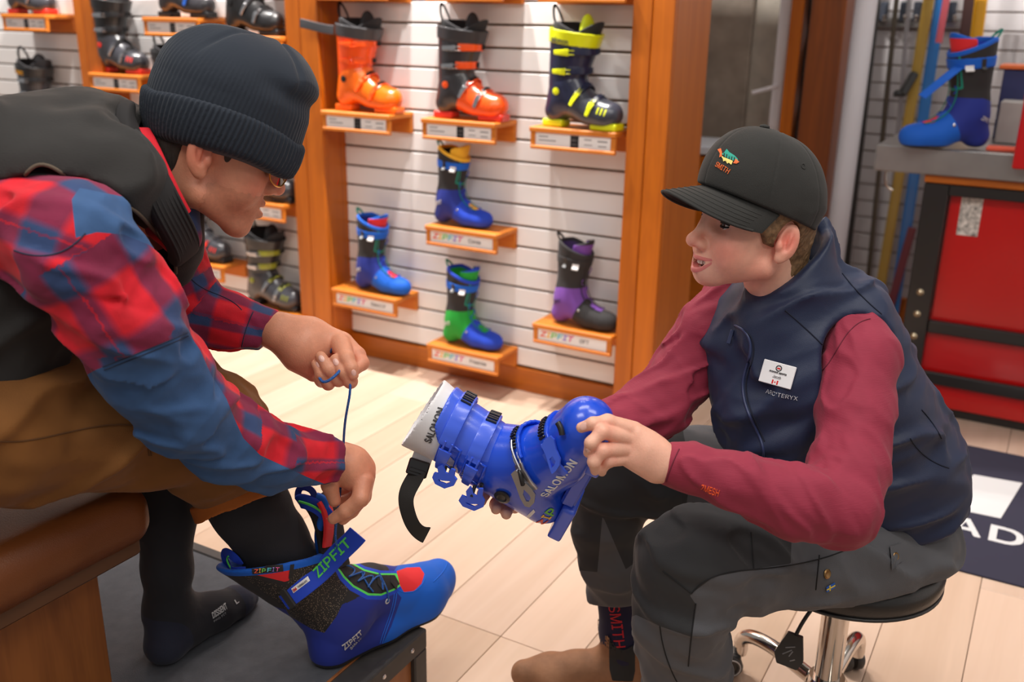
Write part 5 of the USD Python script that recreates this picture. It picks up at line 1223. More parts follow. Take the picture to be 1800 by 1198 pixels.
# ================================================================== the rolling stool
CHR = mat('chrome', srgb(208, 200, 192), .12, metal=1.); VINYL = mat('black_vinyl', srgb(38, 36, 36), .42, coat=.2, bump=(300, .0006)); CASTB = plastic('caster_black', srgb(40, 38, 38), .45)
SC = PH(1487, 957, .42); SC[2] = 0
t = thing('rolling_stool', 'low round black stool with chrome column on casters under the boy', 'stool', SC)
R_ = .176
prof = [(0, .345), (.10, .345), (R_-.03, .352), (R_-.006, .370), (R_, .385), (R_+.001, .402), (R_-.004, .416), (R_-.02, .423), (R_-.05, .4235), (R_-.07, .416), (.06, .412), (0, .412)]
part(t, 'seat', lathe(prof, SC, seg=72), VINYL, 50)
part(t, 'seat_piping', tube([SC+[R_*.985*math.cos(a), R_*.985*math.sin(a), .374] for a in np.linspace(0, 2*np.pi, 61)[:-1]], .0035, 8, closed=True), VINYL, 60)
part(t, 'column', lathe([(0, .10), (.026, .10), (.026, .30), (.027, .345), (0, .345)], SC, seg=36), CHR, 40)
part(t, 'hub', lathe([(0, .075), (.036, .078), (.040, .09), (.040, .118), (.034, .128), (0, .128)], SC, seg=36), CHR, 40)
a0 = math.degrees(math.atan2(*( (PH(1312, 1148, .10)-SC)[[1, 0]])))
for k in range(5):
    a = math.radians(a0-16-72*k); d = np.array([math.cos(a), math.sin(a), 0]); lg = thing if False else None
    leg = part(t, 'leg', tube(spline([SC+d*.02+[0, 0, .102], SC+d*.09+[0, 0, .110], SC+d*.165+[0, 0, .112], SC+d*.200+[0, 0, .100], SC+d*.215+[0, 0, .078]], 40), .0155, 18), CHR, 60)
    part(leg, 'swivel', lathe([(0, .05), (.014, .05), (.016, .06), (.015, .078), (0, .08)], SC+d*.215, seg=20), CHR, 40)
    e = np.array([math.cos(a+.9), math.sin(a+.9), 0]); w = np.cross(e, ZU); c = SC+d*.215+e*.02
    for s in (-1, 1):
        part(leg, 'wheel', lathe([(0, -.009), (.023, -.009), (.026, -.005), (.026, .005), (.023, .009), (.014, .0095), (.012, .007), (0, .007)], c+w*s*.014+ZU*.0265, w*s, 28), CASTB, 40)
        part(leg, 'wheel_ring', tube([c+w*s*.0235+ZU*.0265+e*.0195*math.cos(b)+ZU*.0195*math.sin(b) for b in np.linspace(0, 2*np.pi, 33)[:-1]], .0016, 6, closed=True), MATW, 60)
    part(leg, 'fork', obox(c+ZU*.047, (e, w, ZU), (.020, .020, .006), .003), CASTB)
lv0 = P(1421, 1078, pix(SC+[0, 0, .345])[2]-.02); lv1 = P(1396, 1122, pix(SC+[0, 0, .33])[2]-.02); lv2 = P(1382, 1168, pix(SC+[0, 0, .30])[2]-.02)
lev = part(t, 'lever_rod', tube(spline([SC+[0, 0, .340], lv0, lv1], 20), .0038, 10), CASTB, 60)
dd = unit(lv2-lv1); sd = unit(np.cross(dd, EYE-lv1)); nn = np.cross(sd, dd)
from shapely.geometry import Polygon as _Pg
pg = _Pg([(-.012, -.006), (.012, -.006), (.024, .036), (.016, .052), (-.018, .052), (-.024, .036)]).buffer(.003)
m = trimesh.creation.extrude_polygon(pg, .012, engine='earcut'); v = np.asarray(m.vertices); v = lv1+v[:, :1]*sd+v[:, 1:2]*dd+(v[:, 2:]-.006)*nn
part(lev, 'paddle', (v, m.faces), CASTB)
side_ = -sd if (-sd) @ CX > 0 else sd
for k, (x0, y0, x1, y1) in enumerate([(-.010, .020, .006, .012), (-.008, .030, .002, .020), (.0, .034, .004, .022), (.004, .042, .012, .036), (-.012, .034, -.006, .028)]):
    nf = nn if nn @ (EYE-lv1) > 0 else -nn
    part(lev, 'arrow_mark', tube([lv1+side_*x0+dd*y0+nf*.0062, lv1+side_*x1+dd*y1+nf*.0062], .0012, 6), CARD_GREY)

# ================================================================== tool bench, tool chest and what stands there
STEEL = mat('brushed_steel', srgb(168, 166, 164), .36, metal=.85, noise=(5, .12)); REDPAINT = mat('tool_chest_red', srgb(196, 8, 10), .32, coat=.4); BLKPAINT = mat('chest_black', srgb(30, 28, 28), .4, coat=.2)
TH_, TN = .95, 3.523
tu0 = float(PH(1540.7, 253.5, TH_) @ TU)
t = thing('work_table', 'steel topped work table at the right edge of the picture', 'table', W(0, TN+.3, 0))
part(t, 'steel_top', rbox(tu0, .9, TN, TN+.62, TH_-.088, TH_, .004), STEEL)
part(t, 'wooden_board', rbox(upx(1625, 312, TN+.02), .9, TN+.02, TN+.6, TH_-.116, TH_-.089, .003), WOOD_U)
fu0 = upx(1624, 330, TN+.02)
def flat(px, py): q_ = PN(px, py, TN+.02); return float(q_ @ TU), float(q_[2])
lw = flat(1668, 333)[0]-fu0
part(t, 'leg', rbox(fu0, fu0+lw, TN+.02, TN+.06, 0, TH_-.118, .003), BLKPAINT)
part(t, 'leg', rbox(fu0, fu0+lw, TN+.52, TN+.56, 0, TH_-.118, .003), BLKPAINT)
part(t, 'top_rail', rbox(fu0+lw, .9, TN+.02, TN+.05, TH_-.155, TH_-.118, .003), BLKPAINT)
for px, py in ((1617.5, 513), (1612, 551), (1606, 590)):
    q_ = PN(px, py, TN+.02); part(t, 'bolt', lathe([(0, 0), (.012, 0), (.012, .003), (.007, .008), (0, .010)], q_, -NU, 20), mat('brass_bolt', srgb(206, 190, 160), .3, metal=1.), 40)
q_ = PN(1557, 312, TN+.05); part(t, 'hook', tube(spline([q_+[0, 0, .03], q_, q_-[0, 0, .03]+TU*.012, q_-[0, 0, .04]+TU*.03], 16), .006, 8), CHR, 60)
t = thing('tool_chest', 'red tool chest in a black frame below the steel table', 'tool chest', W(.3, TN+.3, 0))
z1, z2 = flat(1700, 585)[1], flat(1700, 676)[1]; print('bars', z1, z2, 'fu0', fu0, 'lw', lw, 'chest bottom', flat(1656, 737)[1])
part(t, 'upper_panel', rbox(fu0+lw+.004, .9, TN+.06, TN+.5, z1, TH_-.156, .004), REDPAINT)
part(t, 'middle_panel', rbox(fu0+lw-.02, .9, TN+.055, TN+.5, z2, z1-.002, .004), REDPAINT)
part(t, 'lower_panel', rbox(fu0+lw-.04, .9, TN+.045, TN+.5, .035, z2-.002, .004), REDPAINT)
part(t, 'cross_bar', rbox(fu0+lw+.001, .9, TN+.025, TN+.0545, z1-.022, z1+.022, .004), BLKPAINT)
part(t, 'cross_bar', rbox(fu0+lw+.001, .9, TN+.02, TN+.0445, z2-.022, z2+.022, .004), BLKPAINT)
part(t, 'foot_rail', rbox(fu0+lw+.001, .9, TN+.06, TN+.45, 0, .034, .003), BLKPAINT)
s0, s1 = flat(1690, 342), flat(1717, 420); m = mat('sticker_print', srgb(196, 190, 184), .5, noise=(70, .6, 2))
part(t, 'sticker', rbox(s0[0], s1[0]-.002, TN+.0585, TN+.0605, s1[1], s0[1], .0005), m, label='speckled grey vertical sticker')
tb = on = None
place_t = lambda heel, toe, s: placer(PH(heel[0], heel[1], TH_+.0006), unit((PH(toe[0], toe[1], TH_)-PH(heel[0], heel[1], TH_))*[1, 1, 0]), (0, 0, 1), s)
hx_, tx_ = PH(1732, 246, TH_), PH(1583, 238, TH_); sc_ = float(np.linalg.norm(tx_-hx_)/.283); print('table liner scale', sc_)
us = np.linspace(-1, .6, 1500); TLS = 1.10
hh = min((abs(pix(W(u, TN+.10, TH_))[0]-1736), u) for u in us)[1]; H_ = W(hh, TN+.10, TH_+.0006); best = min((abs(pix(H_+(-TU*math.cos(f)-NU*math.sin(f))*.275*TLS)[0]-1582), f) for f in np.radians(np.arange(-40, 40, .5)))
print('table liner', best); f = best[1]
boot_liner('blue liner with a loose strap standing on the steel table', placer(H_, -TU*math.cos(f)-NU*math.sin(f), (0, 0, 1), TLS), dict(base_cols, lining=B_BLUE), None, words=MATW, tail=True, mirror=-1)
q_ = PN(1740, 150, TN+.35)
part(None, 'storage_box', rbox(upx(1760, 150, TN+.42), .8, TN+.42, TN+.6, TH_+.001, PN(1770, 122, TN+.42)[2], .004), mat('box_navy', srgb(50, 56, 104), .5), label='dark blue box behind the liner on the steel table', cat='box')
part(None, 'box_lid', rbox(upx(1757, 118, TN+.42), .8, TN+.41, TN+.6, PN(1770, 121, TN+.42)[2], PN(1770, 114, TN+.42)[2], .002), mat('box_orange', srgb(240, 120, 60), .5), label='orange lid lying on the dark blue box', cat='lid')
part(None, 'paper_carton', rbox(upx(1752, 220, TN+.30), .8, TN+.30, TN+.41, TH_+.001, PN(1770, 178, TN+.30)[2], .004), mat('carton_grey', srgb(188, 184, 180), .6), label='pale grey carton in front of the dark blue box', cat='box')
part(None, 'orange_tray', rbox(upx(1733, 262, TN+.05), .8, TN+.05, TN+.12, TH_+.001, TH_+.012, .002), mat('tray_orange', srgb(240, 96, 66), .5), label='flat orange tray at the front of the steel table', cat='tray')
part(None, 'red_tool_box', rbox(upx(1779, 290, TN-.06), .8, TN-.06, TN-.002, PN(1785, 297, TN-.06)[2], PN(1795, 118, TN-.06)[2], .004), REDPAINT, label='bright red box hanging over the table edge at the far right', cat='box')

# ================================================================== skis and poles on the far wall
def stick(name, label, cat, a, b, n0, n1, w, th, m, group=None, tip=True):
    p0, p1 = PN(a[0], a[1], n0), PN(b[0], b[1], n1); d = p1-p0; p1 = p0+d*max(.01, (p0[2]-.02)/(p0[2]-p1[2]) if p1[2] < p0[2] and b[1] > 380 else 1); pts = spline([p0, p0*.5+p1*.5, p1], 24)
    return part(None, name, tube(pts, 1., 12, flat=(th, rpx(w/2, pix(p0)[2])), up=-NU), m, 40, label=label, cat=cat, group=group)
GOLDSKI, BLUESKI, PINK = plastic('ski_gold', srgb(172, 140, 58), .4), plastic('ski_blue', srgb(40, 116, 190), .35), plastic('ski_pink', srgb(206, 92, 104), .4)
DKSKI, TUBEB, YELSKI = plastic('ski_dark', srgb(70, 44, 42), .4), plastic('pole_black', srgb(52, 50, 48), .4), plastic('ski_yellow', srgb(230, 168, 30), .4)
FN_ = FN-.14
stick('ski_pole', 'thick black pole nearest the white column', 'pole', (1543, -20), (1486, 470), FN_, FN_+.05, 15, .008, TUBEB)
stick('ski_pole', 'thin dark pole second from the white column', 'pole', (1578, -20), (1528, 470), FN_, FN_+.05, 9, .006, plastic('pole_bronze', srgb(70, 60, 46), .4))
stick('ski', 'dull gold ski leaning on the far wall', 'ski', (1636, -20), (1545, 520), FN_-.05, FN_+.02, 19, .008, GOLDSKI)
stick('ski', 'blue ski leaning behind the steel table', 'ski', (1657, -20), (1575, 520), FN_-.03, FN_+.03, 20, .008, BLUESKI)
stick('ski', 'pink ski tip above the blue ski', 'ski', (1667, -20), (1650, 75), FN_-.12, FN_-.12, 12, .006, PINK)
stick('ski', 'dark maroon ski just left of the yellow ski', 'ski', (1706, -20), (1640, 520), FN_-.12, FN_-.06, 18, .008, DKSKI)
stick('ski', 'bright yellow ski behind the liner on the table', 'ski', (1726, -20), (1655, 520), FN_-.06, FN_-.01, 24, .008, YELSKI)
stick('ski', 'pale grey pole between the two gold and dark poles', 'pole', (1600, -20), (1558, 470), FN_+.03, FN_+.08, 8, .006, plastic('pole_grey', srgb(150, 146, 150), .4))
stick('ski', 'wine red ski foot showing below the steel table', 'ski', (1604, 400), (1570, 520), FN_-.02, FN_+.0, 14, .006, plastic('ski_wine', srgb(120, 48, 62), .4))
t = thing('ski_rack', 'metal peg rack holding poles and skis on the far wall', 'rack', W(.3, FN, 1.2))
zr_ = float(PN(1600, 40, FN-.02)[2]); part(t, 'rail', rbox(upx(1515, 40, FN-.03), upx(1720, 40, FN-.03), FN-.035, FN-.002, zr_-.02, zr_+.02, .004), STEEL)
for px in (1523, 1545, 1558, 1575, 1594, 1613, 1625, 1660, 1680, 1698): q_ = PN(px, 36, FN-.05); part(t, 'peg', tube([q_+NU*.03, q_-NU*.05, q_-NU*.06+ZU*.02], .008, 8), CHR, 60)
for px in (1553, 1588, 1612, 1673): part(t, 'strap_pad', rbox(upx(px-7, 25, FN-.05), upx(px+7, 25, FN-.05), FN-.06, FN-.036, PN(px, 38, FN-.05)[2], PN(px, 3, FN-.05)[2], .004), plastic('pad_navy', srgb(50, 56, 70), .6))
q_ = PN(1596, 148, FN_-.08); part(None, 'ski_binding', join([obox(q_, (unit(CX*.5+CY*.86), unit(CX*.86-CY*.5), -CZ), (.055, .016, .02), .006), obox(q_-unit(CX*.5+CY*.86)*.045-CX*.01, (CX, CY, CZ), (.025, .012, .016), .005)]), BLKPAINT, label='black binding on the gold ski', cat='binding')
# small white counter past the end post
t = thing('side_counter', 'small wooden counter with a white top between the end post and the cap', 'counter', W(-.3, 4.0, 0))
cz = .92; c0 = PH(1236, 262, cz); cu, cn = c0 @ TU, c0 @ NU
part(t, 'top', rbox(upx(1225, 250, 3.95)-.1, upx(1262, 256, 3.95), 3.95, 4.30, PN(1245, 268, 3.95)[2]-.01, PN(1245, 258, 3.95)[2], .004), mat('counter_white', srgb(206, 212, 222), .4))
part(t, 'front_board', rbox(upx(1225, 250, 3.97)-.1, upx(1260, 256, 3.97), 3.97, 4.28, 0, PN(1245, 270, 3.97)[2]-.012, .004), WOOD_U)
# ================================================================== the race boot shell held by the boy
SALB = mat('race_blue', srgb(28, 78, 214), .26, coat=.45, spec=.5); SALB2 = mat('race_blue_light', srgb(66, 100, 226), .3, coat=.3); SILV = mat('buckle_silver', srgb(196, 196, 200), .25, metal=.9); WSTRAP = mat('strap_white', srgb(232, 230, 232), .5)
vx = lambda a, b, c: CX*a+CY*b-CZ*c
bX = unit(vx(.27, .66, .68)); bC = unit(vx(-.85, .44, -.02)); bZ = unit(bC-bX*(bC @ bX)); BS = .97
bY = np.cross(bZ, bX); HH = P(980, 958, 1.56)-(-bY*.033)*BS
to_b = lambda v: HH+(np.asarray(v)*BS) @ np.stack([bX, bY, bZ])
inv_b = lambda w: ((np.asarray(w)-HH) @ np.stack([bX, bY, bZ]).T)/BS
for nm, q_ in (('toe', (.30, 0, .02)), ('toe top', (.27, 0, .09)), ('cuff top front', (.165, 0, .27)), ('cuff top back', (.05, 0, .30)), ('heel back', (.0, 0, .05)), ('ankle', (.09, -.05, .12))): print(nm, pix(to_b(np.array([q_])))[0])
bt = thing('ski_boot', 'bright blue ski boot shell with white cuff strap, held by the boy', 'ski boot', to_b(np.array([[.13, 0, .1]]))[0])
def sq(V):
    V = np.array(V, float); k = 1-.15*np.clip((V[:, 2]-.13)/.09, 0, 1); ax = cuff_axis(V[:, 2]); V[:, 0] = ax+(V[:, 0]-ax)*k; V[:, 1] *= k; return V
def f_lower_h(p):
    d = f_lower(p); i = smax(d+.006, .16-p[:, 2]-.3*(p[:, 0]-.1), .01); return smax(d, -i, .002)
V, F = cached('lowh', lambda: sdf(f_lower, (-.01, -.075, 0), (.33, .075, .21), .0024)); LWV, LWF = to_b(V), F
part(bt, 'shell', (LWV, LWF), SALB, True); tmb = trimesh.Trimesh(LWV, LWF, process=False)
def f_cuff_h(p):
    o = f_cuff_solid(p); d = smax(o, -(o+.005), .003); x = p[:, 0]-cuff_axis(p[:, 2]); ay = abs(p[:, 1])
    top = p[:, 2]-np.interp(x, [-.06, 0, .026, .05], [.186, .208, .248, .262]).astype(np.float32); d = smax(d, top, .004)
    low = (.122+.30*np.maximum(p[:, 0]-.085, 0))-p[:, 2]; return smax(d, low, .006)
V, F = sdf(f_cuff_h, (-.02, -.1, .09), (.22, .1, .34), .0026, 1); V = sq(V); CFV = to_b(V); N_ = vnormals(CFV, F)
s_over = .004+(V[:, 0]-cuff_axis(V[:, 2]))-.030+.25*(V[:, 2]-.2)
a_ = clip(CFV, F, s_over, N_); part(bt, 'cuff_flap', (a_[0], a_[1]), SALB2, normals=a_[2]); a_ = clip(CFV, F, -s_over, N_); part(bt, 'cuff', (a_[0], a_[1]), SALB, normals=a_[2])
def f_strap_h(p):
    o = f_cuff_solid(p, -.0055); d = smax(o, -(o+.004), .0015); x = p[:, 0]-cuff_axis(p[:, 2]); return smax(smax(d, p[:, 2]-(.294-.16*x), .004), .190-p[:, 2], .004)
V, F = sdf(f_strap_h, (-.02, -.1, .17), (.24, .1, .36), .0026, 1); V = sq(V); STV = to_b(V); part(bt, 'white_strap', (STV, F), WSTRAP, True); tmsT = trimesh.Trimesh(STV, F, process=False)
for nm, x0, x1, w in (('heel_sole', .004, .090, .031), ('toe_sole', .195, .268, .036)):
    V, F = sdf(lambda p: sbox(p, ((x0+x1)/2, 0, .011), ((x1-x0)/2, w, .012), .004), (x0-.01, -.05, -.008), (x1+.01, .05, .034), .003); part(bt, nm, (to_b(V), F), SALB2, True)
part(bt, 'sole_web', (to_b(np.asarray(cbox((.09, -.024, .006), (.2, .024, .03), .004)[0])), cbox((.09, -.024, .006), (.2, .024, .03), .004)[1]), SALB)
for kind in ('cuff0', 'cuff1', 'instep', 'toe'):
    S, Tt, L = [(m_[0]-np.array([.002, 0, .012])*(kind == 'cuff0'), m_[1]) for m_ in buckle_set(kind)]; big = kind.startswith('cuff')
    if big: S, Tt, L = [(sq(m_[0]), m_[1]) for m_ in (S, Tt, L)]
    b = part(bt, 'buckle', X(S, to_b), SALB2 if big else SALB, 40); part(b, 'ladder', X(Tt, to_b), BLACKP); part(b, 'lever', X(L, to_b), SILV if kind == 'instep' else SALB2, 40)
    if kind == 'instep': part(b, 'bail', X(tube(spline(surf_ring := np.array([surf_pt(f_lower, (.145, 0, .085), np.array([.55*np.cos(a), -np.sin(a), np.cos(a)]))+unit(np.array([.4, -np.sin(a), np.cos(a)]))*.010 for a in np.radians([20, 35, 50, 65])]), 16), .0022, 8), to_b), SILV, 60)
part(bt, 'pivot', X(lathe([(0, 0), (.012, 0), (.0135, -.004), (.0085, -.006), (.006, -.004), (0, -.0045)], (.083, -.054, .118), (0, 1, 0), 28), to_b), BLACKP, 40)
def cuff_line(z0, z1, a0, a1, lift=.0012, r=.0022):   # raised guide frames on the cuff side
    pts = []
    for k in range(14):
        a = math.radians(a0+(a1-a0)*k/13); z = z0+(z1-z0)*k/13; d = np.array([math.cos(a), math.sin(a), 0]); pts.append(sq((surf_pt(f_cuff_solid, (cuff_axis(z), 0, z), d)+d*lift)[None])[0])
    return tube(np.array(pts), r, 8)
for z in (.226, .180): part(bt, 'buckle_guide', X(join([cuff_line(z+.014, z+.014, -58, -108), cuff_line(z-.018, z-.018, -58, -108), cuff_line(z+.014, z-.018, -58, -60), cuff_line(z+.014, z-.018, -108, -107)]), to_b), SALB, 60)
tmc = trimesh.Trimesh(CFV, np.asarray(sdf(f_cuff_h, (-.02, -.1, .09), (.22, .1, .34), .0026, 1)[1]), process=False)
WPRINT = mat('print_white', srgb(238, 238, 240), .45)
def dec(name, text, tm, p0, p1, pt, m, **k):
    try: text_px(bt, name, text, tm, p0, p1, pt, m, **k)
    except Exception as e_: print('decal', text, e_)
dec('lettering', 'SALOMON', tmb, (962, 872), (1016, 812), (955, 864), WPRINT)
dec('lettering', 'SALOMON', tmsT, (757, 779), (782, 718), (746, 774), INK)
dec('lettering', 'PRO', tmc, (812, 850), (822, 826), (807, 845), WPRINT, bold=False); dec('lettering', 'ALPHA', tmc, (822, 852), (832, 832), (818, 849), WPRINT, bold=False)
for k_, (ch, x_, y_) in enumerate([('Z', 955, 925), ('I', 966, 912), ('P', 971, 906)]):
    dec('letter', ch, tmb, (x_, y_), (x_+(4 if ch == 'I' else 9), y_-(5 if ch == 'I' else 11)), (x_-10, y_-9), RAINBOW[(0, 1, 2)[k_]])
try: patch_px(bt, 'size_label', tmb, [(926, 906), (938, 894), (941, 899), (929, 911)], WPRINT, .0006)
except Exception as e_: print(e_)
# black buckle and loose webbing of the cuff strap
def dep(px, py, off):
    for tm_ in (tmc, tmb, tmsT):
        try: return P(px, py, pix(hit(tm_, None, px, py, 12)[0])[2]-off)
        except ValueError: pass
    return P(px, py, 1.5)
def loop_px(name, pts, m, r, off=.008, closed=True, parent=bt):
    q_ = np.array([dep(a, b, off) for a, b in pts]); dd_ = np.median(pix(q_)[:, 2]); q_ = np.array([P(a, b, .8*dd_+.2*pix(w_)[2]-.003) for (a, b), w_ in zip(pts, q_)])
    c_ = spline(np.vstack([q_, q_[:1]]) if closed else q_, 50); c_ = c_[:-1] if closed else c_
    return part(parent, name, tube(c_, r, 8, closed=closed), m, 60)
def plate_px(name, outer, inner, ref, m, off=.010, th=.004, tilt=.6):
    """a cut metal or plastic lever lying on the boot: outline in picture pixels laid on the plane of the boot's skin at ref"""
    p0, n0 = None, None
    for tm_ in (tmc, tmb, tmsT):
        try: p0, n0 = hit(tm_, None, *ref, 15); break
        except ValueError: pass
    n0 = n0 if n0 @ (EYE-p0) > 0 else -n0; n = unit(n0*tilt+unit(EYE-p0)*(1-tilt)); p0 = p0+n*off; x = unit(np.cross(n, ZU)); y = np.cross(n, x)
    to2 = lambda L: [((EYE+ray(a, b)*(((p0-EYE) @ n)/(ray(a, b) @ n))-p0) @ x, (EYE+ray(a, b)*(((p0-EYE) @ n)/(ray(a, b) @ n))-p0) @ y) for a, b in L]
    pg = _Pg(to2(outer), [to2(h) for h in inner]).buffer(0).buffer(-.0008).buffer(.0012)
    if hasattr(pg, 'geoms'): pg = max(pg.geoms, key=lambda g: g.area)
    mm = trimesh.creation.extrude_polygon(pg, th, engine='earcut'); v = np.asarray(mm.vertices)
    return part(bt, name, (p0+v[:, :1]*x+v[:, 1:2]*y+(v[:, 2:]-th/2)*n, np.asarray(mm.faces)), m)
plate_px('lever', [(770, 820), (778, 816), (783, 830), (789, 832), (794, 822), (800, 826), (798, 836), (803, 842), (798, 852), (782, 857), (766, 849), (761, 838), (764, 830), (772, 832)], [[(770, 840), (778, 843), (790, 844), (795, 846), (784, 850), (773, 846)]], (800, 818), SALB2, .016)
plate_px('lever', [(820, 862), (827, 854), (833, 868), (839, 872), (842, 858), (849, 858), (848, 872), (852, 880), (850, 889), (834, 896), (814, 888), (807, 878), (812, 870), (822, 874)], [[(818, 880), (828, 884), (840, 884), (845, 886), (834, 890), (821, 885)]], (846, 852), SALB2, .016)
for pts in ([(779, 834), (784, 818)], [(790, 836), (795, 820)], [(829, 872), (835, 852)], [(840, 876), (847, 850)]): loop_px('lever_arm', [pts[0], ((pts[0][0]+pts[1][0])/2, (pts[0][1]+pts[1][1])/2), pts[1]], BLACKP, .0030, .018, False)
plate_px('instep_lever', [(899, 832), (906, 826), (914, 832), (922, 846), (934, 858), (941, 868), (939, 882), (931, 890), (923, 888), (915, 874), (908, 854)], [[(921, 858), (931, 868), (934, 874), (930, 881), (925, 880), (919, 868)]], (915, 850), SILV, .013)
plate_px('instep_bail', [(903, 814), (907, 792), (920, 766), (930, 761), (944, 762), (946, 768), (936, 786), (926, 806), (922, 818), (910, 820)], [[(911, 808), (914, 796), (926, 774), (937, 769), (928, 788), (919, 808)]], (918, 800), SILV, .012, .003, .5)
loop_px('lever_pin', [(912, 814), (914, 830), (919, 852)], BLACKP, .0034, .016, False)
plate_px('toe_lever', [(953, 782), (960, 770), (968, 766), (974, 772), (978, 790), (985, 806), (984, 816), (978, 826), (971, 832), (966, 818), (961, 800)], [[(966, 806), (972, 800), (978, 810), (975, 818), (970, 822)]], (970, 800), SALB2, .010, .004)
loop_px('toe_pad', [(980, 742), (986, 754), (988, 764)], BLACKP, .0045, .006, False)
q0 = P(735, 822, pix(to_b(np.array([[.03, -.05, .24]])))[0][2]-.01)
part(bt, 'strap_buckle', join([obox(q0, (unit(CX*.95-CY*.3), unit(CX*.3+CY*.95), -CZ), (.017, .013, .005), .002), obox(q0-unit(CX*.3+CY*.95)*.004+CZ*-.006, (unit(CX*.95-CY*.3), unit(CX*.3+CY*.95), -CZ), (.013, .003, .002), .001)]), BLACKP)
part(bt, 'white_tab', obox(P(744, 800, pix(q0)[2]+.004), (unit(CX*.93-CY*.35), unit(CX*.35+CY*.93), -CZ), (.016, .016, .002), .001), WSTRAP)
dz_ = pix(q0)[2]; part(bt, 'loose_webbing', tube(spline([P(736, 826, dz_), P(724, 848, dz_-.004), P(714, 872, dz_-.004), P(717, 900, dz_), P(728, 925, dz_+.006), P(750, 940, dz_+.014)], 40), 1., 14, flat=(.0014, .0155), up=unit(-CZ*.8-CX*.55)), mat('webbing', srgb(42, 40, 38), .85, bump=(900, .0006)), 40)
part(bt, 'thread', tube(spline([P(764, 718, dz_+.03), P(757, 708, dz_+.03), P(765, 712, dz_+.03), P(752, 728, dz_+.03), P(748, 742, dz_+.03)], 20), .0006, 5), INK, 60)
# ================================================================== the boy on the stool
SKIN_K = skin_mat('skin_boy', srgb(236, 180, 158), .06); HAIR_K = mat('hair_brown', srgb(116, 88, 60), .6, noise=(140, .45, 4), bump=(260, .002, (1, 1, .2)))
kid = thing('person', 'boy in black cap, navy vest and maroon shirt sitting on the stool', 'person', SC+[0, 0, .42])
kyaw, kpit = math.radians(18), math.radians(8)
f0 = -CX*math.cos(kyaw)-np.array([0, 1, 0])*math.sin(kyaw); f0 = unit(f0*[1, 1, 0]); kx = unit(f0*math.cos(kpit)+ZU*math.sin(kpit)); kz = unit(ZU*math.cos(kpit)-f0*math.sin(kpit)); ky = np.cross(kz, kx)
KS = .95; KO = P(1385, 423, 1.46)-ky*.078*KS-kx*(-.010)*KS
Rk = np.stack([kx, ky, kz]); to_k = lambda v: KO+(np.asarray(v)*KS) @ Rk
inv_k = lambda w: ((np.asarray(w)-KO) @ Rk.T)/KS
print('kid nose', pix(to_k(np.array([[.126, 0, -.027], [.078, 0, -.115], [-.1, 0, .04], [0, 0, .125], [.095, 0, -.064]]))))
nk = inv_k(np.array([P(1368, 540, 1.585), P(1386, 605, 1.64)]))
ok_ = dict(neck=[(-.028, 0, -.03, .050), (*nk[0], .047), (*nk[1], .050)], smile=.011, open=.0058, mw=.031, chin=.017)
KV_, KF_ = build_head(ok_, to_k); NK = vnormals(KV_, KF_); KW = to_k(KV_)
# hands
zk = 1.375
KLV, KLF = build_hand([[(1200, 822, zk+.02, 28), (1160, 810, zk+.01, 28), (1132, 790, zk+.006, 27), (1112, 778, zk+.006, 24)], [(1150, 790, zk+.01, 22), (1116, 760, zk-.002, 17.5)], [(1152, 824, zk+.01, 22), (1108, 806, zk+.002, 16.5)]],
    [[(1112, 756, zk-.002, 17), (1068, 740, zk-.020, 12.5), (1042, 744, zk-.030, 11), (1022, 751, zk-.022, 9.5)],
     [(1106, 769, zk-.004, 16), (1058, 758, zk-.036, 12.5), (1039, 778, zk-.040, 11), (1034, 795, zk-.026, 9)],
     [(1102, 787, zk-.002, 16), (1059, 791, zk-.034, 12.5), (1044, 811, zk-.033, 11), (1046, 827, zk-.018, 8.5)],
     [(1100, 803, zk+.002, 14.5), (1069, 810, zk-.022, 11), (1058, 822, zk-.016, 9), (1058, 829, zk-.006, 8)],
     [(1130, 770, zk+.02, 18), (1090, 752, zk+.04, 14), (1066, 745, zk+.055, 12)]], kf=.002)
zb = 1.60
KRV, KRF = build_hand([[(1010, 770, zb+.01, 28), (965, 800, zb, 31), (930, 825, zb+.005, 34), (905, 835, zb+.005, 30)]],
    [[(948, 782, zb-.02, 17), (922, 764, zb-.05, 14), (904, 762, zb-.075, 12)],
     [(905, 820, zb, 16), (868, 845, zb-.01, 13), (850, 868, zb-.035, 11), (846, 880, zb-.05, 9.5)],
     [(910, 838, zb, 16), (882, 868, zb-.01, 13), (872, 886, zb-.035, 11), (872, 894, zb-.05, 9.5)],
     [(920, 850, zb, 16), (900, 880, zb-.01, 13), (890, 896, zb-.035, 11), (890, 903, zb-.05, 9.5)],
     [(930, 850, zb+.01, 14), (915, 880, zb+.005, 12), (905, 892, zb-.01, 10)]], kf=.003)
kc = dict(pel=J(1560, 930, 1.74, 75), che=J(1420, 640, 1.64, 75), nek=J(1385, 570, 1.60, 45), sn=J(1510, 640, 1.53, 40), en=J(1482, 892, 1.42, 36), wn=J(1180, 815, 1.39, 22), sf=J(1275, 570, 1.72, 36), ef=J(1160, 712, 1.67, 28), wf=J(1020, 765, 1.61, 20), kn=J(1210, 985, 1.50, 46), an=J(1205, 1250, 1.75, 30), pf=J(1540, 890, 1.90, 50), kf=J(1062, 842, 1.86, 34), af=J(1088, 1090, 1.98, 22))
def f_kcore(p):
    d = chain(p, [kc['pel'], kc['che'], kc['nek']], .06)
    for c in (['che', 'sn', 'en', 'wn'], ['che', 'sf', 'ef', 'wf'], ['pel', 'kn', 'an'], ['pel', 'pf', 'kf', 'af']): d = smin(d, chain(p, [kc[k] for k in c], .02), .03)
    return d
lo, hi = bounds(list(kc.values()), .03); V, F = sdf(f_kcore, lo, hi, .011)
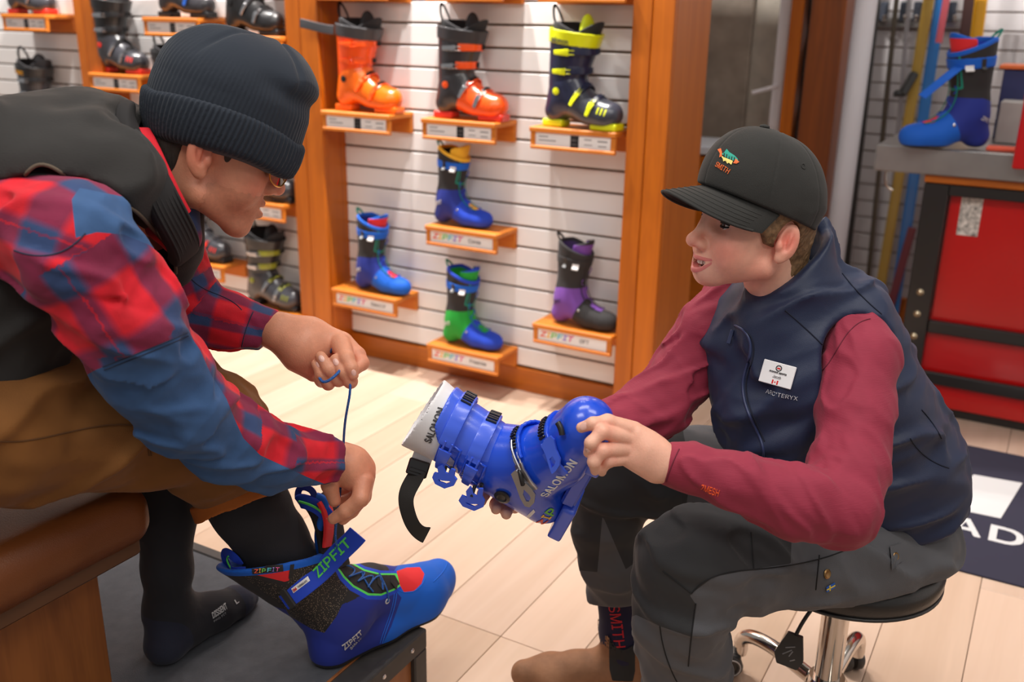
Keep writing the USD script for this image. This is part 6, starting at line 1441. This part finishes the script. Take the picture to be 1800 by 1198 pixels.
BK = join([(KW, KF_), (KLV, KLF), (KRV, KRF), (V, F)])
part(kid, 'body', BK, SKIN_K, True, pv={'skin': blush(BK[0], inv_k, srgb(236, 178, 154), srgb(232, 124, 108), [(P(1070, 742, zk), .014, .5), (P(1060, 758, zk-.03), .014, .5), (P(1058, 790, zk-.03), .014, .5), (P(1068, 808, zk-.02), .012, .5)])}, label='face, neck and hands')
tmKL = trimesh.Trimesh(KLV, KLF, process=False)
for px, py, a, w in ((1026, 749, 215, .005), (1033, 792, 262, .0038)):
    try: nail(kid, tmKL, px, py, a, w, w*1.35, NAIL)
    except ValueError as e_: print(e_)
# face details: eyes, lids, brows, lips, teeth
EYEW, IRIS, PUP = mat('eye_white', srgb(226, 220, 216), .2, coat=.6), mat('iris_brown', srgb(74, 52, 40), .2, coat=.8), mat('pupil', srgb(14, 12, 12), .15, coat=.8)
ayk = abs(KV_[:, 1]); Xk, Zk = KV_[:, 0], KV_[:, 2]
def klip(zc, w, up): return w*(1-.55*np.minimum(ayk/.032, 1)**2)-abs(Zk-zc-(np.minimum(ayk, .031)/.031)**2*(.011-.008*up))-np.where((Xk > .058) & (ayk < .032), 0, .1)
face_part(kid, 'lip', KV_, KF_, NK, to_k, Rk, klip(-.0540, .0036, 1), LIPK, .0003); face_part(kid, 'lip', KV_, KF_, NK, to_k, Rk, klip(-.0745, .0046, -1), LIPK, .0003)
TEETH = mat('teeth', srgb(236, 228, 214), .25, coat=.4); mouth = mat('mouth_dark', srgb(92, 34, 34), .5)
part(kid, 'mouth', tube(to_k(np.array([(.085-.026*(y/.026)**2, y, -.0635+.011*(y/.031)**2) for y in np.linspace(-.029, .029, 25)])), 1., 12, flat=(.0085, .003), up=kz), mouth, 40)
for k in range(-5, 6):
    y = k*.0051; c_ = np.array([.0935-.029*(y/.028)**2, y, -.0600+.011*(y/.031)**2]); n_ = unit(np.array([1, y*38, 0])); part(kid, 'tooth', obox(to_k(c_[None])[0], (unit(np.array([-n_[1], n_[0], 0]) @ Rk), unit(n_ @ Rk), kz), (.0024*KS, .0020, .0040 if abs(k) < 2 else .0034), .0008), TEETH)
for s in (1, -1):
    c = np.array([.0735, s*.0315, .0085]); R_e = .0118; g = trimesh.creation.icosphere(3, R_e)
    look = unit(np.array([1, s*.1-.05, -.12]))
    ev = np.asarray(g.vertices); ca = ev @ look/R_e
    e_ = part(kid, 'eye', (to_k(c+ev), g.faces), EYEW, True)
    def cap_(r, lift, m, nm):
        t_ = np.linspace(0, r, 7); vv = np.array([[0, 0, R_e+lift]]+[[math.sin(a_)*math.cos(b_)*(R_e+lift), math.sin(a_)*math.sin(b_)*(R_e+lift), math.cos(a_)*(R_e+lift)] for a_ in t_[1:] for b_ in np.linspace(0, 2*np.pi, 25)[:-1]])
        ff = [[0, 1+j, 1+(j+1) % 24] for j in range(24)]+[f_ for k_ in range(5) for j in range(24) for f_ in ([1+k_*24+j, 1+(k_+1)*24+j, 1+(k_+1)*24+(j+1) % 24], [1+k_*24+j, 1+(k_+1)*24+(j+1) % 24, 1+k_*24+(j+1) % 24])]
        a1 = unit(np.cross([0, 0, 1.], look)); a2 = np.cross(look, a1); part(e_, nm, (to_k(c+vv @ np.stack([a1, a2, look])), np.array(ff)), m, True)
    cap_(.50, .0003, IRIS, 'iris'); cap_(.22, .0005, PUP, 'pupil')
    lid = [(.0735+.0128*math.cos(a_)*math.cos(.25), s*(.0315)+.0128*math.sin(a_), .0085+.0128*math.cos(a_)*.26) for a_ in np.linspace(-1.15, 1.15, 20)]
    part(e_, 'upper_lid', tube(to_k(np.array(lid)), .0017*KS, 8), SKIN_K, 60)
    part(e_, 'eyelashes', tube(to_k(np.array([(x+.0012, y, z-.0012) for x, y, z in lid])), .0005*KS, 6), HAIR_M, 60)
    lid2 = [(.0735+.0126*math.cos(a_)*math.cos(.32), s*(.0315)+.0126*math.sin(a_), .0085-.0126*math.cos(a_)*.34) for a_ in np.linspace(-1.1, 1.1, 20)]
    part(e_, 'lower_lid', tube(to_k(np.array(lid2)), .0015*KS, 8), SKIN_K, 60)
    bw = np.array([(.0945-.0, s*.014, .0285), (.0935, s*.025, .0325), (.0855, s*.040, .0335), (.074, s*.052, .028)]); part(kid, 'eyebrow', tube(to_k(spline(bw, 16)), 1., 8, flat=(.0012, .0036), up=unit(np.array([.9, s*.4, 0]) @ Rk)), HAIR_K, 40)
# hair round the ears and nape
def f_khair(p):
    d = smin(skull(p, .0075), chain(p, [(-.050, 0, -.01, .052), (-.055, 0, -.055, .046)], .02), .02)-.0035*fbm(p*np.array([1, 1, .3]), 240, 5)-.002*ridge(p, (.5, 0, -.85), 20, 150, 1., 6)
    ay = abs(p[:, 1]); line = np.maximum(p[:, 0]-.048+.7*np.maximum(.02-p[:, 2], 0), (-.012-.9*(p[:, 0]-.02)*-.3)-p[:, 2]-.9*np.maximum(-.015-p[:, 0], 0)*2.0)
    d = smax(d, line, .006); d = smax(d, -.085-p[:, 2], .006)
    return smax(d, -ell(np.stack([p[:, 0], ay, p[:, 2]], 1), (-.010, .0785, -.004), (.022, .02, .036)), .003)
V, F = sdf(f_khair, (-.13, -.1, -.1), (.08, .1, .1), .0022, 1); part(kid, 'hair', (to_k(V), F), HAIR_K, True, label='short brown hair below the cap')
# -- cap
CAPM = mat('cap_cotton', srgb(40, 39, 37), .9, sheen=.08, bump=(600, .0007), noise=(12, .12))
ck = np.array([-.004, 0, .045])
def f_crown(p):
    d = smin(ell(p, (.000, 0, .054), (.104, .090, .106)), ell(p, (.032, 0, .058), (.069, .072, .080)), .04); d = smin(d, ell(p, (.048, 0, .100), (.044, .054, .050)), .05)
    q = p-ck.astype(np.float32); ang = np.arctan2(q[:, 1], q[:, 0])
    for a in (0, 60, 120, 180, 240, 300): d = d+.0011*np.exp(-(((ang-math.radians(a)+np.pi) % (2*np.pi)-np.pi)*np.hypot(q[:, 0], q[:, 1])/.0016)**2)
    d = d-.0035*ridge(p, (0, 1, .3), 14, 12, 1., 91)*np.clip((.10-p[:, 2])/.05, 0, 1)*np.clip((.05-p[:, 0])/.05, 0, 1)-.002*fbm(p, 22, 93)
    return smax(d, (.036+.26*p[:, 0])-p[:, 2], .004)
V, F = sdf(f_crown, (-.14, -.12, .0), (.14, .12, .20), .0021, 1); CPV = to_k(V); cap = part(kid, 'cap', (CPV, F), CAPM, True, label='black cotton cap'); tmcap = trimesh.Trimesh(CPV, F, process=False)
top = max((f_ for f_ in V), key=lambda v: v[2]); part(cap, 'button', (to_k(lathe([(0, .0), (.0085, .0), (.0075, .004), (0, .006)], top-[0, 0, .001], (0, 0, 1), 20)[0]), lathe([(0, .0), (.0085, .0), (.0075, .004), (0, .006)], top, (0, 0, 1), 20)[1]), CAPM, True)
gs, gt = 33, 15; B_t, B_b = [], []
for i in range(gs):
    a = math.radians(-78+156*i/(gs-1)); r0 = np.array([.100*math.cos(a)-.0, .088*math.sin(a)])
    L = .078*max(0, math.cos(a*1.05))**.55
    for j in range(gt):
        t_ = j/(gt-1); x = r0[0]+L*t_*1.0; y = r0[1]*(1+.10*t_*math.cos(a)); z = .040+.26*r0[0]-.20*(x-r0[0])-.024*(y/.085)**2*t_-.004
        B_t.append((x, y, z+.0016)); B_b.append((x, y, z-.0016))
B_ = np.array(B_t+B_b); n0 = gs*gt; ff = []
for i in range(gs-1):
    for j in range(gt-1):
        a, b, c, d = i*gt+j, (i+1)*gt+j, (i+1)*gt+j+1, i*gt+j+1; ff += [[a, d, c, b], [n0+a, n0+b, n0+c, n0+d]]
for i in range(gs-1):
    a, b = i*gt+gt-1, (i+1)*gt+gt-1; ff.append([a, n0+a, n0+b, b])
BRV = to_k(B_); brim = part(cap, 'brim', (BRV, np.array(ff)), CAPM, 35, label='curved brim')
for j in (5, 7, 9, 11, 13): part(cap, 'brim_stitch', tube(BRV[[i*gt+j for i in range(2, gs-2)]]+kz*.0004, .0006, 5), mat('cap_thread', srgb(52, 51, 49), .9), 60)
part(cap, 'brim_edge', tube(BRV[[i*gt+gt-1 for i in range(1, gs-1)]]-kz*.0016, .0021, 8), CAPM, 60)
EMB = [mat('emb_'+n_, srgb(*c_), .7) for n_, c_ in (('orange', (232, 110, 52)), ('teal', (40, 160, 140)), ('cream', (232, 214, 120)))]
text_px(cap, 'embroidery', 'SMITH', tmcap, (1257, 292), (1280, 306), (1260, 283), EMB[0], False)
def blob_px(pts, m, nm, tm=tmcap, parent=cap):
    c_ = np.mean(pts, 0); top = [on_px(tm, *c_, .0016, 20)[0]]+[on_px(tm, *p_, .0012, 20)[0] for p_ in pts]; top = np.array(top); n_ = unit(EYE-top[0]); k_ = len(pts)
    part(parent, nm, (np.vstack([top, top-n_*.001]), np.array([[0, 1+(i+1) % k_, 1+i] for i in range(k_)]+[[1+i, 1+(i+1) % k_, k_+2+i] for i in range(k_)]+[[1+(i+1) % k_, k_+2+(i+1) % k_, k_+2+i] for i in range(k_)])), m)
blob_px([(1269, 271), (1274, 268), (1278, 262), (1283, 268), (1291, 273), (1297, 279), (1298, 283), (1288, 282), (1278, 278)], EMB[1], 'embroidery')
blob_px([(1267, 273), (1277, 278), (1289, 283), (1286, 290), (1282, 286), (1279, 288), (1276, 283), (1272, 284), (1271, 279)], EMB[2], 'embroidery')
for k_ in range(5): blob_px([(1273+4.4*k_, 269+1.8*k_), (1275+4.4*k_, 270+1.8*k_), (1274+4.4*k_, 277+1.6*k_), (1272.5+4.4*k_, 276+1.6*k_)], CAPM, 'embroidery_stripe')
blob_px([(1262, 263), (1268, 261), (1270, 268), (1270, 275), (1265, 277), (1266, 270)], EMB[0], 'embroidery'); blob_px([(1294, 279), (1300, 285), (1295, 288), (1289, 287)], EMB[0], 'embroidery')
e_ = on_px(tmcap, 1412, 292, 0, 30); part(cap, 'vent_eyelet', tube([e_[0]+unit(np.cross(e_[1], kz))*.004*math.cos(a)+np.cross(e_[1], unit(np.cross(e_[1], kz)))*.004*math.sin(a) for a in np.linspace(0, 2*np.pi, 17)[:-1]], .001, 6, closed=True), CAPM, 60)
# -- maroon shirt sleeves
MAROON = mat('maroon_knit', srgb(144, 38, 62), .8, sheen=.08, bump=(160, .0006, (.3, .3, 5)), noise=(30, .05))
kn_ = JJ([(1500, 585, 1.56, 60), (1512, 630, 1.52, 62), (1503, 730, 1.48, 60), (1492, 830, 1.44, 61), (1476, 892, 1.41, 64), (1400, 882, 1.385, 58), (1290, 845, 1.375, 48), (1215, 822, 1.385, 40), (1166, 811, 1.39, 35)])
def f_ks(p):
    d = chain(p, kn_, .015); el = np.array(kn_[4][:3], np.float32)
    near_e = np.exp(-(np.linalg.norm(p-el-(-CX*.03+CY*.03).astype(np.float32), axis=1)/.075)**2)
    d = d-.0065*near_e*ridge(p, CX*.55-CY*.8, 6, 34, 1., 95)-ridge(p, CX*.3+CY*.9, 20, 12, .0016, 97)-crease(p, CX*.5-CY*.8, 4, 24, .0045, 96)
    a = np.array(kn_[-1][:3]); dr = unit(-CX*.93+CY*.38); return smax(d, dot(p-a.astype(np.float32), dr)-.002, .004)
lo, hi = bounds(kn_, .03); V, F = sdf(f_ks, lo, hi, .0032, lip=3.); slv = part(kid, 'shirt_sleeve', (V, F), MAROON, True, label='maroon sleeve, near arm'); tsl = trimesh.Trimesh(V, F, process=False)
text_px(slv, 'lettering', '7MESH', tsl, (1231, 859), (1262, 872), (1233, 851), mat('print_orange', srgb(240, 92, 40), .5), False)
THM = mat('thread_maroon', srgb(104, 28, 48), .9); seam(slv, tsl, [(1194, 789), (1180, 820), (1171, 846)], THM, .0009); seam(slv, tsl, [(1441, 655), (1480, 600), (1500, 575), (1530, 560)], THM, .0009)
kf_ = JJ([(1285, 545, 1.70, 58), (1245, 590, 1.70, 54), (1205, 655, 1.69, 51), (1155, 712, 1.665, 50), (1085, 748, 1.625, 40), (1020, 772, 1.60, 30)])
V, F = sdf(lambda p: smax(chain(p, kf_, .02)-ridge(p, CX*.5-CY*.6, 8, 24, .003, 99)-crease(p, CX*.9+CY*.25, 4, 24, .007, 98), dot(p-np.array(kf_[-1][:3], np.float32), unit(-CX*.9-CY*.3)), .004), *bounds(kf_, .025), .0034, lip=3.); part(kid, 'shirt_sleeve', (V, F), MAROON, True, label='maroon sleeve, far arm')
# -- vest
VESTN = mat('vest_navy', srgb(26, 38, 68), .55, sheen=.08, noise=(9, .1), bump=(700, .0004)); FLEECE = mat('fleece_black', srgb(30, 30, 34), .95, sheen=.6, bump=(260, .003))
kv = JJ([(1590, 880, 1.74, 98), (1545, 810, 1.72, 118), (1478, 730, 1.68, 140), (1420, 640, 1.645, 145), (1395, 580, 1.63, 112)])
nc = [tuple(P(1378, 575, 1.60))+(rpx(84, 1.60),), tuple(P(1392, 500, 1.57))+(rpx(68, 1.57),), tuple(P(1402, 440, 1.56))+(rpx(62, 1.56),)]
def f_kv(p):
    d = chain(p, kv, .05); d = smin(d, chain(p, JJ([(1300, 560, 1.70, 64), (1400, 545, 1.62, 70), (1510, 560, 1.57, 56)]), .03), .05)
    d = smin(d, chain(p, JJ([(1310, 640, 1.66, 66), (1345, 740, 1.62, 66), (1390, 800, 1.62, 60)]), .03), .05)
    d = smin(d, smax(chain(p, nc, .02), dot(p-P(1375, 506, 1.52).astype(np.float32), unit(-CX*.70+CY*.72-CZ*.32)), .006), .02)
    d = d-ridge(p, CX*.85+CY*.3, 5, 17, .005, 101)-crease(p, CX*.9+CY*.35, 3, 12, .011, 102)-fold(p, CY, 9, 9, .004, 103)
    # collar opening, neckline and hem
    hole = chain(p, [tuple(P(1364, 560, 1.605))+(rpx(56, 1.6),), tuple(P(1376, 490, 1.575))+(rpx(54, 1.57),), tuple(P(1382, 430, 1.565))+(rpx(58, 1.56),)], .02); d = smax(d, -hole, .006)
    arm = chain(p, JJ([(1560, 640, 1.46, 58), (1515, 620, 1.50, 62), (1500, 720, 1.44, 62)]), .02); d = smax(d, -arm, .012)
    hem = np.array(P(1600, 935, 1.74), np.float32); return smax(d, dot(p-hem, unit(-CY*.93+CX*.30)), .012)
lo, hi = bounds(kv+JJ([(1300, 560, 1.70, 70), (1530, 560, 1.55, 66), (1310, 740, 1.6, 80), (1360, 430, 1.52, 70)]), .02); V, F = sdf(f_kv, lo, hi, .0042, lip=2.6); vest2 = part(kid, 'vest', (V, F), VESTN, True, label='navy padded vest'); tv = trimesh.Trimesh(V, F, process=False)
THN = mat('thread_navy', srgb(18, 24, 44), .9); ZIP = mat('zip_navy', srgb(46, 56, 92), .4)
for line in ([(1380, 545), (1440, 600), (1452, 612)], [(1480, 480), (1525, 530), (1550, 552)], [(1620, 720), (1640, 745), (1655, 770)], [(1600, 770), (1625, 800), (1668, 822)]): seam(vest2, tv, line, THN, .0011, m=40)
seam(vest2, tv, [(1292, 572), (1318, 600), (1318, 625), (1307, 665), (1308, 700), (1322, 740), (1338, 775), (1342, 805)], ZIP, .0024, 'zip', .0004, 90); seam(vest2, tv, [(1296, 575), (1324, 602), (1324, 626), (1313, 666), (1314, 700), (1328, 740), (1344, 775)], THN, .0012, 'zip_edge', .0006, 90)
try:
    zp = on_px(tv, 1287, 592, .004, 15)[0]; part(vest2, 'zip_pull', obox(zp, (unit(CX*.3+CY), unit(CX-CY*.3), -CZ), (.012, .003, .0018), .001), ZIP)
except ValueError as e_: print(e_)
text_px(vest2, 'lettering', "ARC'TERYX", tv, (1346, 690), (1402, 704), (1347, 683), mat('print_silver', srgb(196, 198, 206), .4), False)
# lining of the collar
V, F = sdf(lambda p: smax(abs(chain(p, [tuple(P(1364, 562, 1.605))+(rpx(54, 1.6),), tuple(P(1376, 490, 1.575))+(rpx(52, 1.57),)], .02))-.004, dot(p-P(1372, 506, 1.52).astype(np.float32), unit(-CX*.70+CY*.72-CZ*.30)), .004)-.003*fbm(p, 150, 9), *bounds([tuple(P(1365, 530, 1.57))+(.1,)], .01), .0032, 1); part(vest2, 'collar_lining', (V, F), FLEECE, True, label='black fleece collar lining')
# name badge
bq = [on_px(tv, *p_, .004, 20)[0] for p_ in ((1341, 629), (1398, 645), (1394, 685), (1338, 668))]; bx = unit(bq[1]-bq[0]); by = unit(bq[0]-bq[3]); bn_ = unit(np.cross(bx, by)); by = np.cross(bn_, bx); bc = np.mean(bq, 0)+bn_*.002; bw, bh = np.linalg.norm(bq[1]-bq[0])/2, np.linalg.norm(bq[0]-bq[3])/2
badge = part(vest2, 'name_badge', obox(bc, (bx, by, bn_), (bw, bh, .0018), .001), WPRINT, label='white name badge')
fr_ = lambda a, b: bc+bx*a*bw+by*b*bh+bn_*.0018
part(badge, 'lettering', lettering('monod sports', fr_(-.5, .02), bx, by, bh*.17, bw*1.05, .0002, None, True), INK); part(badge, 'lettering', lettering('Jacob', fr_(-.22, -.36), bx, by, bh*.24, bw*.5, .0002, None, False), CARD_GREY)
part(badge, 'emblem', tube([fr_(.0+.16*math.cos(a), .52+.16*bw/bh*math.sin(a)) for a in np.linspace(0, 2*np.pi, 25)[:-1]], .0009, 6, closed=True), INK, 60); part(badge, 'emblem', obox(fr_(0, .5), (bx, by, bn_), (bw*.10, bh*.07, .0004), .0002), RED3)
for a0_, a1_ in ((-.2, -.11), (.09, .18)): part(badge, 'flag', obox(fr_((a0_+a1_)/2, -.72), (bx, by, bn_), (bw*(a1_-a0_)/2, bh*.18, .0003), .0001), RED3)
part(badge, 'flag', obox(fr_(-.01, -.72), (unit(bx+by), unit(by-bx), bn_), (bw*.04, bw*.04, .0003), .0001), RED3)
# -- trousers
PGREY, PBLK = mat('trouser_grey', srgb(84, 84, 88), .85, sheen=.06, noise=(10, .08), bump=(700, .0005)), mat('trouser_black', srgb(46, 46, 48), .85, sheen=.06, noise=(10, .08), bump=(700, .0005))
ln_ = JJ([(1585, 960, 1.76, 92), (1500, 968, 1.70, 92), (1400, 978, 1.63, 84), (1300, 980, 1.56, 84), (1212, 985, 1.50, 84), (1200, 1060, 1.53, 79), (1202, 1160, 1.62, 72), (1206, 1290, 1.74, 62)])
lf_ = JJ([(1540, 900, 1.86, 88), (1400, 868, 1.88, 84), (1250, 842, 1.86, 80), (1120, 828, 1.83, 74), (1062, 838, 1.82, 62), (1066, 900, 1.85, 56), (1074, 980, 1.91, 52), (1080, 1048, 1.96, 40)])
def f_kp(p):
    a, b = chain(p, ln_, .02), chain(p, lf_, .02); d = smin(a, b, .015)
    kb = np.array(P(1268, 1048, 1.50), np.float32); nb_ = np.exp(-(np.linalg.norm(p-kb, axis=1)/.07)**2)
    d = d-.006*nb_*ridge(p, CX*.8-CY*.5, 8, 30, 1., 105)-ridge(p, CX*.5-CY*.7, 6, 14, .0045, 107)-crease(p, CX*.9-CY*.3, 3, 13, .009, 106)-fold(p, CY, 12, 12, .003, 109)
    d = smax(d, dot(p-P(1080, 1054, 1.965).astype(np.float32), unit(-CY+CX*.05))-np.where(a < b, 1., 0), .006)
    seat = np.hypot(p[:, 0]-SC[0], p[:, 1]-SC[1])-R_-.03
    return smax(d, np.where(seat < 0, .4225-p[:, 2], -.05), .008)
lo, hi = bounds(ln_+lf_, .035); V, F = sdf(f_kp, lo, hi, .0044, lip=2.6); N_ = vnormals(V, F); q = pix(V); d_near = np.array(chain(V.astype(np.float32), ln_, .02) < chain(V.astype(np.float32), lf_, .02))
tp = trimesh.Trimesh(V, F, process=False)
s_kn = np.where(d_near, polyside([(1000, 1130), (1118, 1080), (1160, 1100), (1215, 1119), (1222, 1060), (1212, 1045), (1255, 1013), (1323, 1000), (1390, 990), (1392, 930), (1380, 860), (1100, 860), (1000, 900)]), polyside([(900, 700), (1190, 700), (1205, 780), (1215, 830), (1200, 930), (1100, 1000), (1059, 905), (1050, 1005), (1000, 1000), (900, 980)]))*.001
a_ = clip(V, F, s_kn, N_); tr = part(kid, 'trouser_panel', (a_[0], a_[1]), PBLK, normals=a_[2], label='black knee panel of the trousers'); a_ = clip(V, F, -s_kn, N_); tr = part(kid, 'trousers', (a_[0], a_[1]), PGREY, normals=a_[2], label='dark grey outdoor trousers')
THG = mat('thread_black', srgb(24, 24, 26), .9)
for line in ([(1165, 1003), (1190, 1022), (1215, 1042)], [(1215, 1043), (1250, 1015), (1330, 1000), (1440, 982), (1500, 960)], [(1440, 975), (1434, 1036)], [(1223, 1060), (1215, 1120), (1210, 1170)], [(1160, 1100), (1170, 1150), (1190, 1198)], [(1320, 935), (1324, 998)]): seam(tr, tp, line, THG, .0011, m=40)
for px, py in ((1453, 1008), (1573, 977)):
    p_, n_ = on_px(tp, px, py, .0005, 20); part(tr, 'snap', lathe([(0, 0), (.0075, 0), (.008, .0015), (.006, .003), (.003, .0022), (0, .0022)], p_, n_, 20), mat('brass_snap', srgb(150, 118, 78), .35, metal=1.), 40)
BRZ = mat('print_bronze', srgb(178, 136, 84), .5)
try:
    text_px(tr, 'lettering', 'G-1000', tp, (1520, 905), (1529, 942), (1530, 903), BRZ, True)
    fp, fn_ = on_px(tp, 1459, 1031, .0015, 20); ax_ = unit(CX*.95+CY*.2-fn_*((CX*.95+CY*.2) @ fn_)); ay_ = np.cross(fn_, ax_)
    fl_ = part(tr, 'flag_tag', obox(fp, (ax_, ay_, fn_), (.0085, .0055, .0008), .0002), mat('flag_blue', srgb(30, 90, 180), .6)); FY = mat('flag_yellow', srgb(238, 208, 60), .6)
    part(fl_, 'flag_cross', obox(fp+fn_*.0006, (ax_, ay_, fn_), (.0086, .0013, .0006), .0002), FY); part(fl_, 'flag_cross', obox(fp+fn_*.0006-ax_*.002, (ax_, ay_, fn_), (.0013, .0056, .0006), .0002), FY)
except ValueError as e_: print(e_)
for quad in ([(1478, 905), (1514, 895), (1524, 935), (1490, 942)], [(1562, 960), (1582, 955), (1584, 985), (1566, 1000)]):
    try: patch_px(tr, 'pocket_flap', tp, quad, PGREY, .003, .003)
    except ValueError as e_: print(e_)
# -- sock and brown boots
SOCKK = mat('sock_kid_navy', srgb(34, 30, 58), .9, sheen=.08, bump=(500, .001)); SUEDE = mat('brown_nubuck', srgb(146, 102, 72), .75, noise=(18, .22, 5), bump=(120, .0008)); ELAST = mat('elastic_black', srgb(44, 42, 42), .85, bump=(300, .001, (1, 1, .1))); SOLEK = mat('boot_sole', srgb(70, 52, 40), .7)
af = P(1090, 1085, 1.98); gx = unit((PH(935, 1200, .02)-PH(1085, 1205, .02))*[1, 1, 0]); gy = np.cross(ZU, gx); hb = np.array([af[0], af[1], 0])-gx*.015
sk_ = [tuple(P(1082, 1035, 1.965))+(.040,), tuple(P(1092, 1110, 1.99))+(.042,), tuple(P(1098, 1140, 2.0))+(.045,)]
V, F = sdf(lambda p: chain(p, sk_, .02), *bounds(sk_, .01), .004); ks_ = part(kid, 'sock', (V, F), SOCKK, True, label='navy sock with red lettering'); tks = trimesh.Trimesh(V, F, process=False)
text_px(ks_, 'lettering', 'SMITH', tks, (1069, 1063), (1080, 1137), (1088, 1060), mat('print_crimson', srgb(200, 24, 40), .6), False)
def boot_chelsea(hb, gx, top, nm):
    gy = np.cross(ZU, gx); w = lambda x, y, z: hb+gx*x+gy*y+ZU*z
    def f(p):
        S = lambda x, y, z, r: tuple(w(x, y, z))+(r,)
        d = chain(p, [S(-.035, 0, .045, .036), S(.03, 0, .060, .041), S(.10, 0, .047, .038), S(.165, .0, .038, .034), S(.208, .0, .036, .028)], .02)
        d = smin(d, chain(p, [S(-.015, 0, .05, .042), tuple(top)+(.052,)], .02), .03); d = smin(d, cone(p, w(.15, .018, .036), w(.15, -.018, .036), .033, .033), .015)
        a = np.asarray(top, np.float32); dip = dot(p-a, gx); d = smax(d, p[:, 2]-a[2]-.9*np.abs(dip)+.022, .006)
        i = chain(p, [tuple(w(-.012, 0, .11))+(.040,), tuple(top)+(.046,), tuple(np.asarray(top)+[0, 0, .08])+(.05,)], .02); d = smax(d, -i, .004)
        return smax(d, .018-p[:, 2], .003)-.0012*ridge(p, gx, 14, 14, 1., 111)
    V, F = sdf(f, np.minimum(hb, top)-.30, np.maximum(hb, top)+.30, .0038); N_ = vnormals(V, F); r = V-hb
    ctr = np.asarray(top)-hb; ex = r @ gx-ctr @ gx*np.clip(r[:, 2]/ctr[2], 0, 1)
    s_e = np.minimum(.026-abs(ex-.004)-.10*np.maximum(.085-r[:, 2], 0)*2.2, r[:, 2]-.062)+np.where(abs(r @ gy) > .02, 0, -.1)
    a = clip(V, F, s_e, N_); b = part(kid, nm, (clip(V, F, -s_e, N_)[0], clip(V, F, -s_e, N_)[1]), SUEDE, normals=clip(V, F, -s_e, N_)[2], label='brown nubuck ankle boot')
    part(b, 'elastic_gusset', (a[0], a[1]), ELAST, normals=a[2])
    def fs(p):
        S = lambda x, y, r: w(x, y, .012)
        qx, qy = dot(p-hb.astype(np.float32), gx), dot(p-hb.astype(np.float32), gy); half = .036+.010*np.clip((qx-.02)/.1, 0, 1)-.5*np.maximum(qx-.19, 0)**1.2*2
        return smax(smax(np.hypot(np.maximum(abs(qx-.085)-.10, 0), qy*.9)-half, p[:, 2]-.024, .003), .0012-p[:, 2], .003)
    V, F = sdf(fs, hb-[.28, .28, .005], hb+[.28, .28, .04], .005); part(b, 'sole', (V, F), SOLEK, True)
    q_ = np.asarray(top)-gx*.056+ZU*.012; part(b, 'pull_tab', tube(spline([q_-ZU*.03, q_+ZU*.012-gx*.008, q_+ZU*.02-gx*.012], 12), 1., 8, flat=(.0015, .009), up=gx), ELAST, 40)
    return b
boot_chelsea(hb, gx, P(1094, 1100, 1.985), 'ankle_boot')
an2 = P(1206, 1275, 1.75); boot_chelsea(np.array([an2[0], an2[1], 0])-gx*.01, gx, np.array([an2[0], an2[1], .155]), 'ankle_boot')
